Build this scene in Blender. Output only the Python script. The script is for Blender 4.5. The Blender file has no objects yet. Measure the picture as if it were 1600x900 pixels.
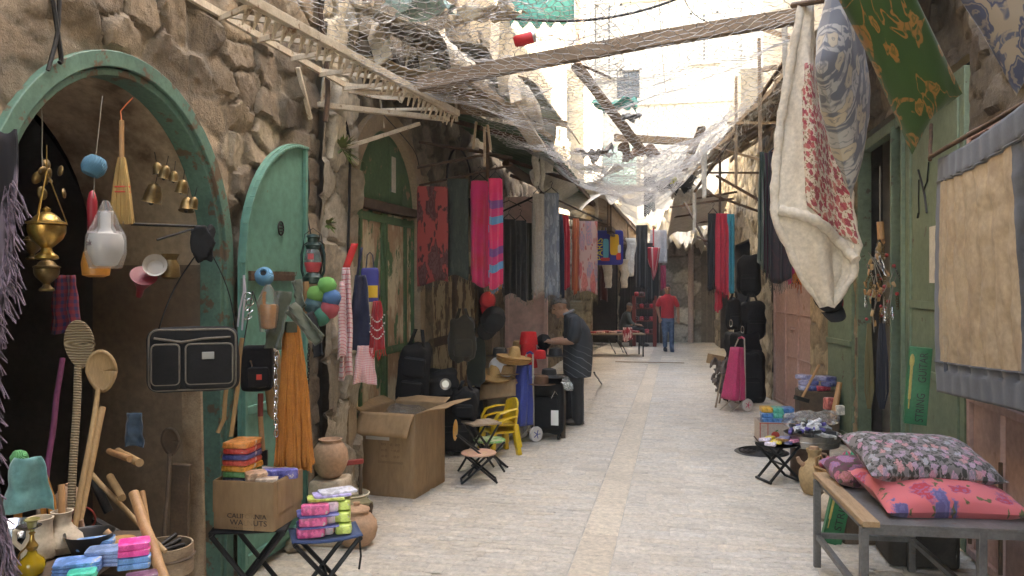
import bpy, bmesh, math, random
import numpy as np
from mathutils import Vector, Matrix, Euler, noise
R = math.radians
PI = math.pi
rnd = random.Random(7)
scene = bpy.context.scene
COL = scene.collection

# ------------------------------------------------------------------ camera, sky, sun, exposure
FPX, YAW, HC = 1244.0, R(11.9), 1.8
cam = bpy.data.cameras.new('camera')
cam.sensor_width = 36.0
cam.lens = 36.0 * FPX / 1600
cam.shift_y = -10 / 1600
cam.clip_start, cam.clip_end = 0.05, 2000
cam_o = bpy.data.objects.new('camera', cam)
COL.objects.link(cam_o)
cam_o.location = (0, 0, HC)
cam_o.rotation_euler = (R(90), 0, YAW)
scene.camera = cam_o

SUN_EL, SUN_AZ = R(50), R(62)          # azimuth measured clockwise from +Y (the street's direction)
world = bpy.data.worlds.new('World')
scene.world = world
world.use_nodes = True
wn = world.node_tree
bg = wn.nodes['Background']
sky = wn.nodes.new('ShaderNodeTexSky')
sky.sky_type = 'NISHITA'
sky.sun_disc = False
sky.sun_elevation = SUN_EL
sky.sun_rotation = SUN_AZ
sky.air_density, sky.dust_density, sky.ozone_density = 1.0, 3.5, 1.0
wn.links.new(sky.outputs['Color'], bg.inputs['Color'])
bg.inputs['Strength'].default_value = 0.15
sl = bpy.data.lights.new('sun', 'SUN')
sl.energy, sl.angle, sl.color = 4.0, R(0.5), (1.0, 0.94, 0.85)
so = bpy.data.objects.new('sun', sl)
COL.objects.link(so)
sdir = Vector((math.sin(SUN_AZ) * math.cos(SUN_EL), math.cos(SUN_AZ) * math.cos(SUN_EL), math.sin(SUN_EL)))
so.rotation_euler = (-sdir).to_track_quat('-Z', 'Y').to_euler()
so.location = sdir * 40
vs = scene.view_settings
scene.display_settings.display_device = 'sRGB'
vs.use_white_balance, vs.white_balance_temperature, vs.white_balance_tint = True, 7800, 8
vs.view_transform, vs.look, vs.exposure, vs.gamma, vs.use_curve_mapping = 'Standard', 'None', 4.12, 1.0, False
cy = scene.cycles
cy.max_bounces, cy.diffuse_bounces, cy.glossy_bounces, cy.transmission_bounces, cy.transparent_max_bounces = 8, 5, 3, 6, 12
cy.caustics_reflective = cy.caustics_refractive = False
cy.sample_clamp_indirect = 6.0
cy.use_denoising = True


def P(px, py, X=None, Y=None, Z=None, t=None):
    """A point of the street seen at a photograph position, given one of its coordinates (or its depth t)."""
    r, u = (px - 800) / FPX, (440 - py) / FPX
    c, s = math.cos(YAW), math.sin(YAW)
    d = Vector((-s + c * r, c + s * r, u))
    if X is not None: t = X / d.x
    elif Y is not None: t = Y / d.y
    elif Z is not None: t = (Z - HC) / d.z
    return Vector((0, 0, HC)) + d * t


# ------------------------------------------------------------------ mesh builder
def V(*a): return Vector(a)


def rotm(R_):
    if R_ is None: return Matrix.Identity(3)
    if isinstance(R_, (int, float)): return Matrix.Rotation(R_, 3, 'Z')
    if isinstance(R_, (tuple, list)): return Euler(R_).to_matrix()
    return R_


class MB:
    def __init__(s):
        s.v, s.f, s.mi, s.uv, s.has_uv = [], [], [], [], False
        s.col = None

    def add(s, vs_, fs, mi=0, uv=None, off=None, rot=None):
        b = len(s.v)
        if rot is not None or off is not None:
            m = rotm(rot); o = Vector(off) if off is not None else V(0, 0, 0)
            vs_ = [m @ Vector(p) + o for p in vs_]
        s.v += [tuple(p) for p in vs_]
        s.f += [tuple(i + b for i in f) for f in fs]
        s.mi += [mi] * len(fs)
        if uv is not None: s.has_uv = True
        s.uv += list(uv) if uv is not None else [(p[0], p[2]) for p in vs_]
        return s

    def box(s, c, size, rot=None, mi=0, taper=1.0):
        x, y, z = size[0] / 2, size[1] / 2, size[2] / 2
        k = taper
        vs_ = [(-x, -y, -z), (x, -y, -z), (x, y, -z), (-x, y, -z), (-x * k, -y * k, z), (x * k, -y * k, z), (x * k, y * k, z), (-x * k, y * k, z)]
        return s.add(vs_, [(0, 3, 2, 1), (4, 5, 6, 7), (0, 1, 5, 4), (1, 2, 6, 5), (2, 3, 7, 6), (3, 0, 4, 7)], mi, None, c, rot)

    def bar(s, p, q, w, h=None, mi=0, up=(0, 0, 1)):
        p, q = Vector(p), Vector(q); h = h or w
        d = (q - p).normalized(); u = Vector(up)
        if abs(d.dot(u)) > .95: u = V(0, 1, 0)
        sx = d.cross(u).normalized(); uz = sx.cross(d)
        vs_ = [e + sx * a * w / 2 + uz * b * h / 2 for e in (p, q) for a, b in ((-1, -1), (1, -1), (1, 1), (-1, 1))]
        return s.add(vs_, [(0, 1, 2, 3), (7, 6, 5, 4), (0, 4, 5, 1), (1, 5, 6, 2), (2, 6, 7, 3), (3, 7, 4, 0)], mi)

    def tube(s, pts, r, n=8, mi=0, cap=True, flat=1.0, closed=False):
        pts = [Vector(p) for p in pts]; m = len(pts)
        rr = r if isinstance(r, (list, tuple)) else [r] * m
        u = None; vs_ = []; fs = []
        for i, p in enumerate(pts):
            if closed: d = pts[(i + 1) % m] - pts[i - 1]
            else: d = (pts[min(i + 1, m - 1)] - pts[max(i - 1, 0)])
            d = d.normalized() if d.length > 1e-9 else V(0, 0, 1)
            if u is None:
                u = d.orthogonal().normalized() if abs(d.z) > .9 else d.cross(V(0, 0, 1)).normalized()
            u = (u - d * u.dot(d)); u = u.normalized() if u.length > 1e-6 else d.orthogonal().normalized()
            w = d.cross(u)
            for k in range(n):
                a = 2 * PI * k / n
                vs_.append(p + u * math.cos(a) * rr[i] + w * math.sin(a) * rr[i] * flat)
        for i in range(m if closed else m - 1):
            j = (i + 1) % m
            for k in range(n):
                k2 = (k + 1) % n
                fs.append((i * n + k, i * n + k2, j * n + k2, j * n + k))
        if cap and not closed:
            fs.append(tuple(range(n - 1, -1, -1))); fs.append(tuple((m - 1) * n + k for k in range(n)))
        return s.add(vs_, fs, mi)

    def lathe(s, prof, c=(0, 0, 0), n=24, rot=None, mi=0, sx=1, sy=1, wob=0, seed=0):
        vs_ = []; fs = []; uv = []
        for j, (r, z) in enumerate(prof):
            for k in range(n):
                a = 2 * PI * k / n
                q = r * (1 + wob * noise.noise((math.cos(a) * 1.5, math.sin(a) * 1.5, z * 9 + seed))) if wob else r
                vs_.append((math.cos(a) * q * sx, math.sin(a) * q * sy, z)); uv.append((k / n, j / (len(prof) - 1)))
        for j in range(len(prof) - 1):
            for k in range(n):
                k2 = (k + 1) % n
                fs.append((j * n + k, j * n + k2, (j + 1) * n + k2, (j + 1) * n + k))
        if prof[0][0] > 1e-4: fs.append(tuple(range(n - 1, -1, -1)))
        if prof[-1][0] > 1e-4: fs.append(tuple((len(prof) - 1) * n + k for k in range(n)))
        return s.add(vs_, fs, mi, uv, c, rot)

    def grid(s, fn, nu, nv, mi=0, flip=False):
        vs_ = []; fs = []; uv = []
        for j in range(nv + 1):
            for i in range(nu + 1):
                vs_.append(Vector(fn(i / nu, j / nv))); uv.append((i / nu, j / nv))
        for j in range(nv):
            for i in range(nu):
                a = j * (nu + 1) + i
                q = (a, a + 1, a + nu + 2, a + nu + 1)
                fs.append(q[::-1] if flip else q)
        return s.add(vs_, fs, mi, uv)

    def prism(s, pts, off, mi=0):
        pts = [Vector(p) for p in pts]; o = Vector(off); n = len(pts)
        vs_ = pts + [p + o for p in pts]
        fs = [tuple(range(n - 1, -1, -1)), tuple(range(n, 2 * n))] + [(i, (i + 1) % n, n + (i + 1) % n, n + i) for i in range(n)]
        return s.add(vs_, fs, mi)

    def ball(s, c, r, n=14, m=9, rot=None, mi=0, wob=0, seed=0, wf=2.0):
        r = (r, r, r) if isinstance(r, (int, float)) else r
        vs_ = []; fs = []; uv = []
        for j in range(m + 1):
            th = PI * j / m
            for k in range(n):
                a = 2 * PI * k / n
                d = V(math.sin(th) * math.cos(a), math.sin(th) * math.sin(a), -math.cos(th))
                q = 1 + (wob * noise.noise(d * wf + V(seed, seed * 1.7, 0)) if wob else 0)
                vs_.append((d.x * r[0] * q, d.y * r[1] * q, d.z * r[2] * q)); uv.append((k / n, j / m))
        for j in range(m):
            for k in range(n):
                k2 = (k + 1) % n
                fs.append((j * n + k, j * n + k2, (j + 1) * n + k2, (j + 1) * n + k))
        return s.add(vs_, fs, mi, uv, c, rot)

    def text(s, txt, size, off, rot, mi=0, depth=.001, sx=1.0, align='CENTER'):
        cu = bpy.data.curves.new('t', 'FONT'); cu.body = txt; cu.size = size; cu.extrude = depth
        cu.align_x = align; cu.align_y = 'CENTER'; cu.resolution_u = 3
        o = bpy.data.objects.new('t', cu)
        me = bpy.data.meshes.new_from_object(o)
        vs_ = [(p.co.x * sx, p.co.y, p.co.z) for p in me.vertices]; fs = [tuple(p.vertices) for p in me.polygons]
        bpy.data.objects.remove(o); bpy.data.curves.remove(cu); bpy.data.meshes.remove(me)
        return s.add(vs_, fs, mi, None, off, rot)

    def build(s, name, mats, parent=None, loc=(0, 0, 0), rot=(0, 0, 0), smooth=True, ang=38, bev=0, solid=0, sub=0, remesh=0, kind=None):
        me = bpy.data.meshes.new(name)
        me.from_pydata(s.v, [], s.f)
        mats = mats if isinstance(mats, (list, tuple)) else [mats]
        for m in mats: me.materials.append(m)
        if len(mats) > 1: me.polygons.foreach_set('material_index', s.mi)
        if s.has_uv:
            ul = me.uv_layers.new(name='UVMap')
            li = np.empty(len(me.loops), dtype=np.int32); me.loops.foreach_get('vertex_index', li)
            ul.data.foreach_set('uv', np.array([q[:2] for q in s.uv], dtype=np.float32)[li].ravel())
        if s.col is not None:
            ca = me.color_attributes.new('Col', 'FLOAT_COLOR', 'POINT')
            ca.data.foreach_set('color', np.asarray(s.col, dtype=np.float32).ravel())
        if smooth:
            me.polygons.foreach_set('use_smooth', [True] * len(me.polygons))
            if ang < 180: me.set_sharp_from_angle(angle=R(ang))
        me.validate(); me.update()
        o = bpy.data.objects.new(name, me)
        COL.objects.link(o)
        if parent: o.parent = parent
        o.location = loc; o.rotation_euler = rot if not isinstance(rot, (int, float)) else (0, 0, rot)
        if remesh:
            m = o.modifiers.new('r', 'REMESH'); m.mode = 'VOXEL'; m.voxel_size = remesh; m.use_smooth_shade = True
            m = o.modifiers.new('sm', 'SMOOTH'); m.factor = .5; m.iterations = 4
        if solid: m = o.modifiers.new('s', 'SOLIDIFY'); m.thickness = solid; m.offset = 0
        if sub: m = o.modifiers.new('u', 'SUBSURF'); m.levels = m.render_levels = sub
        if bev: m = o.modifiers.new('b', 'BEVEL'); m.width = bev; m.segments = 2; m.limit_method = 'ANGLE'; m.angle_limit = R(40)
        if kind: o['kind'] = kind
        return o

    def solo(s, name, mats, label, cat, loc=(0, 0, 0), rot=(0, 0, 0), group=None, **k):
        o = s.build(name, mats, None, loc, rot, **k)
        o['label'] = label; o['category'] = cat
        if group: o['group'] = group
        return o


def thing(name, label, cat, loc=(0, 0, 0), rz=0, group=None):
    o = bpy.data.objects.new(name, None); COL.objects.link(o)
    o.empty_display_size = .1
    o.location = loc; o.rotation_euler = (0, 0, rz) if isinstance(rz, (int, float)) else rz
    o['label'] = label; o['category'] = cat
    if group: o['group'] = group
    return o


def dup(root, loc, rz=None, label=None, scale=None):
    def cp(o, par):
        c = o.copy(); COL.objects.link(c)
        if par: c.parent = par
        for ch in list(o.children): cp(ch, c)
        return c
    c = cp(root, None); c.location = loc
    if rz is not None: c.rotation_euler = (0, 0, rz) if isinstance(rz, (int, float)) else rz
    if label: c['label'] = label
    if scale: c.scale = scale if not isinstance(scale, (int, float)) else (scale,) * 3
    return c


# ------------------------------------------------------------------ materials
class NT:
    def __init__(s, name):
        s.m = bpy.data.materials.new(name); s.m.use_nodes = True
        s.t = s.m.node_tree; s.b = s.t.nodes['Principled BSDF']
        s.tc = s.t.nodes.new('ShaderNodeTexCoord')

    def n(s, typ, **kw):
        o = s.t.nodes.new('ShaderNode' + typ)
        for k, v in kw.items():
            if k.startswith('i_'):
                key = k[2:].replace('_', ' ')
                o.inputs[key].default_value = v
            else: setattr(o, k, v)
        return o

    def l(s, a, b): s.t.links.new(a, b)

    def noise(s, scale, co=None, det=5, rough=.6, dist=0):
        o = s.n('TexNoise'); o.inputs['Scale'].default_value = scale; o.inputs['Detail'].default_value = det
        o.inputs['Roughness'].default_value = rough; o.inputs['Distortion'].default_value = dist
        s.l(co or s.tc.outputs['Object'], o.inputs['Vector']); return o.outputs['Fac']

    def ramp(s, fac, lo, hi, a=0.0, b=1.0):
        o = s.n('MapRange'); s.l(fac, o.inputs['Value'])
        o.inputs['From Min'].default_value, o.inputs['From Max'].default_value = lo, hi
        o.inputs['To Min'].default_value, o.inputs['To Max'].default_value = a, b
        return o.outputs['Result']

    def mix(s, fac, a, b, mode='MIX'):
        o = s.n('Mix', data_type='RGBA', blend_type=mode)
        if isinstance(fac, (int, float)): o.inputs['Factor'].default_value = fac
        else: s.l(fac, o.inputs['Factor'])
        for v, i in ((a, 6), (b, 7)):
            if isinstance(v, (tuple, list)): o.inputs[i].default_value = (*v[:3], 1)
            else: s.l(v, o.inputs[i])
        return o.outputs[2]

    def math(s, op, a, b=None, c=None):
        o = s.n('Math', operation=op)
        for v, i in ((a, 0), (b, 1), (c, 2)):
            if v is None: continue
            if isinstance(v, (int, float)): o.inputs[i].default_value = v
            else: s.l(v, o.inputs[i])
        return o.outputs[0]

    def mapping(s, src, sc=(1, 1, 1), loc=(0, 0, 0), rot=(0, 0, 0)):
        o = s.n('Mapping'); s.l(src, o.inputs['Vector'])
        o.inputs['Scale'].default_value = sc; o.inputs['Location'].default_value = loc; o.inputs['Rotation'].default_value = rot
        return o.outputs['Vector']

    def bump(s, h, strength=.3, dist=.01):
        o = s.n('Bump'); o.inputs['Strength'].default_value = strength; o.inputs['Distance'].default_value = dist
        s.l(h, o.inputs['Height']); s.l(o.outputs['Normal'], s.b.inputs['Normal'])

    def done(s, col=None, rough=.8, metal=0, **kw):
        if col is not None:
            if isinstance(col, (tuple, list)): s.b.inputs['Base Color'].default_value = (*col[:3], 1)
            else: s.l(col, s.b.inputs['Base Color'])
        if isinstance(rough, (int, float)): s.b.inputs['Roughness'].default_value = rough
        else: s.l(rough, s.b.inputs['Roughness'])
        s.b.inputs['Metallic'].default_value = metal
        for k, v in kw.items(): s.b.inputs[k.replace('_', ' ')].default_value = v
        return s.m


def mat(name, c1, c2=None, sc=6, lo=.35, hi=.65, rough=.8, metal=0, bump=0, bsc=50, c3=None, sc3=3, lo3=.58, hi3=.64, stretch=None, var=0.0, **kw):
    n = NT(name)
    co = n.tc.outputs['Object']
    if stretch: co = n.mapping(co, stretch)
    c2 = c2 or tuple(x * .72 for x in c1)
    f = n.ramp(n.noise(sc, co), lo, hi)
    col = n.mix(f, c1, c2)
    fine = n.ramp(n.noise(sc * 9, co, 3), .3, .7, .82, 1.12)
    g = n.n('CombineColor'); [n.l(fine, g.inputs[i]) for i in range(3)]
    col = n.mix(1.0, col, g.outputs[0], 'MULTIPLY')
    if c3 is not None:
        f3 = n.ramp(n.noise(sc3, co, 8, .65), lo3, hi3)
        col = n.mix(f3, col, c3)
    if var:
        oi = n.n('ObjectInfo'); hv = n.n('HueSaturation')
        n.l(n.ramp(oi.outputs['Random'], 0, 1, 1 - var, 1 + var), hv.inputs['Value']); n.l(col, hv.inputs['Color'])
        col = hv.outputs[0]
    if bump: n.bump(n.noise(bsc, co, 6), bump, .01)
    return n.done(col, rough, metal, **kw)


def cloth(name, c, c2=None, rough=.9, weave=400, bump=.15, sheen=.2, sc=5, **kw):
    """Woven cloth: thread bump and a faint unevenness of the dye."""
    return mat(name, c, c2 or tuple(x * .8 for x in c), sc=sc, rough=rough, bump=bump, bsc=weave, Sheen_Weight=sheen, **kw)


def stripes(name, cols, scale, axis=0, rough=.9, cross=None):
    """Woven stripes along one UV axis, optionally crossed by a second set (a check)."""
    n = NT(name); uv = n.n('SeparateXYZ'); n.l(n.tc.outputs['UV'], uv.inputs[0])
    def band(src, cs, k):
        cr = n.n('ValToRGB'); cr.color_ramp.interpolation = 'CONSTANT'
        e = cr.color_ramp.elements
        while len(e) > 1: e.remove(e[-1])
        e[0].position = 0; e[0].color = (*cs[0], 1)
        for i in range(1, len(cs)):
            q = e.new(i / len(cs)); q.color = (*cs[i], 1)
        fr = n.math('FRACT', n.math('MULTIPLY', src, k)); n.l(fr, cr.inputs[0]); return cr.outputs[0]
    c = band(uv.outputs[axis], cols, scale)
    if cross: c = n.mix(.5, c, band(uv.outputs[1 - axis], cross[0], cross[1]))
    n.bump(n.noise(300), .15, .005)
    return n.done(c, rough, Sheen_Weight=.2)


def floral(name, bgc, flowers, leaf=(.05, .12, .05), scale=(6, 6), cover=.42, leafcover=.3, warp=.08, fine=None, rough=.9):
    """Printed flowers: petal-edged blooms of several dyes scattered over leaves on a ground colour (UV space)."""
    n = NT(name)
    co = n.mapping(n.tc.outputs['UV'], (scale[0], scale[1], 1))
    nz = n.n('TexNoise'); nz.inputs['Scale'].default_value = 2.2; nz.inputs['Detail'].default_value = 4; n.l(co, nz.inputs['Vector'])
    off = n.n('VectorMath', operation='SCALE'); n.l(nz.outputs['Color'], off.inputs[0]); off.inputs['Scale'].default_value = warp * 8
    cw = n.n('VectorMath', operation='ADD'); n.l(co, cw.inputs[0]); n.l(off.outputs[0], cw.inputs[1])
    cw = cw.outputs[0]
    v2 = n.n('TexVoronoi', voronoi_dimensions='2D'); v2.inputs['Scale'].default_value = 2.1; n.l(cw, v2.inputs['Vector'])
    lf = n.ramp(v2.outputs['Distance'], leafcover, leafcover - .06)
    c = n.mix(lf, bgc, leaf)
    v = n.n('TexVoronoi', voronoi_dimensions='2D'); v.inputs['Scale'].default_value = 1.0; n.l(cw, v.inputs['Vector'])
    cr = n.n('ValToRGB'); cr.color_ramp.interpolation = 'CONSTANT'; e = cr.color_ramp.elements
    while len(e) > 1: e.remove(e[-1])
    e[0].color = (*flowers[0], 1)
    for i in range(1, len(flowers)): q = e.new(i / len(flowers)); q.color = (*flowers[i], 1)
    sp = n.n('SeparateColor'); n.l(v.outputs['Color'], sp.inputs[0]); n.l(sp.outputs[0], cr.inputs[0])
    d = n.math('ADD', v.outputs['Distance'], n.math('MULTIPLY', n.math('SUBTRACT', n.noise(5, co, 3), .5), .45))
    pet = n.math('SINE', n.math('MULTIPLY', d, 34))
    fc = n.mix(n.ramp(pet, -.3, .9, 0, .5), cr.outputs[0], tuple(min(1, x * 1.6 + .05) for x in flowers[0]))
    c = n.mix(n.ramp(d, cover, cover - .05), c, fc)
    n.bump(n.noise(260), .12, .005)
    return n.done(c, rough, Sheen_Weight=.15)


def vines(name, bgc, vine, bloom, scale=(3, 3), width=.03, cover=.25, rough=.75):
    """Damask print: scrolling stems with blooms."""
    n = NT(name)
    co = n.mapping(n.tc.outputs['UV'], (scale[0], scale[1], 1))
    a = n.noise(1.1, co, 2, .5, 1.2)
    ln = n.ramp(n.math('ABSOLUTE', n.math('SUBTRACT', a, .5)), width, width * .6)
    c = n.mix(ln, bgc, vine)
    nz = n.n('TexNoise'); nz.inputs['Scale'].default_value = 3.0; nz.inputs['Detail'].default_value = 3; n.l(co, nz.inputs['Vector'])
    off = n.n('VectorMath', operation='SCALE'); n.l(nz.outputs['Color'], off.inputs[0]); off.inputs['Scale'].default_value = .55
    cw = n.n('VectorMath', operation='ADD'); n.l(co, cw.inputs[0]); n.l(off.outputs[0], cw.inputs[1])
    v = n.n('TexVoronoi', voronoi_dimensions='2D'); v.inputs['Scale'].default_value = 1.5; n.l(cw.outputs[0], v.inputs['Vector'])
    d = v.outputs['Distance']
    c = n.mix(n.ramp(d, cover, cover - .03), c, bloom)
    c = n.mix(n.ramp(n.math('SINE', n.math('MULTIPLY', d, 26)), .5, .9, 0, .6), c, bgc)
    n.bump(n.noise(260), .12, .005)
    return n.done(c, rough, Sheen_Weight=.2)

# ------------------------------------------------------------------ shared materials
M = {}
def stone_mat(name, rough=.9, dirt=(.10, .085, .065), dlo=.54, dhi=.72, bump=.9):
    n = NT(name)
    at = n.n('VertexColor', layer_name='Col')
    co = n.tc.outputs['Object']
    f = n.ramp(n.noise(14, co, 8, .7), .3, .72, .62, 1.3)
    g = n.n('CombineColor'); [n.l(f, g.inputs[i]) for i in range(3)]
    c = n.mix(1.0, at.outputs['Color'], g.outputs[0], 'MULTIPLY')
    c = n.mix(n.ramp(n.noise(2.3, co, 9, .72), dlo, dhi, 0, .5), c, dirt)
    c = n.mix(n.ramp(n.noise(5.5, co, 9, .7, .6), .62, .74, 0, .5), c, (.5, .45, .36))
    n.bump(n.math('ADD', n.noise(45, co, 8, .7), n.math('MULTIPLY', n.noise(160, co, 4), .4)), bump, .02)
    return n.done(c, rough)

M['stone'] = stone_mat('rubble_stone')
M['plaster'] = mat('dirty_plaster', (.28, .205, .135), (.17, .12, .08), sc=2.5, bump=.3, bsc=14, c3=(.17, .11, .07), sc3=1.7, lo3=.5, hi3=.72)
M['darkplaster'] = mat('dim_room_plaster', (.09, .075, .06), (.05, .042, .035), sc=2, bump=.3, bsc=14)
M['cream'] = mat('cream_render', (.52, .49, .43), (.45, .42, .36), sc=.6, bump=.2, bsc=9, c3=(.55, .47, .34), sc3=.8, lo3=.56, hi3=.8)
M['upper'] = mat('weathered_render', (.42, .36, .27), (.33, .28, .21), sc=.8, bump=.3, bsc=9)
M['teal'] = mat('worn_teal_paint', (.125, .29, .22), (.10, .24, .185), sc=2, rough=.55, bump=.08, bsc=30, c3=(.16, .12, .07), sc3=7, lo3=.66, hi3=.69)
M['tealdark'] = mat('rusted_teal_paint', (.115, .22, .165), (.08, .16, .12), sc=5, rough=.6, bump=.15, bsc=40, c3=(.13, .085, .05), sc3=9, lo3=.55, hi3=.6)
M['green'] = mat('worn_green_paint', (.085, .165, .075), (.065, .13, .06), sc=3, rough=.65, bump=.12, bsc=30, c3=(.30, .20, .13), sc3=4, lo3=.6, hi3=.63)
M['peel'] = mat('peeling_cream_paint', (.54, .46, .30), (.42, .33, .20), sc=3, rough=.8, bump=.3, bsc=25, c3=(.13, .085, .05), sc3=5, lo3=.5, hi3=.53, stretch=(1, 1, .55))
M['peelgreen'] = mat('peeling_green_door_paint', (.64, .55, .38), (.42, .28, .18), sc=4, lo=.45, hi=.55, rough=.8, bump=.3, bsc=25, c3=(.085, .165, .075), sc3=2.6, lo3=.55, hi3=.57, stretch=(1, 1, .5))
M['sage'] = mat('worn_sage_green_paint', (.175, .23, .15), (.135, .18, .118), sc=2.5, rough=.6, bump=.1, bsc=30, c3=(.10, .08, .05), sc3=7, lo3=.63, hi3=.67)
M['pink'] = mat('worn_pink_paint', (.50, .33, .29), (.43, .28, .245), sc=2.2, rough=.6, bump=.08, bsc=25, c3=(.30, .17, .12), sc3=6, lo3=.62, hi3=.7)
M['palepink'] = mat('pale_pink_paint', (.74, .54, .52), (.68, .48, .47), sc=1.2, rough=.6, bump=.08, bsc=25)
M['rust'] = mat('rusty_iron', (.13, .075, .045), (.07, .045, .032), sc=14, rough=.75, metal=.3, bump=.25, bsc=90)
M['iron'] = mat('dark_iron', (.045, .042, .04), (.025, .024, .024), sc=20, rough=.5, metal=.6)
M['whitemetal'] = mat('old_cream_painted_steel', (.62, .54, .42), (.48, .39, .28), sc=9, rough=.6, bump=.12, bsc=60, c3=(.20, .11, .06), sc3=13, lo3=.58, hi3=.66)
M['tin'] = mat('corrugated_tin', (.50, .45, .36), (.36, .31, .24), sc=4, rough=.6, metal=.25, bump=.1, bsc=40, c3=(.22, .13, .08), sc3=4, lo3=.55, hi3=.68)
M['greentin'] = mat('green_painted_tin', (.10, .17, .085), (.07, .125, .06), sc=4, rough=.6, c3=(.16, .10, .06), sc3=6, lo3=.62, hi3=.7)
M['wood'] = mat('weathered_wood', (.36, .27, .18), (.24, .17, .11), sc=5, rough=.8, bump=.3, bsc=40, stretch=(3, .35, 3))
M['plank'] = mat('grey_brown_plank', (.30, .22, .155), (.19, .135, .09), sc=7, rough=.85, bump=.35, bsc=50, stretch=(.4, 3, 3))
M['darkwood'] = mat('dark_wood', (.12, .08, .05), (.075, .05, .032), sc=9, rough=.75, bump=.2, bsc=60)
M['board'] = mat('sun_bleached_board', (.60, .51, .38), (.46, .37, .26), sc=6, rough=.85, bump=.2, bsc=50, c3=(.28, .18, .10), sc3=5, lo3=.6, hi3=.7)
M['glass'] = NT('dark_window_glass').done((.03, .035, .04), .12)
M['shutter'] = mat('pale_teal_shutter', (.42, .58, .55), (.36, .50, .48), sc=4, rough=.6)
M['paper'] = mat('old_paper_notice', (.62, .58, .50), (.52, .48, .40), sc=20, rough=.9)

# ------------------------------------------------------------------ ground and paving
gm = mat('packed_earth', (.30, .27, .22), sc=1.2, bump=.2)
mb = MB(); mb.grid(lambda u, v: (-150 + 300 * u, -150 + 300 * v, -.09), 12, 12)
mb.build('ground', gm, kind='structure')

def right_x(y):                                  # the right-hand frontage narrows towards the far end
    if y < 8.9: return 1.85
    if y < 12.6: return 1.85 - .131 * (y - 8.9)
    if y < 13.6: return 1.365 - .2 * (y - 12.6)
    return 1.165 - .016 * (y - 13.6)

S0, S1 = -.68, -.43
n = NT('worn_paving_stone')
at = n.n('VertexColor', layer_name='Col'); co = n.tc.outputs['Object']
f = n.ramp(n.noise(22, co, 8, .75), .3, .75, .66, 1.25)
g = n.n('CombineColor'); [n.l(f, g.inputs[i]) for i in range(3)]
c = n.mix(1.0, at.outputs['Color'], g.outputs[0], 'MULTIPLY')
c = n.mix(n.ramp(n.noise(.9, co, 6, .6), .52, .75, 0, .45), c, (.33, .28, .21))
c = n.mix(n.ramp(n.noise(60, n.mapping(co, (.35, 1, 1)), 4, .7), .58, .68, 0, .7), c, (.27, .24, .20))
n.bump(n.math('ADD', n.noise(26, n.mapping(co, (.5, 1, 1)), 8, .75), n.math('MULTIPLY', n.noise(120, co, 3), .3)), .8, .02)
M['paving'] = n.done(c, n.ramp(n.noise(8, co), .3, .7, .5, .75))

def paving():
    mb = MB(); cols = []
    r = random.Random(3)
    N3 = noise.noise
    def sett(x0, x1, y0, y1, base):
        h = r.gauss(0, .0022); tx, ty = r.gauss(0, .008), r.gauss(0, .02); k = r.gauss(1, .045); w = r.gauss(0, .012)
        cc = (base[0] * k * (1 + w), base[1] * k, base[2] * k * (1 - w * 1.6), 1); xm, ym = (x0 + x1) / 2, (y0 + y1) / 2
        fx = (0, .08, .36, .64, .92, 1); fy = (0, .13, .5, .87, 1); vs_ = []
        for b in fy:
            for a in fx:
                x, y = x0 + (x1 - x0) * a, y0 + (y1 - y0) * b
                y += .007 * N3((x * 3, y0 if b < .5 else y1, 4.)) * (b in (0, 1)) + .004 * N3((x * 19, y * 9, 7.))
                e = (-.011 if b in (0, 1) else 0) + (-.0035 if a in (0, 1) else 0)
                vs_.append((x, y, h + (x - xm) * tx + (y - ym) * ty + e + .0045 * N3((x * 11, y * 31, 1.)) + .003 * N3((x * 31, y * 60, 3.))))
        mb.add(vs_, [(q * 6 + p, q * 6 + p + 1, q * 6 + p + 7, q * 6 + p + 6) for q in range(4) for p in range(5)]); cols.extend([cc] * 30)
    y = -4.0
    while y < 24.2:
        d = r.uniform(.07, .115) if y < 14 else r.uniform(.11, .16)
        for xa, xb in ((-2.75, S0 - .006), (S1 + .006, right_x(y) + .12)):
            x = xa
            while x < xb - .01:
                w = r.uniform(.11, .26) if y < 14 else r.uniform(.2, .4)
                if xb - x - w < .1: w = xb - x
                sett(x + .001, x + w - .001, y + .001, y + d - .001, (.66, .592, .495))
                x += w
        y += d
    mb.col = cols
    mb.build('street_paving', M['paving'], smooth=True, ang=180, kind='structure')
    mb = MB(); cols = []; y = -4.0
    while y < 17.2:
        d = r.uniform(.7, 1.1); k = r.gauss(1, .05)
        nx, ny = 4, 8; b0 = len(mb.v)
        def fn(u, v):
            ex = min(u, 1 - u) * (S1 - S0); ey = min(v, 1 - v) * d
            e = max(0, 1 - min(ex, ey) / .012)
            return (S0 + .002 + (S1 - S0 - .004) * u, y + .001 + (d - .002) * v, -.004 - .008 * e - .004 * math.sin(PI * u) + .003 * noise.noise((u, y + v * d * 3, 2)))
        us = [0, .06, .5, .94, 1]; vs2 = [0, .015, .25, .5, .75, .985, 1]
        mb.grid(lambda u, v: fn(us[round(u * 4)], vs2[round(v * 6)]), 4, 6)
        cols.extend([(.70 * k, .60 * k, .465 * k, 1)] * (len(mb.v) - b0))
        y += d
    mb.col = cols
    mb.build('gutter_path', M['paving'], smooth=True, ang=50, kind='structure')
    mb = MB(); mb.grid(lambda u, v: (-2.75 + 5 * u, -4 + 28.5 * v, -.014), 2, 8)
    mb.build('mortar_bed', mat('grey_mortar', (.60, .55, .47), sc=8), kind='structure')
paving()

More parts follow.
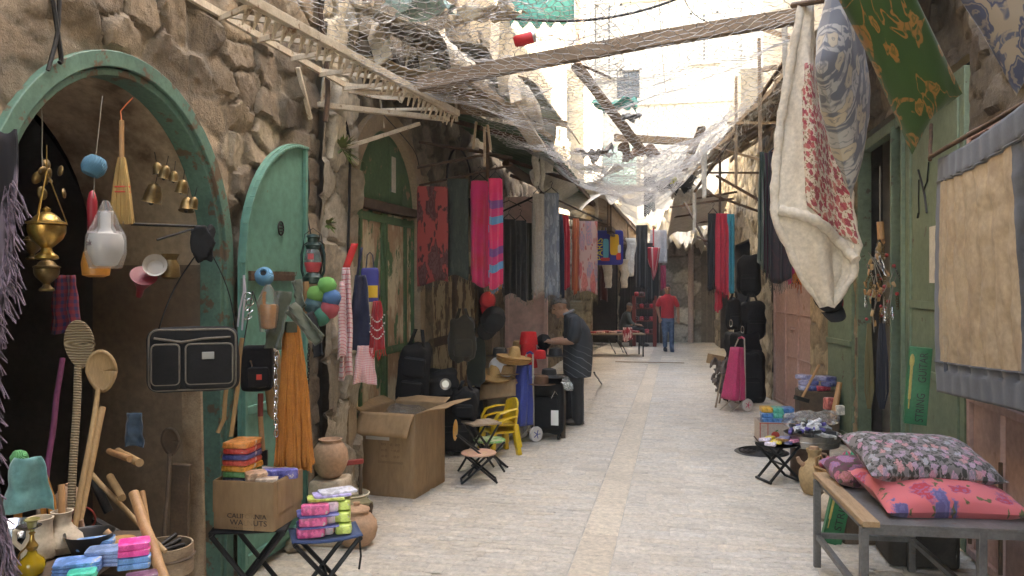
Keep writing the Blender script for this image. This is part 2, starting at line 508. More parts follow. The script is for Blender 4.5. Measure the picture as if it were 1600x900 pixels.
# ------------------------------------------------------------------ rubble walls
def wall(A, B, z0, z1, ops=(), seed=1, res=.03, sw=.34, sh=.25, depth=.03, pal=((.23, .17, .11), (.29, .215, .145), (.19, .145, .10), (.32, .25, .175)),
         mortar=(.22, .175, .125), nflip=1, rough_top=0, smoothed=0.0):
    """Displaced rubble masonry from A to B (plan points). ops: (s centre, half width, spring, apex) openings; apex == spring is a flat head."""
    A, B = Vector((*A, 0)), Vector((*B, 0)); L = (B - A).length; d = (B - A) / L
    nr = V(d.y, -d.x, 0) * nflip                   # faces the street
    nu, nv = max(2, round(L / res)), max(2, round((z1 - z0) / res))
    r = np.random.RandomState(seed)
    S, Z = np.meshgrid(np.linspace(0, L, nu + 1), np.linspace(z0, z1, nv + 1))
    S, Z = S.ravel().copy(), Z.ravel().copy()
    # openings: push grid points lying inside onto the outline
    ins = np.zeros(len(S), bool)
    for (sc_, hw, sp, ap) in ops:
        x = S - sc_; top = np.where(np.abs(x) < hw, sp + (ap - sp) * np.sqrt(np.clip(1 - (x / hw) ** 2, 0, 1)), -9)
        ii = (Z < top - 1e-6); ins |= ii
        for i in np.nonzero(ii)[0]:
            if Z[i] < sp or ap - sp < .05:
                if ap - sp < .05 and sp - Z[i] < hw - abs(x[i]): Z[i] = sp
                else: S[i] = sc_ + hw * (1 if x[i] > 0 else -1)
            else:
                qx, qz = x[i] / hw, (Z[i] - sp) / (ap - sp); q = max(1e-3, math.hypot(qx, qz))
                S[i], Z[i] = sc_ + hw * qx / q, sp + (ap - sp) * qz / q
    # stones: anisotropic Voronoi cells laid in wavering courses
    pts = []
    z = z0 - sh; k = 0
    while z < z1 + sh:
        h = sh * r.uniform(.75, 1.3); s_ = -sw * r.uniform(.2, 1)
        while s_ < L + sw:
            w = sw * r.uniform(.6, 1.5)
            pts.append((s_ + w / 2 + r.normal(0, .03), z + h / 2 + r.normal(0, h * .16), r.normal(0, .5), r.randint(len(pal)), r.uniform(.6, 1.4)))
            s_ += w
        z += h
    pts = np.array(pts)
    f1 = np.full(len(S), 9.); f2 = f1.copy(); idx = np.zeros(len(S), int)
    wx = np.array([noise.noise((a * 5, b * 5, seed)) for a, b in zip(S, Z)]) * .05
    wz = np.array([noise.noise((a * 5 + 31, b * 5, seed)) for a, b in zip(S, Z)]) * .05
    for i, p in enumerate(pts):
        dd = np.sqrt(((S + wx - p[0]) / (sw / sh) ** .5) ** 2 + ((Z + wz - p[1]) * (sw / sh) ** .35) ** 2)
        c = dd < f1
        f2 = np.where(c, f1, np.minimum(f2, dd)); idx = np.where(c, i, idx); f1 = np.where(c, dd, f1)
    e = np.clip((f2 - f1) / .042, 0, 1); e = e * e * (3 - 2 * e)
    nz = np.array([noise.fractal((a * 7, b * 7, seed * 3.1), .5, 2.3, 5) + .7 * abs(noise.noise((a * 14, b * 14, seed))) + .45 * noise.noise((a * 33, b * 33, seed)) for a, b in zip(S, Z)])
    tl = r.normal(0, .13, (len(pts), 2)); tilt = np.clip((S - pts[idx, 0]) * tl[idx, 0] + (Z - pts[idx, 1]) * tl[idx, 1], -.03, .03)
    disp = e * (depth + pts[idx, 2] * depth * .5 + tilt) + nz * .0085 * (1 - smoothed) - depth
    for (sc_, hw, sp, ap) in ops:                  # calmer next to the openings
        x = np.abs(S - sc_) - hw; dz = Z - ap
        dist = np.maximum(x, dz); disp = np.where(dist < .06, np.minimum(disp, -.005 + 0 * disp) * .5, disp)
    disp *= (1 - smoothed * .7)
    palA = np.array(pal)[pts[idx, 3].astype(int)] * pts[idx, 4][:, None]
    e2 = np.clip((f2 - f1) / .05, 0, 1); col = palA * e2[:, None] + np.array(mortar)[None] * .55 * (1 - e2[:, None])
    top = np.zeros(len(S))
    if rough_top:
        top = np.array([noise.noise((a * 1.7, seed, 0)) for a in S]) * rough_top * (Z > z1 - .4)
    co_ = np.stack([A.x + d.x * S + nr.x * disp, A.y + d.y * S + nr.y * disp, Z + top], 1)
    mb = MB(); mb.v = [tuple(p) for p in co_]
    flip = (d.cross(V(0, 0, 1))).dot(nr) < 0
    for j in range(nv):
        for i in range(nu):
            a = j * (nu + 1) + i; q = (a, a + 1, a + nu + 2, a + nu + 1)
            if ins[list(q)].all(): continue
            mb.f.append(q[::-1] if flip else q)
    mb.mi = [0] * len(mb.f); mb.uv = [(0, 0)] * len(mb.v)
    mb.col = np.concatenate([col, np.ones((len(S), 1))], 1)
    return mb


def outline(sc_, hw, sp, ap, z0=0, n=22):
    o = [(sc_ - hw, z0)]
    if ap - sp < .05: o += [(sc_ - hw, sp), (sc_ + hw, sp)]
    else: o += [(sc_ - hw * math.cos(PI * i / n), sp + (ap - sp) * math.sin(PI * i / n)) for i in range(n + 1)]
    return o + [(sc_ + hw, z0)]


def room(A, B, op, reveal, ext, depth, z1, mats, z0=0, off=0.0, nflip=1, ceiling=True):
    """Reveal tunnel behind an opening and, behind it, a closed room. mats: reveal, room."""
    A, B = Vector((*A, 0)), Vector((*B, 0)); d = (B - A).normalized(); nr = V(d.y, -d.x, 0) * nflip
    w = lambda s_, z, b: A + d * s_ + V(0, 0, z) - nr * b
    o = outline(*op, z0=z0); mb = MB(); n = len(o)
    K = 5
    vs_ = [w(s_, z, off + reveal * k / K) for k in range(K + 1) for (s_, z) in o]
    mb.add(vs_, [(k * n + i, k * n + i + 1, (k + 1) * n + i + 1, (k + 1) * n + i) for k in range(K) for i in range(n - 1)], 0)
    s0, s1 = op[0] - op[1] - ext[0], op[0] + op[1] + ext[1]
    f, b = off + reveal, off + reveal + depth
    # front of the room with the opening left out: strips between the outline and the rectangle
    rect = lambda s_, z: (s0 if s_ < op[0] else s1, z1 if z > op[2] * .999 else z)
    ro = []
    for i, (s_, z) in enumerate(o):
        if i == 0: ro.append((s0, z0))
        elif i == n - 1: ro.append((s1, z0))
        else:
            t = (i - 1) / (n - 3) if n > 4 else (i - 1)
            ro.append((s0 + (s1 - s0) * t, z1))
    vs_ = [w(*p, f) for p in o] + [w(*p, f) for p in ro]
    mb.add(vs_, [(i, i + 1, n + i + 1, n + i) for i in range(n - 1)], 1)
    c = [w(s0, z0, f), w(s1, z0, f), w(s1, z1, f), w(s0, z1, f), w(s0, z0, b), w(s1, z0, b), w(s1, z1, b), w(s0, z1, b)]
    fs = [(4, 5, 6, 7), (0, 4, 7, 3), (1, 2, 6, 5), (0, 1, 5, 4)] + ([(3, 7, 6, 2)] if ceiling else [])
    mb.add(c, fs, 1)
    return mb


def wp(mb, name, mats, root, **k):
    """Part of an unrotated thing, modelled in street coordinates."""
    return mb.build(name, mats, root, loc=-Vector(root.location) if root.type == 'EMPTY' else (0, 0, 0), **k)


def arch_strip(sc_, hw, sp, ap, w, n=30, z0=0):
    """Polygon ring between an opening's outline and one offset outwards by w."""
    a = outline(sc_, hw, sp, ap, z0, n); b = outline(sc_, hw + w, sp, ap + w, z0, n)
    return a, b


def ring(mb, X0, X1, sc_, hw, sp, ap, w, mi=0, z0=0, n=30):
    a, b = arch_strip(sc_, hw, sp, ap, w, n, z0); k = len(a)
    vs_ = [(X1, y, z) for y, z in a] + [(X1, y, z) for y, z in b] + [(X0, y, z) for y, z in b] + [(X0, y, z) for y, z in a]
    fs = []
    for g in range(4):
        h = (g + 1) % 4
        for i in range(k - 1): fs.append((g * k + i, g * k + i + 1, h * k + i + 1, h * k + i))
    return mb.add(vs_, fs, mi)

WL = -2.65
# --- near left building: arched household shop
bA = thing('stone_building', 'old brown rubble stone building with the round teal arched household shop', 'building', (WL - 1, 1.5, 0))
OPA = (3.43 + 6, .85, 1.9, 2.87)
wp(wall((WL, -6), (WL, 5.55), -.05, 4.6, [OPA], seed=4, res=.02, depth=.018, sw=.29, sh=.215, mortar=(.38, .31, .225), pal=((.27, .20, .13), (.33, .25, .17), (.22, .17, .12), (.36, .29, .205))), 'wall', M['stone'], bA)
wp(wall((WL + .07, 5.5), (WL + .05, 6.2), -.05, 4.6, seed=9, res=.03, sw=.45, sh=.36, depth=.05, pal=((.50, .43, .33), (.58, .51, .40), (.44, .36, .26)), mortar=(.52, .46, .37)), 'pilaster', M['stone'], bA)
mb = MB(); mb.box((WL - 2.0, 0, 6.8), (4.0, 12.4, 4.4)); mb.box((WL - 4.0, 0, 2.3), (.3, 12.4, 4.6)); mb.box((WL - 1.5, 6.17, 2.3), (3, .05, 4.6)); mb.box((WL - 1.5, -6.1, 2.3), (3.1, .2, 4.6))
wp(mb, 'upper_wall', M['upper'], bA)
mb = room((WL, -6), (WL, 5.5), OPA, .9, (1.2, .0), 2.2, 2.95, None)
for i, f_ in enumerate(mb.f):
    if mb.mi[i] == 0 and sum(mb.v[q][2] for q in f_) / len(f_) > 1.9: mb.mi[i] = 2  # paler plaster on the vault, partly painting in the light falloff
wp(mb, 'shop_room', [M['plaster'], M['darkplaster'], mat('falloff_lightened_vault', (.60, .49, .35), (.45, .34, .23), sc=2.5, bump=.35, bsc=14, c3=(.18, .12, .075), sc3=2.2, lo3=.52, hi3=.68)], bA)
mb = MB(); ring(mb, WL - .08, WL + .035, 3.43, .82, 1.9, 2.83, .075); ring(mb, WL - .12, WL + .015, 3.43, .785, 1.9, 2.79, .036)
wp(mb, 'arch_frame', M['tealdark'], bA, bev=.004)
# the open door leaf folded back against the wall
def leaf(y):   # top edge of the leaf
    t = min(1, max(0, (y - 4.33) / .80)); return 1.93 + .82 * math.sqrt(max(0, 1 - (1 - t) ** 2))
ys = [4.33 + .83 * i / 24 for i in range(25)]
mb = MB(); X0 = WL + .055
mb.prism([(X0, 4.33, .04)] + [(X0, y, leaf(y)) for y in ys] + [(X0, 5.16, .04)], (.028, 0, 0))
X1 = X0 + .03
for i in range(24):       # folded rim
    mb.bar((X1 + .008, ys[i], leaf(ys[i]) - .02), (X1 + .008, ys[i + 1], leaf(ys[i + 1]) - .02), .018, .04, up=(1, 0, 0))
mb.box((X1 + .01, 5.14, 1.4), (.024, .035, 2.68)); mb.box((X1 + .01, 4.35, 1.0), (.024, .035, 1.86))
for z in (.12, 1.02): mb.box((X1 + .012, 4.745, z), (.026, .76, .05))
dl = wp(mb, 'door', M['teal'], bA, bev=.003)
mb = MB(); mb.box((X1 + .016, 4.66, 1.835), (.03, .56, .06)); [mb.tube([(X1 + .03, 4.41 + .055 * i, 1.85), (X1 + .055, 4.41 + .055 * i, 1.84), (X1 + .06, 4.41 + .055 * i, 1.865)], .003, 5) for i in range(10)]
mb.build('hook_rail', M['rust'], dl)
mb = MB(); mb.tube([(X1 + .004, 4.80 + .035 * math.cos(a * PI / 8), 2.15 + .045 * math.sin(a * PI / 8)) for a in range(16)], .005, 5, closed=True); [mb.tube([(X1 + .004, 4.77, 2.15 + q), (X1 + .004, 4.83, 2.15 + q)], .004, 5) for q in (-.02, 0, .02)]
mb.build('vent_hole', M['iron'], dl)
for z in (.45, 1.75):
    mb = MB(); mb.tube([(X0 + .05, 4.315, z - .07), (X0 + .05, 4.315, z + .07)], .018, 10); mb.box((X0 + .045, 4.345, z), (.012, .05, .10)); mb.build('hinge', M['tealdark'], dl)
# plank leaning inside and the shop's iron shelf rod are things of their own (further down)

# --- second left building: green arched door and the peeling door behind the scarves
bB = thing('stone_building', 'left stone building with the green arched door and peeling plank door behind the scarves', 'building', (WL - 1, 12.5, 0))
OB1, OB2, OB3 = (7.02 - 6.1, .84, 2.45, 3.22), (9.6 - 6.1, 1.15, 2.4, 3.05), (13.4 - 6.1, 1.1, 2.9, 2.9)
wp(wall((WL - .03, 6.1), (WL + .03, 19.3), -.05, 5.2, [OB1, OB2, OB3], seed=12, res=.04, sw=.4, sh=.3, pal=((.22, .18, .13), (.27, .22, .16), (.18, .145, .11)), mortar=(.24, .20, .15)), 'wall', M['stone'], bB)
mb = MB(); mb.box((WL - 2.0, 12.75, 7.1), (3.9, 13.1, 3.8)); mb.box((WL - 3.9, 12.75, 2.6), (.2, 13.1, 5.2)); mb.box((WL - 2, 19.3, 2.6), (3.9, .1, 5.2))
wp(mb, 'upper_wall', M['upper'], bB)
mb = MB(); ring(mb, WL - .2, WL + .03, 7.02, .83, 2.45, 3.2, .16, n=20)
wp(mb, 'arch_surround', mat('ochre_dressed_stone', (.36, .27, .17), (.27, .20, .13), sc=5, bump=.5, bsc=20), bB)
def plankdoor(y0, y1, ztop, X, n, mats, z0=.02, gap=.006, th=.04, seed=0):
    mb = MB(); r = random.Random(seed); w = (y1 - y0) / n
    for i in range(n):
        ya, yb = y0 + i * w + gap / 2, y0 + (i + 1) * w - gap / 2; x = X + r.uniform(-.006, .006)
        k = 6; top = [(x, ya + (yb - ya) * j / k, ztop(ya + (yb - ya) * j / k)) for j in range(k + 1)]
        mb.prism([(x, ya, z0)] + top + [(x, yb, z0)], (th, 0, 0))
    return mb
arcB = lambda y: 2.45 + .77 * math.sqrt(max(0, 1 - ((y - 7.02) / .85) ** 2))
XD = WL - .10
dB = wp(plankdoor(6.17, 7.87, lambda y: 2.44, XD, 7, None, seed=2), 'door', M['peelgreen'], bB)
mb = plankdoor(6.17, 7.87, arcB, XD + .004, 5, None, z0=2.53, seed=3); wp(mb, 'fanlight_panel', M['green'], bB)
mb = MB(); mb.bar((XD + .06, 6.16, 2.485), (XD + .06, 7.88, 2.5), .07, .085); wp(mb, 'transom', M['darkwood'], bB, bev=.006)
mb = MB()
for y in (6.21, 6.45, 6.98, 7.06, 7.6, 7.83): mb.box((XD + .052, y, 1.23), (.02, .06, 2.4))
for z in (.12, 1.15, 2.38): mb.box((XD + .054, 7.02, z), (.022, 1.68, .07))
mb.build('door_rail', M['green'], dB)
mb = MB(); mb.box((XD + .05, 7.28, 2.83), (.006, .10, .34)); mb.build('notice', M['paper'], bB, loc=-bB.location)
# closing wall behind the door so the opening is not a hole
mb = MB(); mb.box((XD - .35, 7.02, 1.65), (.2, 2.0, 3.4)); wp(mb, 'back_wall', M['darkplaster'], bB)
arcC = lambda y: 2.4 + .65 * math.sqrt(max(0, 1 - ((y - 9.6) / 1.16) ** 2))
mb = plankdoor(8.47, 10.73, lambda y: 2.2, WL - .16, 9, None, seed=5); dC = wp(mb, 'door', M['peel'], bB); dC['label'] = 'brown plank door with peeling cream paint'
mb = MB()
for z in (.3, 1.1, 1.95): mb.box((WL - .105, 9.6, z), (.03, 2.2, .1))
for y in (8.52, 9.57, 10.68): mb.box((WL - .10, y, 1.1), (.035, .09, 2.2))
mb.build('door_rail', M['darkwood'], dC)
mb = plankdoor(8.46, 10.74, arcC, WL - .2, 1, None, z0=2.2); wp(mb, 'tympanum', M['plaster'], bB)
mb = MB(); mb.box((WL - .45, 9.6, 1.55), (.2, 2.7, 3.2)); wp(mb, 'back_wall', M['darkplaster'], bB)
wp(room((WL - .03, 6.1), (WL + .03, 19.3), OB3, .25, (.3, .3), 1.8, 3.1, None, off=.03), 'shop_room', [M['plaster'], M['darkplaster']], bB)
mb = MB(); mb.box((-2.30, 12.0, 1.55), (.66, .045, 3.1))
for z in (.9, 1.72, 2.6): mb.box((-2.30, 11.968, z), (.60, .02, .03))
for x in (-2.6, -2.0): mb.box((x, 11.965, 1.55), (.06, .025, 3.08))
dP = wp(mb, 'door', M['palepink'], bB, bev=.004); dP['label'] = 'pale pink panelled door leaf standing open'

# --- far left: dark shop under a slatted awning
bC = thing('stone_building', 'far left stone shop building with a dark open front beside the street end', 'building', (-3.2, 21.8, 0))
OC = (2.25, 1.95, 2.75, 2.75)
wp(wall((-2.12, 19.3), (-1.72, 24.2), -.05, 4.2, [OC], seed=21, res=.05, sw=.42, sh=.32, pal=((.34, .29, .21), (.40, .34, .25))), 'wall', M['stone'], bC)
wp(wall((-2.75, 19.3), (-2.10, 19.28), -.05, 3.6, seed=22, res=.05, pal=((.36, .31, .22), (.42, .36, .26))), 'pier', M['stone'], bC)
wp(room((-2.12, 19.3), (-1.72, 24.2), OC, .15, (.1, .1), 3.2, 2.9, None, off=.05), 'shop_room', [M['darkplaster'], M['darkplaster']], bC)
mb = MB(); mb.box((-3.9, 21.9, 5.6), (3.2, 4.8, 2.9)); mb.box((-5.4, 21.9, 2), (.2, 4.8, 4.4)); mb.box((-3.6, 24.3, 2), (3.6, .1, 4.4)); wp(mb, 'upper_wall', M['cream'], bC)

# --- end wall with a plank door
bE = thing('stone_wall', 'grey stone wall closing the far end of the street behind the downpipe', 'wall', (.3, 24.3, 0))
wp(wall((-1.8, 24.25), (.62, 24.15), -.05, 3.05, seed=31, res=.05, sw=.5, sh=.36, pal=((.34, .31, .27), (.42, .39, .34), (.28, .25, .22)), mortar=(.33, .3, .26), rough_top=.15), 'wall', M['stone'], bE)
mb = MB()
for i in range(5): mb.box((.70 + .17 * i, 24.2, 1.35), (.16, .05, 2.7))
mb.box((1.05, 24.16, 2.3), (.9, .04, .09)); mb.box((1.05, 24.16, .4), (.9, .04, .09))
wp(mb, 'door', mat('grey_plank_door', (.22, .19, .16), (.15, .13, .11), sc=6, bump=.3), bE)
mb = MB(); mb.box((.0, 24.9, 1.4), (4.4, 1.0, 2.9)); wp(mb, 'wall_core', M['upper'], bE)

t = thing('shade_partition', 'near-black partition added as shade for the far left stall behind the red rack', 'partition', (-1.2, 23.8, 0))  # added panel; its near-black colour stands in for the shaded stall interior
mb = MB(); [mb.box((-1.84 + .165 * i, 23.8, 1.45), (.16, .05, 2.9)) for i in range(8)]; wp(mb, 'shade_plank_panel', mat('shade_dark_plank', (.028, .022, .018), (.018, .014, .012), sc=6, bump=.3), t)
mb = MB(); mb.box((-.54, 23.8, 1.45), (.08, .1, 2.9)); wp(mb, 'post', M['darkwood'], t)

# --- right-hand frontage
bD = thing('stone_building', 'right stone building with pink iron doors and the sage green shop front', 'building', (3, 3, 0))
RX = 1.85
OD1, OD2 = (10.6, 1.10, 2.78, 2.78), (13.3, 1.58, 3.3, 3.3)     # s measured from y = -6
wp(wall((RX, -6), (RX, 8.95), -.05, 4.8, [OD1, OD2], seed=41, res=.035, nflip=-1, pal=((.19, .15, .105), (.24, .19, .135), (.155, .12, .09))), 'wall', M['stone'], bD)
mb = MB(); mb.box((RX + 2.05, 1.5, 8.8), (4, 15.1, 8)); mb.box((RX + 3.95, 1.5, 2.4), (.2, 15.1, 4.8)); mb.box((RX + 2.05, 8.98, 2.4), (4, .04, 4.8))
wp(mb, 'upper_wall', M['upper'], bD)
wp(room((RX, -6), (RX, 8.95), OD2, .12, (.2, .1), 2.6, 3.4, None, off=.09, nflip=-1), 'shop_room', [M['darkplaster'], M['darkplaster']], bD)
def irondoor(y0, y1, z0, z1, X, nx, rows, mat_, name='door', parent=None):
    """Sheet iron double door: framed panels, butt hinges, hasp."""
    mb = MB(); mb.box((X + .03, (y0 + y1) / 2, (z0 + z1) / 2), (.03, y1 - y0, z1 - z0))
    for i in range(nx + 1): mb.box((X + .005, min(y1 - .025, max(y0 + .025, y0 + (y1 - y0) * i / nx)), (z0 + z1) / 2), (.035, .05, z1 - z0))
    for z in rows: mb.box((X + .002, (y0 + y1) / 2, min(z1 - .025, max(z0 + .025, z))), (.032, y1 - y0, .05))
    d = wp(mb, name, mat_, parent, bev=.004)
    for z in (z0 + .5, z0 + (z1 - z0) * .5, z1 - .45):
        h = MB(); h.tube([(X - .015, y1 - .03, z - .06), (X - .015, y1 - .03, z + .06)], .014, 8); h.build('hinge', mat_, d)
    return d
dk = irondoor(3.52, 4.6, .03, 2.77, RX - .01, 2, (.03, 1.05, 2.76), M['pink'], parent=bD)
dk = irondoor(4.61, 5.69, .03, 2.77, RX - .01, 2, (.03, 1.05, 2.76), M['pink'], parent=bD); dk['label'] = 'pink iron door leaf with drop bolts and a hasp'
for (y, za, zb, k) in ((5.3, 2.5, 2.72, 2.6), (5.1, .1, .75, .42), (5.6, .12, .5, .3)):
    mb = MB(); mb.tube([(RX - .03, y, za), (RX - .03, y, zb)], .012, 8); mb.box((RX - .03, y, k), (.03, .12, .03)); mb.build('bolt', M['rust'], dk)
# sage green shop front: posts, head, a fixed panel with a scrawl and a notice, one leaf ajar
mb = MB()
for y in (5.78, 7.12, 7.52, 8.82): mb.box((RX + .03, y, 1.62), (.10, .09, 3.2))
mb.box((RX + .03, 7.3, 3.18), (.09, 3.08, .10))
for y in (7.15, 7.49, 8.79): mb.box((RX - .03, y, 1.6), (.04, .03, 3.1))
wp(mb, 'shop_front', M['sage'], bD, bev=.005)
mb = MB(); mb.box((RX + .01, 6.45, 1.6), (.04, 1.22, 3.1))
for y in (5.88, 7.02): mb.box((RX - .016, y, 1.6), (.02, .06, 3.06))
for z in (.1, 1.1, 1.62, 3.08): mb.box((RX - .015, 6.45, z), (.018, 1.1, .06))
dS = wp(mb, 'door', M['sage'], bD, bev=.004)
mb = MB(); mb.box((RX - .018, 6.40, 2.0), (.004, .17, .42)); mb.build('notice', M['paper'], dS)
ink = NT('black_spray_paint').done((.02, .02, .02), .6)
mb = MB(); q = lambda y, z: (RX - .0135, y, z)
mb.tube([q(6.78, 2.68), q(6.68, 2.56), q(6.60, 2.44), q(6.56, 2.32)], .011, 6, flat=.3); mb.tube([q(6.52, 2.70), q(6.56, 2.56), q(6.66, 2.50)], .011, 6, flat=.3); mb.tube([q(6.77, 2.60), q(6.78, 2.44), q(6.77, 2.34)], .011, 6, flat=.3); mb.tube([q(6.77, 2.34), q(6.80, 2.30)], .011, 6, flat=.3)
mb.build('scrawl', ink, dS)
# right-hand, farther: ochre pier, green panel, pink door
bF = thing('stone_building', 'right hand building with the pink panelled door and ochre pier past the green shop', 'building', (3, 12, 0))
rp = lambda y, b=0: Vector((right_x(y) + b, y, 0))
OF = ((11.65 - 8.95) * 1.0086, .98, 2.6, 2.6)
wp(wall((RX, 8.95), (right_x(12.65), 12.65), -.05, 4.6, [OF], seed=51, res=.035, nflip=-1, pal=((.42, .32, .19), (.46, .36, .23), (.36, .27, .17)), mortar=(.40, .31, .2), smoothed=.5), 'wall', M['stone'], bF)
wp(wall((right_x(12.6), 12.6), (1.0, 24.2), -.05, 4.4, [(4.2, 1.4, 2.6, 2.6), (8.3, 1.2, 2.5, 2.5)], seed=52, res=.05, nflip=-1, pal=((.36, .30, .21), (.42, .36, .26), (.3, .25, .18))), 'wall', M['stone'], bF)
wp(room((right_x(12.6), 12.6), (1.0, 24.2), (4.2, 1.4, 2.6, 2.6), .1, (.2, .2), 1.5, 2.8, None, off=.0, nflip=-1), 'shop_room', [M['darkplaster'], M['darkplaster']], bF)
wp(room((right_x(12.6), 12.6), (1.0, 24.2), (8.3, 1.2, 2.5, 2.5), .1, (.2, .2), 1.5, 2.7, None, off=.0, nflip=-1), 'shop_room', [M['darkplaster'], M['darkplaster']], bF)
mb = MB(); mb.box((RX + 1.75, 14.2, 8.4), (3.4, 10.4, 7.6)); mb.box((RX + 1.55, 21.8, 5.6), (4.0, 4.8, 2.4)); mb.box((RX + 3.4, 16.5, 2.3), (.2, 15.4, 4.6))
wp(mb, 'upper_wall', M['upper'], bF)
# the pink door follows the slanting wall
d = (rp(12.6) - rp(10.7)).normalized(); aF = math.atan2(d.y, d.x)
mb = MB(); L = 1.96
mb.box((L / 2, .06, 1.3), (L, .03, 2.58))
for i in range(4): mb.box((.03 + (L - .06) * i / 3, .035, 1.3), (.05, .025, 2.58))
for z in (.05, .75, 1.35, 1.95, 2.55): mb.box((L / 2, .036, z), (L, .014, .012))
for z in (1.15, 1.8): mb.box((.9, .025, z), (.14, .03, .035)); mb.box((.95, .02, z - .02), (.02, .03, .09))
o = mb.build('door', M['pink'], bF, loc=rp(10.68) - Vector(bF.location), rot=aF + PI * 0, bev=.003); o.scale = (1, -1, 1)
mb = MB(); mb.box((RX + .02, 9.02, 1.65), (.06, .1, 3.3)); mb.prism([(RX - .05, 9.1, .03), (right_x(9.8) - .05, 9.8, .03), (right_x(9.8) - .05, 9.8, 3.2), (RX - .05, 9.1, 3.2)], (.035, 0, 0))
for z in (.1, 1.1, 2.1, 3.1): mb.prism([(RX - .07, 9.1, z), (right_x(9.8) - .07, 9.8, z), (right_x(9.8) - .07, 9.8, z + .06), (RX - .07, 9.1, z + .06)], (.02, 0, 0))
wp(mb, 'green_panel', M['sage'], bF, bev=.003)

# --- sunlit houses beyond
def window(mb_frame, mb_glass, mb_bars, x, z, w, h, Y, bars=True):
    mb_glass.box((x, Y - .01, z), (w, .02, h))
    for a in (-1, 1): mb_frame.box((x + a * (w / 2 + .04), Y - .04, z), (.09, .12, h + .16))
    mb_frame.box((x, Y - .05, z - h / 2 - .06), (w + .26, .18, .1)); mb_frame.box((x, Y - .04, z + h / 2 + .05), (w + .18, .12, .1))
    if bars:
        for i in range(7): mb_bars.bar((x - w / 2 + w * i / 6, Y - .14, z - h / 2), (x - w / 2 + w * i / 6, Y - .14, z + h / 2), .025)
        for j in range(5): mb_bars.bar((x - w / 2, Y - .15, z - h / 2 + h * j / 4), (x + w / 2, Y - .15, z - h / 2 + h * j / 4), .02)
bG = thing('cream_house', 'tall sunlit cream house with barred windows rising beyond the end of the street', 'building', (0, 30, 0))
GY = 28.0
mb = MB(); mb.box((0, GY + 3, 8), (18, 6, 16))
for z in (8.0, 11.6): mb.box((0, GY - .05, z), (18, .14, .16))
mb.box((2.2, GY - .1, 11), (.3, .2, 10)); wp(mb, 'wall', M['cream'], bG)
for (px, py, w, h, bars) in ((982, 133, .75, .95, True), (952, 65, .75, 2.4, False), (1000, 312, 1.0, 1.5, True), (1100, 60, .8, 1.6, False)):
    p = P(px, py, Y=GY); fr, gl, ba = MB(), MB(), MB(); window(fr, gl, ba, p.x, p.z, w, h, GY, bars)
    if not bars: fr.box((p.x - w / 4 - .01, GY - .05, p.z), (w / 2 - .04, .05, h)); fr.box((p.x + w / 4 + .01, GY - .05, p.z), (w / 2 - .04, .05, h)); [fr.box((p.x, GY - .08, p.z - h / 2 + h * i / 12), (w, .02, .03)) for i in range(12)]
    o = wp(fr, 'window', M['cream'], bG); gl.build('pane', M['glass'], o)
    if bars: ba.build('grille', M['iron'], o)
bH = thing('cream_house', 'pale sunlit house with light teal shutters above the left shops', 'building', (-3.5, 26, 0))
HY = 25.2
mb = MB(); mb.box((-5.8, HY + 1.3, 6), (5.8, 2.4, 12)); mb.box((-2.05, HY + 1.2, 3.1), (1.7, 2.2, 6.2)); mb.box((-4.9, HY - .06, 6.15), (7.4, .2, .16))
wp(mb, 'wall', M['cream'], bH)
for px in (897, 937, 975):
    p = P(px, 258, Y=HY); fr = MB()
    fr.box((p.x, HY - .04, p.z), (.86, .09, 1.42)); o = wp(fr, 'window', M['cream'], bH)
    sh = MB(); [sh.box((p.x + a * .2, HY - .10, p.z), (.38, .04, 1.3)) for a in (-1, 1)]; [sh.box((p.x + a * .2, HY - .125, p.z - .6 + .1 * k), (.32, .02, .05)) for a in (-1, 1) for k in range(13)]
    sh.build('shutter', M['shutter'], o)
mb = MB(); mb.tube([P(903, 240, Y=24.9), P(905, -60, Y=24.9)], .11, 10)
mb.build('downpipe', mat('orange_pipe', (.55, .32, .2), sc=2), bH, loc=-bH.location)

# ------------------------------------------------------------------ overhead: awning frames, tin, beam, nets
ctr = lambda *ps: sum((Vector(p) for p in ps), V(0, 0, 0)) / len(ps)
# left ladder-truss awning frame with a saw-tooth valance
t = thing('awning_frame', 'cream painted steel awning frame with a saw-tooth edge over the near left wall', 'awning', (WL, 5.2, 3.1))
OA, OB_ = V(-2.30, 3.3, 3.3), V(-1.94, 6.85, 3.30)
IA, IB = V(-2.53, 3.2, 3.3), V(-2.50, 5.75, 3.3)
mb = MB(); mb.bar(OA, OB_, .045, .055); wp(mb, 'outer_rail', M['whitemetal'], t, bev=.004)
mb = MB(); pts = [IA.lerp(IB, i / 8) for i in range(9)] + [V(-2.46, 6.0, 3.3), V(-2.36, 6.12, 3.3), V(-2.2, 6.16, 3.3)]
[mb.bar(pts[i], pts[i + 1], .025, .04) for i in range(len(pts) - 1)]; wp(mb, 'inner_rail', M['whitemetal'], t)
for i in range(7):
    a = IA.lerp(IB, i / 6.2); b = OA.lerp(OB_, (i + .3) / 8.2); c = IA.lerp(IB, min(1, (i + 1) / 6.2))
    mb = MB(); mb.bar(a, b, .022, .03); wp(mb, 'cross_bar', M['whitemetal'], t)
    mb = MB(); mb.bar(c + V(0, 0, -.03), b + V(0, 0, -.03), .018, .028); wp(mb, 'diagonal', M['whitemetal'], t)
mb = MB()
for i in range(34):
    p = OA.lerp(OB_, .16 + .835 * i / 33.5); q = OA.lerp(OB_, .16 + .835 * (i + .55) / 33.5); m_ = (p + q) / 2
    w_ = V(-.05 + rnd.uniform(-.012, .012), 0, -.03)
    mb.prism([p + V(-.02, 0, -.03), q + V(-.02, 0, -.03), m_ + w_ + V(0, rnd.uniform(-.012, .012), -.095)], (-.010, .0, .004))
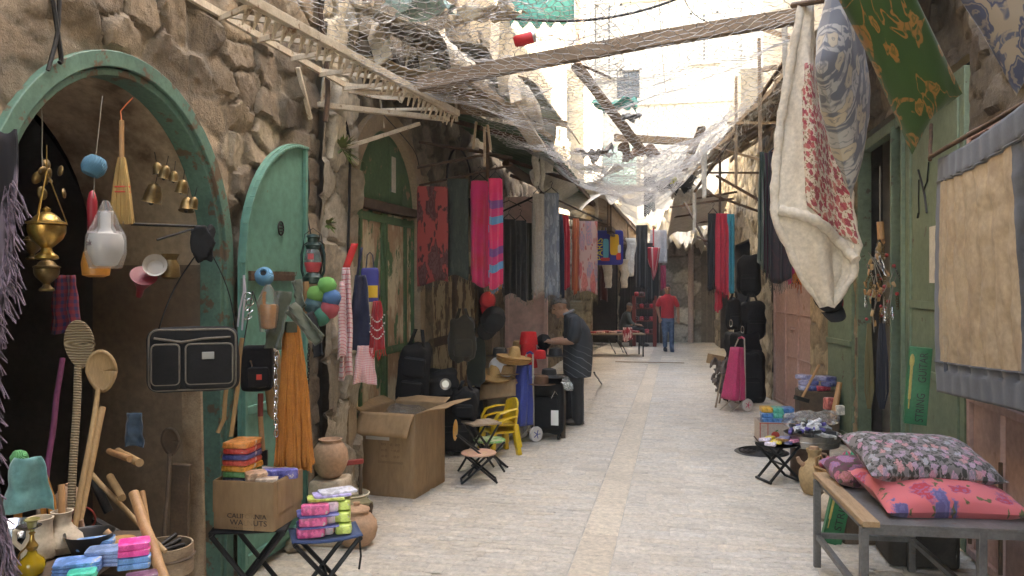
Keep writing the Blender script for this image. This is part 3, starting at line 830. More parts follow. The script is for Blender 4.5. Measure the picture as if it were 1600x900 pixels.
wp(mb, 'valance', M['whitemetal'], t, smooth=False)
for (a, b, w_) in ((V(-2.62, 5.47, 3.11), V(-2.0, 6.75, 3.23), .05), (V(-2.62, 5.62, 3.42), V(-2.62, 5.55, 3.08), .045), (V(-2.6, 5.9, 2.86), V(-2.2, 6.55, 3.16), .04), (V(-2.62, 5.15, 3.3), V(-2.62, 5.35, 2.98), .03), (V(-2.55, 5.75, 3.3), V(-2.04, 5.9, 3.3), .035), (V(-2.5, 6.4, 3.26), V(-1.98, 6.5, 3.27), .03)):
    mb = MB(); mb.bar(a, b, w_, w_ * .8); wp(mb, 'bracket', M['whitemetal'], t, bev=.003)
# second frame behind it with boards and tin
t = thing('board_awning', 'ramshackle awning of bleached boards and curling tin sheets above the green door', 'awning', (WL, 7.4, 3.4))
def sheet(p00, p10, p01, p11, th=.006, corr=0, n=24, curl=0, nz=.02, seed=0):
    p00, p10, p01, p11 = map(Vector, (p00, p10, p01, p11)); mb = MB()
    nn = (p10 - p00).cross(p01 - p00).normalized()
    def fn(u, v):
        p = p00.lerp(p10, u).lerp(p01.lerp(p11, u), v)
        return p + nn * (corr * math.sin(u * (p10 - p00).length / .038) + nz * noise.noise((u * 3 + seed, v * 3, seed)) + curl * max(0, v - .75) ** 2 * 16)
    k = max(n, int((p10 - p00).length / .0095)) if corr else n
    mb.grid(fn, k, 10)
    return mb
for i, (a, b, c, d) in enumerate((((-2.6, 6.0, 4.05), (-2.6, 7.3, 4.1), (-1.7, 6.1, 3.75), (-1.6, 7.4, 3.72)), ((-2.6, 7.2, 4.2), (-2.6, 8.7, 4.25), (-1.55, 7.2, 3.95), (-1.35, 8.6, 3.85)), ((-2.6, 8.6, 4.3), (-2.6, 10.4, 4.2), (-1.4, 8.7, 4.0), (-1.2, 10.2, 3.75)))):
    wp(sheet(a, b, c, d, corr=.009, curl=(.25, .4, .2)[i], seed=i), 'tin_sheet', M['tin'], t, solid=.004)
mb = sheet((-2.6, 6.3, 3.7), (-2.6, 8.2, 3.72), (-1.85, 6.4, 3.52), (-1.7, 8.2, 3.5), nz=.05); wp(mb, 'soffit_sheet', mat('stained_cream_sheet', (.50, .40, .25), (.38, .29, .17), sc=2, c3=(.15, .09, .05), sc3=5, lo3=.62, hi3=.66), t, solid=.008)
for i, (px, y0, y1, w_, tt) in enumerate(((535, 0, 45, 26, 6.6), (575, 30, 95, 30, 6.8), (600, 32, 70, 14, 7.0), (655, 55, 112, 26, 7.0), (690, 60, 120, 12, 7.2), (775, 30, 110, 14, 7.6), (795, 100, 160, 18, 7.6))):
    a, b = P(px, y0 - 12, t=tt + .5), P(px + (14, 26, 5, 16, 3, -4, 12)[i], y1, t=tt - .2); mb = MB(); mb.bar(a, b, w_ * tt / FPX, .022, up=(0, 1, 0)); wp(mb, 'board', M['board'], t, bev=.003)
for (x0, y0, x1, y1, tt) in ((610, 60, 600, 130, 6.8), (640, 70, 625, 160, 6.9), (700, 70, 715, 190, 7.4), (720, 60, 712, 190, 7.6), (560, 20, 545, 130, 6.6), (585, 90, 600, 200, 7.2)):
    mb = MB(); mb.tube([P(x0, y0, t=tt), P(x1, y1, t=tt)], .010, 6); wp(mb, 'stay', M['whitemetal'], t)
for (a, b) in (((-2.6, 6.9, 3.62), (-1.6, 6.9, 3.45)), ((-2.6, 7.9, 3.62), (-1.55, 7.9, 3.46)), ((-2.6, 9.3, 3.9), (-1.3, 9.3, 3.65)), ((-1.75, 6.2, 3.5), (-1.5, 9.4, 3.5))):
    mb = MB(); mb.bar(a, b, .05, .07); wp(mb, 'joist', M['wood'], t, bev=.004)

# green tin awning over the scarves
t = thing('tin_awning', 'dark green sloping tin awning above the hanging scarves', 'awning', (WL, 10, 3.2))
wp(sheet((-2.6, 8.3, 3.75), (-2.6, 12.6, 3.55), (-1.42, 8.3, 3.35), (-1.28, 12.4, 3.02), corr=.008, nz=.03), 'tin_sheet', M['greentin'], t, solid=.004)
for (a, b) in (((-2.62, 8.4, 3.62), (-1.4, 8.4, 3.25)), ((-2.62, 10.3, 3.55), (-1.34, 10.3, 3.1)), ((-2.62, 12.3, 3.48), (-1.3, 12.3, 2.98))):
    mb = MB(); mb.bar(a, b, .035, .05); wp(mb, 'rafter', M['rust'], t)
mb = MB(); mb.bar((-1.42, 8.3, 3.27), (-1.27, 12.5, 2.96), .035, .045); wp(mb, 'edge_rail', M['rust'], t)

# rusty rails, posts and the struts the scarves hang from
def rail(a, b, r, m, label, name='hanging_rail'):
    a, b = Vector(a), Vector(b); o = ctr(a, b); mb = MB(); mb.tube([a - o, b - o], r, 8)
    return mb.solo(name, m, label, 'rail', o)
rail(P(652, 262, X=-2.6), P(768, 240, t=8.1), .014, M['rust'], 'upper rusty rail crossing above the dark green scarf')
rail(P(655, 222, X=-2.62), P(800, 246, t=8.8), .016, M['rust'], 'rusty rail from the wall beside the green door to the tin awning')
rail(P(655, 290, X=-2.6), P(800, 258, t=8.5), .012, M['rust'], 'lowest rusty rail holding the red floral scarf')
rail(P(762, 205, t=8.2), P(762, 300, t=8.2), .02, M['rust'], 'upright rusty post above the checked scarf', 'post')
rail(P(775, 335, t=10.2), P(850, 300, t=9.8), .012, M['iron'], 'thin dark rail carrying the dark scarves by the pink door')
rail(P(845, 300, t=9.6), P(940, 345, t=11.2), .012, M['iron'], 'dark rail carrying the cream and paisley scarves')
b_, e_ = P(790, 255, t=10), P(850, 292, t=11.0); o = ctr(b_, e_); mb = MB(); mb.tube([b_ - o, b_.lerp(e_, .5) - o + V(0, 0, -.03), e_ - o], [.05, .06, .05], 10)
mb.solo('branch_pole', M['darkwood'], 'thick dark wooden pole under the green tin awning', 'pole', o)
# dead arch ironwork hoop
o = P(715, 262, X=-2.6); mb = MB(); mb.tube([V(.03, .55 * math.cos(a * PI / 14), .42 * math.sin(a * PI / 14) - .2) for a in range(15)], .013, 6); mb.solo('iron_hoop', M['iron'], 'bent iron hoop on the wall above the peeling door', 'hoop', o)
for i, (px, py, ln) in enumerate(((744, 190, 42), (757, 198, 62), (762, 195, 40))):
    a = P(px, py, t=7.4); mb = MB(); mb.bar((0, 0, 0), (.03 * (i - 1), .01, -ln * 7.4 / FPX), .022, .012); mb.solo('wood_strip', M['wood'], ('short split wooden strip dangling below the net, left one', 'longest split wooden strip dangling below the net', 'split wooden strip dangling below the net, right one')[i], 'wood strip', a)

# the beam across the street
a, b = P(655, 131, t=6.05), P(1262, 24, t=5.95)
o = ctr(a, b); mb = MB(); K = 16
d = (b - a)
for i in range(1):
    def fn(u, v):
        p = a - o + d * u; ang = 2 * PI * v + PI / 4
        k = .5 * (1 + .08 * noise.noise((u * 9, v * 2, 0)))
        return p + V(0, math.copysign(min(1, abs(math.cos(ang)) * 1.45), math.cos(ang)) * .085 * k * 1.1, math.copysign(min(1, abs(math.sin(ang)) * 1.45), math.sin(ang)) * .105 * k + .02 * math.sin(u * 3))
    mb.grid(fn, 40, 24)
mb.solo('wooden_beam', M['plank'], 'long weathered wooden beam laid across the street under the wire net', 'beam', o, ang=60)

# wire netting
wire = mat('galvanised_wire', (.52, .51, .50), (.36, .35, .345), sc=3, rough=.5, metal=.35, c3=(.20, .13, .09), sc3=2, lo3=.6, hi3=.75)
def hexnet(fn, wu, wv, cell, rad, seed=0, drop=.0):
    """Hexagonal netting over fn(u, v) (metres): every wire a three-sided rod."""
    r = random.Random(seed); h = cell * .58; E = []
    pts = {}
    def pt(i, j, k):
        key = (i, j, k)
        if key not in pts:
            x = (i + (.5 if j % 2 else 0)) * cell; y = j * h * 1.5 + (h if k else 0)
            pts[key] = (x, y)
        return key
    nx, ny = int(wu / cell), int(wv / (h * 1.5))
    for j in range(ny):
        for i in range(nx):
            E.append((pt(i, j, 0), pt(i, j, 1)))
            l, rr = (i, i + 1) if j % 2 else (i - 1, i)
            for q in (l, rr):
                if 0 <= q < nx and j + 1 < ny: E.append((pt(i, j, 1), pt(q, j + 1, 0)))
    pos = {}
    for k, (x, y) in pts.items():
        if x > wu or y > wv: continue
        jx, jy = r.uniform(-.2, .2) * cell, r.uniform(-.2, .2) * cell
        pos[k] = Vector(fn(min(1, max(0, (x + jx) / wu)), min(1, max(0, (y + jy) / wv))))
    mb = MB(); vs_ = []; fs = []
    for a_, b_ in E:
        if a_ not in pos or b_ not in pos or r.random() < drop: continue
        p, q = pos[a_], pos[b_]; dd = q - p
        if dd.length < 1e-5: continue
        dd.normalize(); u = dd.cross(V(.3, .2, .9)).normalized() * rad; w = dd.cross(u)
        k = len(vs_)
        for e in (p, q):
            vs_ += [e + u, e - u * .5 + w * .87, e - u * .5 - w * .87]
        fs += [(k, k + 1, k + 4, k + 3), (k + 1, k + 2, k + 5, k + 4), (k + 2, k, k + 3, k + 5)]
    mb.add(vs_, fs)
    return mb
def edges(y):   # left and right hold of the net
    l = V(-1.98 + .09 * (y - 6.8), y, 3.36 + .05 * math.sin(y * 2.1)); t_ = (y - 6) / 8
    return l, V(1.0 - .85 * min(1.1, max(-.2, t_)), y, 3.62 + .03 * math.sin(y * 3))
def netA(u, v):
    y = 3.1 + 10.6 * v; l, r_ = edges(y); p = l.lerp(r_, u); s_ = math.sin(PI * u)
    sag = .12 + .40 * max(0, min(1, (y - 6) / 3)) if y > 6 else .12 + .1 * (6 - y) / 3
    p.z += -sag * s_ + .07 * noise.noise((u * 4, y * .9, 1.5)) + .05 * noise.noise((u * 9, y * 2.3, 5)) + .10 * math.sin(y * 1.7 + u * 2) * s_
    p.y += .12 * noise.noise((u * 3, y * 1.3, 9))
    return p
wo = V(-.6, 8, 3.3)
mb = hexnet(netA, 3.0, 10.6, .078, .0023, 1, .02); o = mb.build('wire_net', wire, None, smooth=False); o['label'] = 'large sagging sheet of hexagonal chicken wire stretched over the street'; o['category'] = 'wire net'
def netB(u, v):   # a second loose layer lies bunched up in the low belly
    y = 7.6 + 5.6 * v; l, r_ = edges(y); l = l.lerp(r_, .06); p = l.lerp(r_, u * .95); s_ = math.sin(PI * u)
    p.z += -.40 * s_ - .06 + .10 * noise.noise((u * 5, y * 1.2, 3)) + .07 * noise.noise((u * 12, y * 3, 7))
    return p
mb = hexnet(netB, 2.7, 5.6, .074, .0021, 2, .05); o = mb.build('wire_net', wire, None, smooth=False); o['label'] = 'second crumpled layer of chicken wire bunched in the low belly of the net'; o['category'] = 'wire net'
def netC(u, v):   # folded strip along the left rail near the camera
    y = 4.1 + 3.6 * v; p = V(-2.1 + 1.75 * u, y - .2 * u, 3.52 + .25 * u * (1 - u) + .12 * noise.noise((u * 4, y * 2, 3)) + .08 * noise.noise((u * 11, y * 4, 8)))
    return p
mb = hexnet(netC, 2.0, 3.6, .075, .0022, 5, .04); o = mb.build('wire_net', wire, None, smooth=False); o['label'] = 'doubled strip of chicken wire lying over the cream awning frame'; o['category'] = 'wire net'

def netD(u, v):   # a third, ragged piece closing over the far end
    y = 9.6 + 5.0 * v; l, r_ = edges(y); p = l.lerp(r_, .08 + .88 * u); s_ = math.sin(PI * u)
    p.z += -.30 * s_ + .02 + .10 * noise.noise((u * 5, y * 1.4, 13)) + .09 * noise.noise((u * 12, y * 3, 17)); return p
mb = hexnet(netD, 2.3, 5.0, .076, .0021, 8, .06); o = mb.build('wire_net', wire, None, smooth=False); o['label'] = 'ragged third piece of chicken wire closing over the far end of the net'; o['category'] = 'wire net'

# things caught in the net
mb = MB(); L = .06
mb.lathe([(0, -L), (.026, -L), (.033, -L + .012), (.033, L - .014), (.026, L), (0, L)], n=20)
t = thing('soda_can', 'crushed red drinks can caught in the net above the beam', 'can', P(820, 61, t=4.45), (R(10), R(78), R(12)))
mb = MB(); mb.lathe([(.026, -L), (.033, -L + .012), (.0335, 0), (.033, L - .012)], n=20); mb.build('body', mat('red_printed_can', (.50, .02, .03), (.42, .015, .025), sc=10, rough=.35, metal=.3), t)
mb = MB(); mb.lathe([(0, L - .006), (.026, L - .004), (.028, L + .002), (.033, L - .012)], n=20); mb.lathe([(.026, -L), (.0, -L + .006)], n=20); mb.build('lid', NT('aluminium').done((.7, .7, .7), .3, .9), t)
def strip_text(m_, col, th):  # a white wave along the can
    mb = MB(); mb.tube([V(.0342 * math.cos(a), .0342 * math.sin(a), -.045 + .09 * (a + .2) / 2.2) for a in [(-.2 + 2.2 * i / 14) for i in range(15)]], .005, 5, flat=.2); mb.build('wave_band', m_, t)
strip_text(NT('white_print').done((.8, .8, .8), .4), None, 0)
def plank(a, b, w_, h_, m, label, cat='plank', name='plank', seed=0):
    a, b = Vector(a), Vector(b); o = ctr(a, b); d = b - a; mb = MB()
    def fn(u, v):
        ang = 2 * PI * v + PI / 4; c, s_ = math.cos(ang), math.sin(ang)
        sd = d.cross(V(0, 0, 1)).normalized(); up = sd.cross(d).normalized()
        k = 1 + .18 * noise.noise((u * 5, v * 3, seed))
        return a - o + d * u + sd * math.copysign(min(.707, abs(c)), c) * w_ * .7 * k + up * math.copysign(min(.707, abs(s_)), s_) * h_ * .7 * k
    mb.grid(fn, 24, 16); return mb.solo(name, m, label, cat, o, ang=50)
plank(P(900, 102, t=8.4), P(1000, 232, t=9.6), .11, .05, M['plank'], 'dark brown plank lying slantwise on the net in mid street')
plank(P(880, 90, t=8.6), P(955, 122, t=8.8), .02, .02, M['rust'], 'thin rusty bar lying on the net beside the dark plank', 'bar', 'iron_bar')
plank(P(795, 160, t=7.8), P(845, 235, t=8.4), .16, .03, M['board'], 'broken pale board hanging from the edge of the left awning', seed=4)
plank(P(1096, 200, t=10.5), P(1068, 266, t=12.2), .10, .05, M['wood'], 'brown board along the street edge of the right canopy', seed=6)
plank(P(960, 215, t=11.2), P(1090, 222, t=11.4), .06, .10, M['wood'], 'short weathered timber spanning the far part of the net', seed=8)
def rag(p, size, m, label, seed, cat='rag', name='rag', fold=.35, flat=1.0, n=18):
    mb = MB(); sx, sy, sz = size
    def fn(u, v):
        x, y = u - .5, v - .5; q = V(u * 3 + seed * 3.1, v * 3 + seed, seed)
        e = 1 + .3 * noise.noise((u * 5, v * 5, seed + 9))
        return V(x * sx * e + .25 * sx * noise.noise(q * 1.3) * fold * 2, y * sy * e + sy * .2 * noise.noise(q + V(7, 0, 0)), sz * (noise.noise(q) + .5 * noise.noise(q * 2.3)) * flat)
    mb.grid(fn, n, n); return mb.solo(name, m, label, cat, p, solid=.003)
white_rag = mat('dusty_white_plastic', (.72, .68, .60), (.55, .50, .43), sc=4, rough=.7, bump=.2)
rag(P(1000, 238, t=9.7), (.42, .36, .16), mat('brown_cardboard_scrap', (.30, .20, .14), sc=6), 'torn brown cardboard caught at the foot of the dark plank', 3)
rag(P(962, 165, t=9.2), (.5, .35, .12), mat('teal_netting_rag', (.10, .42, .36), sc=6), 'teal scrap of tarpaulin lying on the net behind the plank', 5)
rag(P(986, 183, t=9.0), (.2, .16, .08), mat('grey_plastic_bag', (.25, .25, .24), sc=6), 'small grey plastic bag on the net', 6)
rag(P(1010, 296, t=13.6), (.75, .3, .08), white_rag, 'long dirty white plastic sheet sagging at the far end of the net', 7)
rag(P(1055, 290, t=12.8), (.55, .4, .2), mat('black_plastic', (.03, .03, .03), rough=.4), 'black plastic bag lying in the far end of the net', 8)
rag(P(1045, 281, t=12.6), (.22, .2, .1), mat('yellow_plastic', (.62, .62, .04), sc=5), 'bright yellow plastic scrap in the far end of the net', 9)
rag(P(1062, 300, t=13.2), (.12, .12, .1), mat('olive_yellow_plastic', (.5, .46, .05), sc=5), 'small olive yellow scrap by the right canopy edge', 10)
rag(P(1068, 305, t=13.0), (.3, .35, .18), white_rag, 'white plastic bag bunched at the right canopy corner', 11)
rag(P(930, 240, t=8.9), (.4, .3, .12), mat('grey_rag', (.33, .30, .28)), 'dull grey rag lying in the belly of the net', 12)
rag(P(660, 8, t=5.2), (.4, .3, .1), mat('mint_plastic', (.45, .60, .54)), 'pale mint plastic scrap on the net near the top', 13)
rag(P(755, 20, t=6.0), (.5, .3, .12), M['board'], 'pale curled sheet on the net left of the drinks can', 14)
# far end roof rubble: dirty white sheets heaped over the end wall
t = thing('rubble_roof', 'heap of dirty white sheeting and rubble on top of the end wall', 'roof', (.2, 23.8, 3.0))
for i, (x, y, z, s_) in enumerate(((-.9, 23.6, 3.05, 1.5), (.1, 23.5, 3.1, 1.6), (1.0, 23.5, 3.15, 1.4), (-.3, 23.9, 3.45, 1.8), (.7, 23.9, 3.5, 1.6))):
    mb = MB(); mb.grid(lambda u, v: V((u - .5) * s_, (v - .5) * 1.3, .55 * noise.fractal((u * 3 + i * 5, v * 3, i), .6, 2.1, 5) + .15 * math.sin(v * 3)), 30, 24)
    mb.build('sheeting', white_rag, t, loc=V(x, y, z) - t.location, solid=.01, kind=None)
t = thing('far_awning', 'bright white tarpaulin awning sloping over the far right shops', 'awning', (.8, 19, 3.3))
wp(sheet((1.0, 16.0, 3.5), (1.0, 22.5, 3.5), (-.1, 16.2, 3.55), (-.35, 22.5, 3.0), nz=.25, n=30), 'tarpaulin', white_rag, t, solid=.006)
for y in (16.4, 19, 22): mb = MB(); mb.bar((1.05, y, 3.45), (-.2, y, 3.3), .04); wp(mb, 'rafter', M['rust'], t)
mb = MB(); mb.tube([(.32, 24.08, 0), (.32, 24.08, 3.2)], .085, 12); [mb.lathe([(.1, -.03), (.1, .03)], (.32, 24.08, z), 12) for z in (.6, 1.7, 2.8)]
mb.solo('downpipe', mat('pale_pink_pipe', (.48, .38, .35), (.42, .33, .30), sc=3), 'pale pink downpipe standing against the far end wall', 'pipe')

# far left slatted eaves
t = thing('slatted_awning', 'wooden awning with upright slats along the far left shops', 'awning', (-1.6, 17, 2.7))
wp(sheet((-2.4, 12.9, 3.55), (-2.1, 22.6, 3.45), (-1.12, 12.9, 3.12), (-1.05, 22.6, 3.2), corr=.008), 'tin_sheet', M['tin'], t, solid=.006)
for i in range(46):
    y = 13.0 + .21 * i
    mb = MB(); mb.box((-1.12, y, 2.88), (.02, .13, .38)); wp(mb, 'slat', M['wood'], t)
for z, k in ((3.09, .06), (2.66, .07), (2.58, .03)): mb = MB(); mb.box((-1.10, 17.8, z), (.05, 9.8, k)); wp(mb, 'rail', M['darkwood'], t)
for y in (13.0, 17.4, 22.4):
    mb = MB(); mb.box((-1.12, y, 2.88), (.07, .09, .6)); wp(mb, 'post', M['darkwood'], t)
    mb = MB(); mb.bar((-2.4, y, 3.0), (-1.12, y, 2.7), .06); wp(mb, 'bracket', M['darkwood'], t)

# white cloth slung under the left awnings
mb = MB()
top = [P(866, 240, t=10.2), P(880, 262, t=10.6), P(905, 288, t=11.2), P(940, 278, t=12.0), P(962, 256, t=12.6), P(976, 262, t=13)]
bot = [P(872, 300, t=10.3), P(880, 318, t=10.5), P(908, 326, t=11.0), P(942, 302, t=11.7), P(955, 318, t=12.3), P(972, 305, t=12.8)]
def pl(ps, u):
    u *= len(ps) - 1; i = min(int(u), len(ps) - 2); f_ = u - i; f_ = f_ * f_ * (3 - 2 * f_); return ps[i].lerp(ps[i + 1], f_)
o = ctr(*top)
mb.grid(lambda u, v: pl(top, u).lerp(pl(bot, u), v) - o + V(-.35 * math.sin(PI * v), 0, -.10 * math.sin(PI * v) * math.sin(PI * u)) + .06 * V(noise.noise((u * 6, v * 4, 0)), noise.noise((u * 6, v * 4, 5)), noise.noise((u * 9, v * 3, 9))), 50, 16)
mb.solo('white_cloth', mat('white_canvas', (.78, .75, .68), (.68, .64, .56), sc=3, bump=.2, bsc=30), 'white canvas cloth slung in a loop under the left awnings', 'cloth', o, solid=.004)
rag(P(925, 262, t=12.5), (.45, .35, .1), white_rag, 'stiff white sheet edge above the slung white cloth', 16)
def streamer(px, py, ln, w_, t_, m, label, seed=0, cat='rag'):
    mb = MB(); k = t_ / FPX
    mb.grid(lambda u, v: V((u - .5) * w_ * k * (1 - .4 * v) + .3 * w_ * k * noise.noise((v * 3, seed, 0)), .04 * noise.noise((v * 3, seed, 4)), -ln * k * v), 3, 14)
    return mb.solo('rag_strip', m, label, cat, P(px, py, t=t_), solid=.003)
streamer(838, 215, 75, 14, 9.6, white_rag, 'frayed white strip hanging at the end of the green tin awning', 1)
streamer(848, 240, 60, 8, 9.7, white_rag, 'thin frayed white strip beside the awning end', 2)
streamer(858, 195, 75, 22, 9.8, white_rag, 'broad twisted white strip hanging from the net edge', 3)
streamer(932, 285, 60, 8, 12.2, white_rag, 'narrow white ribbon hanging over the patterned scarf', 4)
streamer(988, 380, 50, 9, 15.0, white_rag, 'long pale rag hanging in the dark far left shop', 5)
streamer(1100, 225, 85, 10, 10.0, white_rag, 'pale ribbon hanging from the right canopy edge', 6)
streamer(1085, 290, 75, 7, 12.0, white_rag, 'thin pale ribbon hanging at the far corner of the right canopy', 7)
streamer(1226, 25, 110, 10, 6.2, white_rag, 'frayed strip hanging from the beam end beside the cream quilt', 8)

# right-hand canopy: sheet, rafters, struts
t = thing('timber_canopy', 'right-hand canopy of patched sheets on rough timber and iron struts', 'awning', (1.6, 9.5, 3.3))
E_ = lambda y: edges(y)[1]
shm = mat('stained_underside_sheet', (.46, .38, .28), (.33, .26, .18), sc=1.6, c3=(.16, .11, .07), sc3=3, lo3=.55, hi3=.72, rough=.85, bump=.2)
for i, (y0, y1, f0) in enumerate(((5.6, 7.6, .0), (7.75, 9.9, .06), (10.0, 12.2, .0), (12.3, 14.2, .1))):
    a, b = E_(y0), E_(y1); wa, wb = V(right_x(y0), y0, 4.25), V(right_x(y1), y1, 4.2)
    wp(sheet(wa, wb, wa.lerp(a, .97 - f0) + V(0, 0, .05), wb.lerp(b, 1 - f0) + V(0, 0, .05), nz=.06, seed=i), 'roof_sheet', shm, t, solid=.012)
for y in (5.8, 6.6, 7.5, 8.4, 9.3, 10.2, 11.1, 12.0, 13.0, 14.0):
    mb = MB(); mb.bar(V(right_x(y), y, 4.14), E_(y) + V(0, 0, -.02), .05, .06); wp(mb, 'rafter', M['wood'], t, bev=.004)
ys_ = [5.7 + .6 * i for i in range(15)]
for k in (0, .35, .7):
    mb = MB()
    for i in range(14):
        p, q = (V(right_x(y), y, 4.06).lerp(E_(y), 1 - k) + V(0, 0, -.06) for y in ys_[i:i + 2]); mb.bar(p, q, .035, .045)
    wp(mb, 'purlin', M['wood'], t)
for (x0, y0, t0, x1, y1, t1) in ((1138, 192, 9, 1235, 192, 7.4), (1108, 228, 10.5, 1190, 250, 8.6), (1110, 270, 11, 1188, 270, 9.4), (1120, 275, 10.5, 1190, 315, 9.4), (1100, 300, 12, 1185, 330, 10.2), (1090, 310, 12.5, 1150, 300, 11), (1186, 60, 7.6, 1188, 240, 7.6), (1150, 120, 9, 1150, 290, 9), (1125, 215, 10.5, 1125, 365, 10.5), (1090, 370, 13, 1125, 385, 12), (1062, 300, 14, 1110, 395, 12.5), (1230, 90, 7.0, 1085, 300, 12)):
    mb = MB(); mb.bar(P(x0, y0, t=t0), P(x1, y1, t=t1), .032, .026); wp(mb, 'strut', M['rust'] if t1 > 9 else M['wood'], t)
for (x0, y0, t0, x1, y1, t1) in ((1240, 25, 6.3, 1260, 40, 5.6), (1190, 110, 8, 1210, 105, 7), (1180, 40, 7.5, 1240, 60, 6.5)):
    mb = MB(); mb.bar(P(x0, y0, t=t0), P(x1, y1, t=t1), .05, .04); wp(mb, 'strut', M['wood'], t)
# fringe of torn netting along the canopy edge
mb = MB(); r_ = random.Random(11)
for i in range(260):
    y = 6.2 + 7.6 * r_.random(); p = E_(y) + V(r_.uniform(-.08, .1), 0, r_.uniform(-.08, .06)); L = r_.uniform(.05, .3)
    mb.tube([p, p + V(r_.uniform(-.1, .1), r_.uniform(-.15, .15), -L * .5), p + V(r_.uniform(-.16, .16), r_.uniform(-.2, .2), -L)], .0025, 3, cap=False)
o = mb.build('frayed_netting', mat('frayed_twine', (.50, .44, .35), sc=5)); o['label'] = 'frayed twine and torn netting fringing the right canopy edge'; o['category'] = 'netting'
# cables
def cable(pts, r, label, m=None, name='cable'):
    pts = [Vector(p) for p in pts]; o = ctr(*pts); out = []
    for i in range(len(pts) - 1):
        p0, p1, p2, p3 = pts[max(0, i - 1)], pts[i], pts[i + 1], pts[min(len(pts) - 1, i + 2)]
        for k in range(8):
            s_ = k / 8; out.append(.5 * ((2 * p1) + (p2 - p0) * s_ + (2 * p0 - 5 * p1 + 4 * p2 - p3) * s_ ** 2 + (3 * p1 - p0 - 3 * p2 + p3) * s_ ** 3) - o)
    out.append(pts[-1] - o); mb = MB(); mb.tube(out, r, 6); return mb.solo(name, m or M['iron'], label, 'cable', o)
cable([P(700, 20, t=6.4), P(870, 33, t=6.6), P(980, 22, t=6.6), P(1075, -10, t=6.6), P(1120, -50, t=6.6)], .011, 'thick dark cable swagged high across the street')
cable([P(1065, -20, t=8), P(1075, 10, t=8), P(1100, 32, t=8), P(1150, 45, t=8)], .005, 'thin dark cable curling near the right canopy')
cable([P(527, 150, X=-2.6), P(545, 215, X=-2.6), P(546, 300, X=-2.58), P(543, 420, X=-2.58)], .012, 'dark cable running down the wall beside the green arched door')
cable([P(478, 235, X=-2.57), P(483, 290, X=-2.56), P(480, 330, X=-2.56), P(486, 368, X=-2.52)], .005, 'thin wire holding the storm lantern on the wall')
cable([P(75, 110, X=-2.6), P(90, 50, X=-2.6), P(93, -20, X=-2.6)], .009, 'dark cable on the stones above the arched shop')
cable([P(80, -20, X=-2.6), P(95, 85, X=-2.6), P(93, 98, X=-2.6)], .010, 'second dark cable ending above the arch')
cable([P(500, 10, X=-2.56), P(512, 130, X=-2.55), P(508, 190, X=-2.55)], .02, 'rusty pipe running down the pale pilaster', M['rust'])
cable([P(600, 180, X=-2.6), P(645, 232, X=-2.6), P(655, 260, X=-2.6)], .004, 'thin slack wire from the frame to the rails')
cable([P(1028, -40, t=9), P(1033, 60, t=9.2), P(1040, 145, t=9.5)], .004, 'thin upright wire in mid street')
# teal mesh screen high on the left
o = P(850, 20, t=13); mb = MB(); mb.grid(lambda u, v: V(-1.6 + 2.1 * u, .3 * noise.noise((u * 3, v * 3, 0)), -.2 + 3.4 * v + .06 * math.sin(u * 60)), 60, 10)
mb.solo('mesh_screen', mat('teal_mesh', (.10, .40, .36), (.08, .33, .30), sc=5), 'teal mesh screen hung high above the left roofs', 'screen', o, solid=.006)
# plant tufts in the wall
def tuft(p, label, seed, s_=.16):
    r_ = random.Random(seed); mb = MB()
    for i in range(60):
        a, b = r_.uniform(-1.3, 1.3), r_.uniform(-.6, 1.2); d = V(math.cos(a) * .7, math.sin(a), b * .8).normalized(); L = s_ * r_.uniform(.4, 1)
        q = d * L + V(0, 0, -.3 * L * L / s_); w_ = d.cross(V(0, 0, 1)).normalized() * .012
        mb.add([V(0, 0, 0), q * .6 + w_, q, q * .6 - w_], [(0, 1, 2, 3)])
    mb.solo('wall_plant', mat('wall_weed_leaf', (.13, .20, .05), (.20, .22, .08), sc=20), label, 'plant', p)
tuft(P(533, 232, X=-2.57), 'green weed sprouting from the wall left of the green arched door', 1, .22)
tuft(P(512, 350, X=-2.55), 'small green weed low on the pale pilaster', 2, .10)

t = thing('unseen_shade_canopy', 'unseen tarpaulin roof added to shade the near shops', 'awning', (-.4, -2, 4.3))  # roof out of view, added to darken the near sides of the street
wp(sheet((-2.6, -7.5, 4.35), (1.8, -7.5, 4.5), (-2.6, .6, 4.3), (1.8, .8, 4.5), nz=.15, n=24), 'tarpaulin', shm, t, solid=.01)  # sheet of the added unseen shade roof
for y in (-6, -3, 0): mb = MB(); mb.bar((-2.64, y, 4.2), (1.84, y, 4.35), .07, .1); wp(mb, 'rafter', M['wood'], t)

# ------------------------------------------------------------------ shared goods builders
def softbox(mb, c, size, e=.35, n=28, m=18, rot=None, mi=0, wob=0, seed=0):
    vs_, fs, uv = [], [], []
    pw = lambda x: math.copysign(abs(x) ** e, x)
    for j in range(m + 1):
        th = PI * j / m
        for k in range(n):
            a = 2 * PI * k / n
            d = V(pw(math.sin(th)) * pw(math.cos(a)), pw(math.sin(th)) * pw(math.sin(a)), -pw(math.cos(th)))
            q = 1 + (wob * noise.noise(d * 1.6 + V(seed, seed * 2.3, 0)) if wob else 0)
            vs_.append((d.x * size[0] / 2 * q, d.y * size[1] / 2 * q, d.z * size[2] / 2 * q)); uv.append((.5 + d.x / 2, .5 + d.z / 2))
    for j in range(m):
        for k in range(n):
            k2 = (k + 1) % n; fs.append((j * n + k, j * n + k2, (j + 1) * n + k2, (j + 1) * n + k))
    return mb.add(vs_, fs, mi, uv, c, rot)

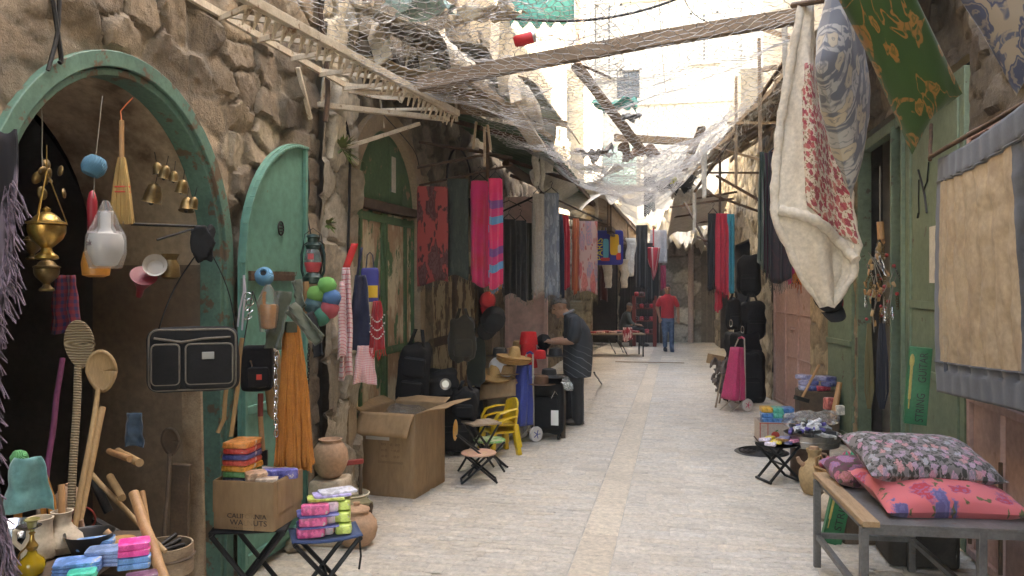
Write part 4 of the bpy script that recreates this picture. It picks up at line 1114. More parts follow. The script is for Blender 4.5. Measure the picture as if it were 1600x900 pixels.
def plain(name, c, rough=.6, metal=0, **kw): return NT(name).done(c, rough, metal, **kw)
M['black_nylon'] = mat('black_nylon', (.009, .009, .010), (.014, .014, .015), rough=.7, sc=9, bump=.1, bsc=300, Specular_IOR_Level=.25)
M['tan_piping'] = cloth('grey_tan_piping', (.17, .15, .12))
M['chrome'] = plain('bright_steel', (.6, .6, .6), .25, .95)
M['brass'] = mat('old_brass', (.55, .36, .10), (.34, .20, .06), sc=9, rough=.32, metal=.95)
M['clay'] = mat('pale_terracotta', (.52, .33, .21), (.44, .27, .165), sc=5, rough=.85, bump=.15, bsc=70, c3=(.62, .50, .38), sc3=4, lo3=.6, hi3=.75)
M['bonewhite'] = mat('unglazed_white_clay', (.60, .50, .38), (.50, .41, .30), sc=6, rough=.85, bump=.12, bsc=70)
M['card'] = mat('brown_cardboard', (.36, .235, .125), (.31, .20, .105), sc=2.5, rough=.85, bump=.08, bsc=60, stretch=(1, 1, .3))
M['handle'] = mat('turned_wood_handle', (.48, .27, .12), (.38, .20, .085), sc=9, rough=.55, stretch=(2, 2, .3))
M['spoonwood'] = mat('light_spoon_wood', (.42, .275, .13), (.34, .21, .095), sc=7, rough=.6, stretch=(2, 2, .4))
M['straw'] = mat('broom_straw', (.55, .36, .13), (.42, .25, .08), sc=20, rough=.8, bump=.5, bsc=90, stretch=(4, 4, .3))
M['blackmetal'] = plain('black_painted_tube', (.012, .012, .013), .5, Specular_IOR_Level=.3)
M['plastic_wrap'] = NT('clear_plastic_wrap').done((.85, .87, .88), .15, Transmission_Weight=.85, Alpha=.45)
M['string'] = plain('grey_string', (.30, .27, .22), .9)

def loop_pts(w, h, y, r=.03, n=6, cx=0, cz=0):
    out = []
    for sx, sz, a0 in ((1, 1, 0), (-1, 1, PI / 2), (-1, -1, PI), (1, -1, 1.5 * PI)):
        for i in range(n + 1):
            a = a0 + PI / 2 * i / n; out.append(V(cx + sx * (w / 2 - r) + r * math.cos(a), y, cz + sz * (h / 2 - r) + r * math.sin(a)))
    return out

def at(px, py, t): return P(px, py, t=t)
FACE = YAW                                   # rz of a thing whose front (-y) looks back down the street

# ------------------------------------------------------------------ arched shop: things hung at the right jamb and on the open leaf
L = at(303, 560, 3.85)
t = thing('shoulder_bag', 'large black shoulder bag with grey piping hanging at the right edge of the arched shop', 'bag', L, FACE + .30)
mb = MB(); softbox(mb, (0, 0, 0), (.41, .13, .31), .28, wob=.05, seed=3); mb.build('body', M['black_nylon'], t)
for (cx, w) in ((-.118, .13), (.075, .225)):
    mb = MB(); softbox(mb, (cx, -.066, -.03), (w, .04, .22), .25); p = mb.build('pocket', M['black_nylon'], t)
    mb = MB(); mb.tube(loop_pts(w * .93, .19, -.082, .02, 4, cx, -.02), .0045, 6, closed=True); mb.build('piping', M['tan_piping'], p)
mb = MB(); mb.tube(loop_pts(.385, .285, -.058, .04), .005, 6, closed=True); mb.tube([(-.17, -.066, .105), (-.05, -.072, .085), (.05, -.072, .10), (.17, -.066, .105)], .006, 6); mb.build('piping', M['tan_piping'], t)
mb = MB(); mb.box((.07, -.090, .02), (.055, .004, .035)); mb.build('label_plate', plain('dull_plate', (.25, .25, .24), .4, .6), t, bev=.002)
mb = MB()
top = V(.05, .02, .56)
for sx in (-.16, .19):
    mb.grid(lambda u, v: V(sx, .0, .13).lerp(top, u) + V(.03 * math.sin(PI * u) * (1 if sx > 0 else -1), (v - .5) * .035, -.0), 10, 2)
mb.build('strap', M['black_nylon'], t, solid=.004)
mb = MB(); softbox(mb, (.04, .0, .56), (.10, .06, .16), .6, wob=.5, seed=8); mb.build('knot', M['black_nylon'], t)

for (pts, lab) in ((((378, 528), (374, 560), (371, 610), (364, 660), (361, 682)), 'long crooked tan stick hanging beside the large shoulder bag'), (((356, 590), (352, 620), (350, 655), (340, 676)), 'short hooked tan stick hanging beside the large shoulder bag')):
    L = at(*pts[0], 4.0); mb = MB(); mb.tube([at(x, y, 4.0) - L for x, y in pts], .011, 8, flat=.6)
    mb.solo('wooden_stick', M['spoonwood'], lab, 'stick', L)

L = at(402, 575, 4.55)
t = thing('belt_bag', 'small black upright bag with a red tag hanging on the teal leaf', 'bag', L, FACE + .15)
mb = MB(); softbox(mb, (0, 0, 0), (.175, .09, .26), .25, wob=.04); mb.build('body', M['black_nylon'], t)
mb = MB(); softbox(mb, (.012, -.045, -.05), (.12, .035, .12), .25); p = mb.build('pocket', M['black_nylon'], t)
mb = MB(); mb.box((.02, -.064, -.045), (.03, .004, .03)); mb.build('tag', plain('red_tag', (.6, .05, .03)), p)
mb = MB(); mb.tube([(-.03, -.05, .05), (-.02, -.052, .015)], .005, 6); mb.build('zip_pull', M['chrome'], t)
mb = MB(); [mb.grid(lambda u, v: V(s_ * .08, 0, .11).lerp(V(-.03, .03, .44), u) + V(0, (v - .5) * .025, 0), 8, 1) for s_ in (-1, 1)]; mb.build('strap', M['black_nylon'], t, solid=.003)

def ballyarn(p, r, c, label, cat='string ball', name='string_ball', group=None, hollow=True):
    n = NT('wound_string'); co = n.tc.outputs['Object']
    w = n.n('TexWave'); w.inputs['Scale'].default_value = 90; w.inputs['Distortion'].default_value = 3; n.l(n.mapping(co, rot=(.6, .4, .2)), w.inputs['Vector'])
    n.bump(w.outputs['Fac'], .7, .004); m_ = n.done(n.mix(w.outputs['Fac'], tuple(x * .55 for x in c), c), .8)
    mb = MB(); mb.ball((0, 0, 0), (r, r, r * 1.05), 20, 14, rot=(.5, .3, 0), wob=.08, seed=p.x)
    return mb.solo(name, m_, label, cat, p, group=group)
# hollow blue string ball
def spool(p, r, c, label, rot):
    n = NT('wound_string'); w = n.n('TexWave'); w.inputs['Scale'].default_value = 70; w.inputs['Distortion'].default_value = 4; n.l(n.mapping(n.tc.outputs['Object'], rot=(.5, .7, .1)), w.inputs['Vector'])
    n.bump(w.outputs['Fac'], .8, .004); m_ = n.done(n.mix(w.outputs['Fac'], tuple(x * .5 for x in c), c), .75)
    t = thing('string_ball', label, 'string ball', p, rot)
    mb = MB(); mb.lathe([(r * .36, -r * .85), (r * .7, -r * .8), (r * .97, -r * .35), (r, 0), (r * .95, r * .4), (r * .66, r * .82), (r * .42, r * .9), (r * .3, r * .7), (r * .3, -r * .6), (r * .36, -r * .85)], n=24, wob=.03); mb.build('winding', m_, t)
    mb = MB(); mb.tube([(0, 0, -r * .6), (0, 0, r * .75)], r * .3, 12); mb.build('core', plain('dark_core', (.01, .01, .01), .9), t)
    return t
spool(at(413, 432, 4.45), .052, (.16, .42, .66), 'light blue string ball hanging on the teal leaf', (R(60), 0, R(20)))

L = at(381, 455, 4.5)
t = thing('key_ring', 'bunch of steel rings on a grey cord hanging on the teal leaf', 'key ring', L, FACE)
mb = MB(); mb.tube([(0, 0, .09), (.004, -.01, 0), (-.02, -.01, -.1), (-.035, 0, -.2)], .006, 6); mb.tube([(0, 0, .09), (.012, -.01, 0), (0, -.01, -.12), (-.01, 0, -.22)], .006, 6); mb.build('cord', plain('pale_cord', (.5, .47, .5)), t)
for i in range(5):
    mb = MB(); mb.tube([V(.022 * math.cos(a * PI / 6), 0, .022 * math.sin(a * PI / 6)) for a in range(12)], .003, 5, closed=True); mb.build('ring', M['chrome'], t, loc=(.03 + .012 * (i % 2), -.02, -.03 - .03 * i), rot=(.3 * i, .4, i * .8))

L = at(419, 490, 4.4)
t = thing('leather_pouch', 'orange leather pouch wrapped in clear plastic on the teal leaf', 'pouch', L, FACE)
mb = MB(); mb.lathe([(.02, -.085), (.038, -.075), (.043, -.02), (.047, .035), (.042, .05)], n=18, sy=.7, wob=.05); mb.tube([(-.02, 0, .03), (-.022, 0, .10), (-.016, 0, .12)], .011, 6); mb.build('pouch_body', mat('orange_leather', (.56, .25, .06), (.45, .18, .04), sc=6, rough=.5), t)
mb = MB(); mb.lathe([(.045, -.10), (.056, -.03), (.06, .06), (.035, .13), (.012, .16)], n=16, sy=.75, wob=.12, seed=2); mb.build('wrap', M['plastic_wrap'], t)

def chain(p, ln, lw, m, label):
    t = thing('chain', label, 'chain', p, FACE)
    n = int(ln / (lw * 1.55)); src = None
    for i in range(n):
        if src is None:
            mb = MB(); mb.tube([V(lw * .55 * math.cos(a * PI / 6), 0, lw * math.sin(a * PI / 6)) for a in range(12)], lw * .17, 6, closed=True); src = mb.build('link', m, t)
            o = src
        else: o = src.copy(); COL.objects.link(o)
        o.parent = t; o.location = (.003 * math.sin(i), 0, -i * lw * 1.5); o.rotation_euler = (0, 0, 0 if i % 2 else R(80))
    return t
chain(at(431, 545, 4.45), .55, .021, M['chrome'], 'heavy bright chain hanging down the teal leaf')
chain(at(482, 540, 4.7), .26, .012, M['iron'], 'thin dark chain hanging beside the olive straps')

# olive straps and bundles
olive = cloth('olive_canvas', (.085, .095, .06), (.06, .068, .045))
def band(pts, w, tt, m, label, name='canvas_strap', cat='strap', tw=0.0):
    L = at(*pts[0], tt); ps = [at(x, y, tt - .03 * i) - L for i, (x, y) in enumerate(pts)]; mb = MB()
    sd = V(math.cos(YAW), math.sin(YAW), 0)
    def fn(u, v):
        i = min(int(u * (len(ps) - 1)), len(ps) - 2); f_ = u * (len(ps) - 1) - i; p = ps[i].lerp(ps[i + 1], f_); d = (ps[i + 1] - ps[i]).normalized()
        s_ = d.cross(V(-math.sin(YAW), math.cos(YAW), 0)).normalized()
        return p + s_ * (v - .5) * w * (1 + .15 * noise.noise((u * 6, v * 2, tt))) + V(0, .02 * math.sin(v * 7 + u * 5), 0)
    mb.grid(fn, 20, 6); return mb.solo(name, m, label, cat, L, solid=.008)
band([(441, 455), (437, 480), (434, 510), (428, 545)], .09, 4.5, olive, 'olive canvas strap hanging left of the orange yarn')
band([(452, 480), (468, 498), (486, 515), (502, 532)], .075, 4.4, olive, 'olive canvas strap sticking out to the right above the orange yarn')
band([(480, 490), (490, 515), (497, 540), (500, 556)], .055, 4.6, M['black_nylon'], 'black strap end hanging beside the olive straps')
band([(462, 438), (466, 460), (474, 480)], .05, 4.65, olive, 'short dark olive strap hung from the leaf corner')
L = at(478, 445, 4.75); mb = MB(); mb.tube([(0, 0, .02), (.0, 0, -.2)], .018, 8); mb.solo('wooden_rod', M['handle'], 'short brown wooden rod hanging under the storm lantern', 'rod', L)

# orange yarn mop
L = at(456, 508, 4.5); t = thing('yarn_mop', 'long bundle of orange yarn hanging down beside the walnut carton', 'mop', L, FACE)
mb = MB(); r_ = random.Random(5)
for i in range(230):
    a, q = r_.uniform(0, 2 * PI), math.sqrt(r_.random()); x0, y0 = .035 * q * math.cos(a), .025 * q * math.sin(a); x1, y1 = .015 + .105 * q * math.cos(a) + r_.uniform(-.012, .012), .06 * q * math.sin(a)
    ln = .79 + r_.uniform(-.05, .04); k = [V(x0 + (x1 - x0) * s_ ** .8 + .006 * math.sin(s_ * 7 + i), y0 + (y1 - y0) * s_, -ln * s_) for s_ in (0, .12, .3, .5, .75, 1)]
    mb.tube(k, .0065, 5)
mb.build('strands', mat('orange_yarn', (.56, .215, .04), (.46, .165, .03), sc=14, rough=.9, bump=.4, bsc=200, var=.1), t)
mb = MB(); mb.tube([(0, 0, .02), (0, 0, -.04)], .04, 12); mb.build('binding', olive, t)
L = at(430, 560, 4.7); mb = MB(); mb.lathe([(.02, -.36), (.045, -.33), (.06, -.2), (.05, -.05), (.02, .05), (.015, .12)], n=16, sy=.25); mb.solo('wooden_paddle', M['spoonwood'], 'brown wooden paddle hanging behind the bright chain', 'paddle', L, rot=(0, 0, FACE))
L = at(407, 615, 4.6); t = thing('hand_hoe', 'small hoe with red and wood handle hanging behind the packet stack', 'hoe', L, FACE)
mb = MB(); mb.tube([(0, 0, 0), (.0, 0, -.13)], .016, 10); mb.build('grip', plain('dark_red_grip', (.20, .025, .02), .5), t)
mb = MB(); mb.tube([(0, 0, -.13), (.012, 0, -.33)], [.014, .017], 10); mb.build('handle', M['handle'], t)
mb = MB(); mb.box((.012, 0, -.37), (.06, .02, .09)); mb.build('blade', M['iron'], t, bev=.004)

# storm lantern
L = at(489, 405, 4.85); t = thing('storm_lantern', 'dark green storm lantern in plastic wrap hanging on the stone wall', 'lantern', L, FACE)
gl_ = mat('dark_green_enamel', (.03, .06, .05), (.02, .04, .035), sc=8, rough=.35, metal=.3)
mb = MB(); mb.lathe([(.05, -.15), (.06, -.145), (.062, -.11), (.045, -.095), (.038, -.085)], n=24); mb.build('tank', gl_, t)
mb = MB(); mb.lathe([(.036, -.083), (.05, -.03), (.052, 0), (.042, .05), (.036, .062)], n=24); mb.build('globe', NT('smoky_glass').done((.35, .4, .4), .08, Transmission_Weight=.7), t)
mb = MB(); mb.lathe([(.04, .06), (.044, .075), (.05, .085), (.03, .10), (.03, .13), (.04, .135), (.035, .148), (.0, .155)], n=24); mb.build('cap', gl_, t)
for s_ in (-1, 1): mb = MB(); mb.tube([(s_ * .05, 0, -.12), (s_ * .068, 0, -.07), (s_ * .07, 0, .03), (s_ * .055, 0, .085), (s_ * .03, 0, .10)], .008, 8); mb.build('side_tube', gl_, t)
mb = MB(); mb.lathe([(.0385, -.078), (.053, -.03), (.0545, -.02)], n=24); mb.box((0, -.052, .015), (.035, .004, .035)); mb.build('sticker', plain('red_label', (.45, .05, .06), .4), t)
mb = MB(); mb.tube([(-.065, 0, .05), (-.05, 0, .15), (0, 0, .19), (.05, 0, .15), (.065, 0, .05)], .003, 6); mb.build('bail', M['iron'], t)

balls = (((494, 461), (.22, .50, .12), 'yellow green'), ((511, 447), (.20, .55, .14), 'bright green'), ((518, 466), (.10, .24, .50), 'blue'), ((515, 483), (.62, .12, .14), 'pink red'), ((502, 494), (.10, .34, .22), 'dark green'), ((490, 477), (.12, .24, .26), 'grey blue'))
for (px, py), c, nm in balls: ballyarn(at(px, py, 4.75), .056, c, nm + ' string ball in the cluster beside the storm lantern', group='string balls hung beside the lantern')

# bags and cloths on hooks by the green door
ging = stripes('red_gingham', [(.75, .62, .60), (.62, .08, .10), (.75, .62, .60), (.55, .10, .12)], 9, 0, cross=([(.80, .70, .68), (.60, .06, .09), (.80, .70, .68), (.8, .66, .64)], 22))
def hang(px, py0, py1, w0, w1, tt, m, label, name, cat, turn=0, folds=2, amp=.02, seed=0, fringe=None, group=None, solid=.004, skew=0.0):
    """Cloth gathered at the top and falling in folds."""
    L = at(px, py0, tt); ln = (py1 - py0) * tt / FPX; t = thing(name, label, cat, L, FACE + turn, group); mb = MB()
    def fn(u, v):
        w = w0 + (w1 - w0) * v ** .7
        return V((u - .5) * w + .012 * noise.noise((u * 3, v * 3, seed)) + skew * v, amp * math.sin(u * folds * 2 * PI + seed + v * .6) * (.5 + .5 * v) + .015 * noise.noise((u * 2, v * 4, seed + 5)), -ln * v * (1 + .03 * math.sin(u * 5 + seed)))
    mb.grid(fn, max(12, folds * 10), 18); mb.build('cloth', m, t, solid=solid)
    if fringe:
        mb = MB(); r_ = random.Random(seed)
        for i in range(int(w1 / .009)):
            p = fn(i / max(1, int(w1 / .009) - 1), 1); l_ = r_.uniform(.04, .075); mb.tube([p + V(0, 0, .005), p + V(r_.uniform(-.006, .006), r_.uniform(-.006, .006), -l_ * .5), p + V(r_.uniform(-.014, .014), r_.uniform(-.01, .01), -l_)], .0028, 4, cap=False)
        mb.build('fringe', fringe, t)
    return t
t = hang(541, 418, 590, .05, .10, 5.6, ging, 'red and white gingham cloth bag with a red handle hanging by the green door', 'cloth_bag', 'bag', .3, 2, .03, 1, solid=.006)
mb = MB(); mb.grid(lambda u, v: V((v - .5) * .05 + .06 * u, 0, .0 + .17 * u), 8, 2); mb.build('strap', plain('red_webbing', (.62, .03, .03), .7), t, solid=.005)
hang(534, 440, 560, .03, .07, 5.55, ging, 'narrow folded gingham cloth hanging left of the red handled bag', 'gingham_cloth', 'cloth', -.2, 1, .02, 2)
hang(570, 540, 600, .10, .17, 5.7, ging, 'lower gingham cloth showing below the navy bag', 'gingham_cloth', 'cloth', .1, 2, .02, 3)
navy = cloth('navy_canvas', (.02, .025, .06), (.015, .018, .045))
t = hang(563, 430, 550, .06, .17, 5.75, navy, 'navy blue cloth shoulder bag hanging by the green door', 'cloth_bag', 'bag', .25, 1, .02, 4, solid=.02)
mb = MB(); mb.grid(lambda u, v: V((v - .5) * .02 - .02 + .03 * u, 0, .0 + .2 * u), 6, 1); mb.build('strap', navy, t, solid=.005)
L = at(578, 445, 5.9); t = thing('paper_bag', 'royal blue and yellow printed bag hanging by the green door', 'bag', L, FACE + .15)
mb = MB(); softbox(mb, (0, 0, 0), (.13, .04, .25), .2, wob=.04); mb.build('body', plain('royal_blue_print', (.03, .03, .22), .5), t)
mb = MB(); mb.box((0, -.021, -.05), (.115, .006, .09)); mb.build('yellow_panel', plain('yellow_print', (.70, .42, .02), .5), t)
mb = MB(); mb.tube([(-.03, 0, .11), (-.02, 0, .22), (.0, 0, .24), (.02, 0, .22), (.03, 0, .11)], .005, 6); mb.build('handle', navy, t)
t = hang(589, 470, 545, .05, .11, 5.7, cloth('deep_red_felt', (.45, .02, .03)), 'red tasselled cloth with rows of beads hanging by the green door', 'beaded_cloth', 'cloth', .2, 2, .02, 5, fringe=plain('red_tassel', (.5, .02, .03), .9))
mb = MB(); r_ = random.Random(3)
for j in range(3): [mb.ball((-.05 + .1 * i / 9, -.03 - .01 * math.sin(PI * i / 9), -.10 - .06 * j - .05 * math.sin(PI * i / 9)), .006, 8, 5) for i in range(10)]
mb.build('beads', plain('silver_beads', (.6, .55, .5), .3, .6), t, kind='stuff')

# ------------------------------------------------------------------ walnut carton with packets on its stool
def xstool(label, p, rz, w, d, h, seat, tube_m, r=.012, cat='stool', slung=.015):
    t = thing('folding_stool', label, cat, p, rz)
    for s_ in (-1, 1):
        for k in (-1, 1):
            mb = MB(); mb.tube([(-k * w / 2, s_ * (d / 2 - (.02 if k > 0 else 0)), .012), (k * w / 2, s_ * (d / 2 - (.02 if k > 0 else 0)), h)], r, 8); mb.build('leg', tube_m, t)
    for k in (-1, 1):
        mb = MB(); mb.tube([(k * w / 2, -d / 2, .014), (k * w / 2, d / 2, .014)], r, 8); mb.build('foot_rail', tube_m, t)
        mb = MB(); mb.tube([(k * w / 2, -d / 2, h), (k * w / 2, d / 2, h)], r, 8); mb.build('top_rail', tube_m, t)
    mb = MB(); mb.tube([(0, -d / 2 - .012, h / 2), (0, d / 2 + .012, h / 2)], r * .8, 8); mb.build('pivot', tube_m, t)
    mb = MB(); mb.grid(lambda u, v: V((u - .5) * (w + .03), (v - .5) * d * .98, h + r - slung * math.sin(PI * u)), 12, 8); mb.build('seat', seat, t, solid=.008)
    return t
L = P(397, 826, t=4.2); sz = L.z
t0_ = xstool('black folding stool carrying the walnut carton', V(L.x, L.y, 0) + V(-.06, .10, 0), FACE + .12, .36, .34, sz - .016, M['black_nylon'], M['blackmetal'], .014, slung=.004)
bx = V(L.x, L.y, sz) + V(-.04, .12, .004); rzb = FACE - .18
t = thing('carton', 'brown walnut carton filled with packets on the black folding stool', 'box', bx, rzb)
W_, D_, H_ = .335, .33, .255
mb = MB()
for (c, s_) in (((0, -D_ / 2, H_ / 2), (W_, .006, H_)), ((0, D_ / 2, H_ / 2), (W_, .006, H_)), ((-W_ / 2, 0, H_ / 2), (.006, D_ - .008, H_)), ((W_ / 2, 0, H_ / 2), (.006, D_ - .008, H_)), ((0, 0, .004), (W_ - .01, D_ - .01, .005))): mb.box(c, s_)
mb.build('box_wall', M['card'], t)
mb = MB(); mb.box((.0, -D_ / 2 - .005, .17), (W_ + .006, .004, .165)); mb.box((W_ / 2 + .005, .02, .165), (.004, D_ - .03, .17)); mb.build('flap', M['card'], t)
prt = plain('dark_box_print', (.06, .04, .03), .8)
mb = MB(); mb.text('CALIFORNIA', .034, (.02, -D_ / 2 - .004, .072), (PI / 2, 0, 0), sx=1.15); mb.text('WALNUTS', .040, (.03, -D_ / 2 - .004, .038), (PI / 2, 0, 0), sx=1.1)
mb.text('- - - - - -   - - -', .018, (.0, -D_ / 2 - .004, .012), (PI / 2, 0, 0)); mb.build('lettering', prt, t)
mb = MB(); mb.box((.03, -D_ / 2 - .0035, .05), (.06, .003, .10)); mb.build('tape', plain('brown_tape', (.42, .28, .15), .3), t)
def world_of(t, p): return Vector(t.location) + Matrix.Rotation(t.rotation_euler[2], 3, 'Z') @ Vector(p)
PK = {}
def pkmat(c):
    if c not in PK: PK[c] = mat('glossy_packet_wrap', c, tuple(min(1, x * 1.5 + .05) for x in c), sc=28, lo=.45, hi=.55, rough=.3, c3=(.65, .62, .58), sc3=24, lo3=.62, hi3=.64)
    return PK[c]
pk_mesh = {}
def packet(p, size, rz, c, label, group, name='packet', cat='packet', tilt=(0, 0), soft=.22):
    key = (size, c)
    if key not in pk_mesh:
        mb = MB(); softbox(mb, (0, 0, size[2] / 2), size, soft, 20, 10, wob=.05, seed=len(pk_mesh)); o = mb.build(name, pkmat(c)); pk_mesh[key] = o
    else: o = pk_mesh[key].copy(); COL.objects.link(o)
    o.location = p; o.rotation_euler = (tilt[0], tilt[1], rz); o['label'] = label; o['category'] = cat; o['group'] = group
    return o
cols = [((.45, .04, .03), 'red'), ((.05, .06, .22), 'dark blue'), ((.48, .06, .04), 'red'), ((.60, .28, .03), 'orange'), ((.10, .28, .10), 'green'), ((.03, .035, .06), 'black')]
for i, (c, nm) in enumerate(cols[::-1]):
    packet(world_of(t, (-.085, -.02, H_ - .03 + .031 * i)), (.145, .20, .031), rzb + rnd.uniform(-.1, .1), c, f'{nm} packet in the tall pile on the walnut carton' if nm != 'red' else 'red packet in the tall pile on the walnut carton', 'packets piled on the walnut carton')
packet(world_of(t, (-.085, -.02, H_ - .03 + .031 * 6)), (.145, .20, .031), rzb + .05, (.55, .20, .04), 'topmost red and yellow packet of the tall pile on the walnut carton', 'packets piled on the walnut carton')
for i in range(4): packet(world_of(t, (.03, -.09, H_ - .03 + .016 * i)), (.11, .11, .017), rzb + .5 + .06 * i, (.45, .30, .20), 'tan soap sachet fanned beside the tall pile on the walnut carton', 'soap sachets on the walnut carton')
for i in range(3): packet(world_of(t, (.11, -.12, H_ - .03 + .014 * i)), (.11, .07, .015), rzb + .4 - .05 * i, (.42, .33, .26), 'pale sachet in the short front row on the walnut carton', 'soap sachets on the walnut carton')
for i in range(3): packet(world_of(t, (.085 + .03 * i, .0, H_ - .02 + .0 * i)), (.028, .15, .055), rzb - 1.1, (.10, .10, .36), 'blue packet standing in the row on the walnut carton', 'blue packets on the walnut carton', tilt=(0, .2))
for i, (x, y, c, nm) in enumerate(((.0, .09, (.62, .12, .10), 'pink'), (.07, .11, (.65, .42, .05), 'yellow'), (.13, .08, (.50, .06, .04), 'red'), (.11, .13, (.12, .30, .12), 'green'), (-.03, .13, (.5, .45, .5), 'white'))): packet(world_of(t, (x, y, H_ - .03 + .008 * (i % 2))), (.10, .08, .03), rzb + .7 * i, c, f'small {nm} packet lying at the back of the walnut carton', 'packets piled on the walnut carton')

# ------------------------------------------------------------------ pink scrubbers on a blue stool
L = P(508, 835, t=4.35)
t = xstool('blue canvas folding stool carrying the stacked pink scrubbers', V(L.x, L.y, 0), FACE + .35, .34, .27, L.z, cloth('blue_canvas_seat', (.03, .06, .16), (.025, .05, .13)), M['blackmetal'], .013)
mb = MB(); mb.tube([(.17, -.11, L.z - .02), (.175, -.12, L.z - .1), (.165, -.12, L.z - .17)], .006, 5); mb.build('tie_cord', M['black_nylon'], t)
pinkm, limem = (.55, .08, .22), (.45, .55, .12)
k = 0
for j in range(3):
    for q in range(3):
        off = V(-.10 + .05 * q + .012 * j, -.04 + .035 * q, L.z + .012 + .062 * (2 - j) if False else L.z + .012 + .06 * j)
        r0 = FACE + .30
        o_ = V(L.x, L.y, 0) + Matrix.Rotation(r0, 3, 'Z') @ V(off.x + .02, off.y - .02, 0)
        packet(V(o_.x, o_.y, off.z), (.15, .065, .055), r0 + rnd.uniform(-.06, .06), pinkm if q == 0 else ((.55, .40, .45) if q == 1 else (.60, .12, .30)), 'bundle of pink striped scrubbers in plastic on the blue stool', 'pink scrubber bundles on the blue stool', 'scrubber_bundle', 'scrubbers', soft=.3)
    off = V(.095, .0, L.z + .012 + .06 * j); o_ = V(L.x, L.y, 0) + Matrix.Rotation(FACE + .3, 3, 'Z') @ V(off.x, .0 + .02 * j, 0)
    packet(V(o_.x, o_.y, off.z), (.09, .17, .055), FACE + .25 + rnd.uniform(-.1, .1), limem, 'lime and white scrubber bundle in plastic on the blue stool', 'lime scrubber bundles on the blue stool', 'scrubber_bundle', 'scrubbers', soft=.3)
    if j < 2:
        o_ = V(L.x, L.y, L.z + .008 + .06 * (j + 1) - .008)
        packet(o_ + V(-.03, -.03, 0), (.22, .17, .012), FACE + .3, (.06, .07, .25), 'thin dark blue sheet between the pink scrubber bundles', 'sheets between the scrubber bundles', 'sheet', 'sheet')
o_ = V(L.x, L.y, L.z + .012 + .18)
for i in range(3): packet(o_ + V(.0 + .02 * i, .01 + .03 * i, .012 * i), (.20, .12, .014), FACE + .3 + .1 * i, ((.42, .48, .10), (.35, .30, .55), (.5, .5, .55))[i], ('yellow green', 'lilac', 'pale grey')[i] + ' cloth packet on top of the pink scrubbers', 'flat packets on the scrubbers')

# ------------------------------------------------------------------ pots along the wall
def pot(prof, p, m, label, cat='jar', name='clay_jar', lid=None, n=32, wob=.012, rz=0):
    t = thing(name, label, cat, p, rz); mb = MB(); mb.lathe(prof, n=n, wob=wob, seed=p.x * 3); mb.build('body', m, t)
    if lid: mb = MB(); mb.lathe(lid, n=n); mb.build('lid', m, t)
    return t
J = P(548, 858, Z=0); J.y += .10
pot([(.07, 0), (.09, .004), (.128, .05), (.143, .11), (.135, .16), (.10, .205), (.085, .212), (.08, .225), (.088, .235), (.080, .235), (.074, .215)], J, M['clay'], 'round terracotta jar with a lid standing on the paving', 'jar', lid=[(.092, .236), (.09, .246), (.05, .262), (.022, .268), (.02, .282), (.026, .288), (.0, .292)])
p = P(516, 745, t=5.5)
pot([(.055, 0), (.075, .01), (.105, .06), (.125, .12), (.115, .19), (.085, .235), (.072, .242), (.07, .25), (.082, .262), (.07, .262), (.06, .245)], p, M['clay'], 'tapered terracotta jar raised behind the low chair', 'jar', rz=.3)
b0 = V(p.x, p.y, 0)
t = thing('stone_block', 'rough pale stone block carrying the raised terracotta jar', 'block', b0)
mb = MB(); softbox(mb, (0, 0, p.z / 2), (.24, .24, p.z), .22, wob=.12, seed=4); mb.build('block', M['bonewhite'], t)
for i, (px, py, tt, r_, h, lab) in enumerate(((548, 790, 5.75, .13, .06, 'lower cream basin of the pair behind the lidded jar'), (546, 776, 5.75, .14, .05, 'upper cream basin of the pair behind the lidded jar'))):
    q = P(px, py, t=tt); q.z = .16 + .055 * i
    pot([(r_ * .7, 0), (r_ * .92, h * .5), (r_, h), (r_ * 1.04, h + .008), (r_ * .98, h + .012), (r_ * .9, h * .6), (r_ * .65, .012), (0, .01)], q, mat('cream_enamel', (.66, .60, .46), (.58, .52, .39), sc=8, rough=.45), lab, 'basin', 'basin')
q = P(548, 800, t=5.75)
pot([(.10, 0), (.12, .03), (.12, .12), (.11, .16), (.06, .16)], V(q.x, q.y, 0), M['clay'], 'squat clay pot under the two cream basins', 'pot', 'clay_pot')
L = P(543, 800, t=5.6); L.z = 0
t = thing('low_chair', 'low dark turned-wood chair with a red top rail beside the jars', 'chair', L, FACE + .5)
tw = [(.014, 0), (.016, .05), (.022, .08), (.014, .11), (.014, .2), (.022, .23), (.015, .26)]
for (x, y, h) in ((-.13, -.11, .26), (.13, -.11, .26), (-.13, .11, .5), (.13, .11, .5)):
    mb = MB(); prof = [(r_, z) for r_, z in tw] + ([(.013, .34), (.020, .37), (.013, .40), (.015, .5)] if h > .3 else []); mb.lathe(prof, (x, y, 0), 12); mb.build('leg', M['darkwood'], t)
mb = MB(); mb.box((0, 0, .25), (.29, .25, .025)); mb.build('seat', mat('woven_rope_seat', (.25, .22, .12), sc=30), t, bev=.006)
mb = MB(); mb.bar((-.15, .11, .5), (.15, .11, .5), .035, .035); mb.build('top_rail', plain('red_painted_wood', (.28, .04, .035), .5), t, bev=.006)
mb = MB(); mb.ball((0, 0, .04), (.085, .065, .05), 16, 10, wob=.5, seed=5); mb.solo('rock', M['stone'] if False else mat('tan_rock', (.36, .29, .2), (.27, .21, .14), sc=8, bump=.5), 'tan rock on the paving between the two folding stools', 'rock', P(460, 862, Z=.0) + V(0, .02, 0))

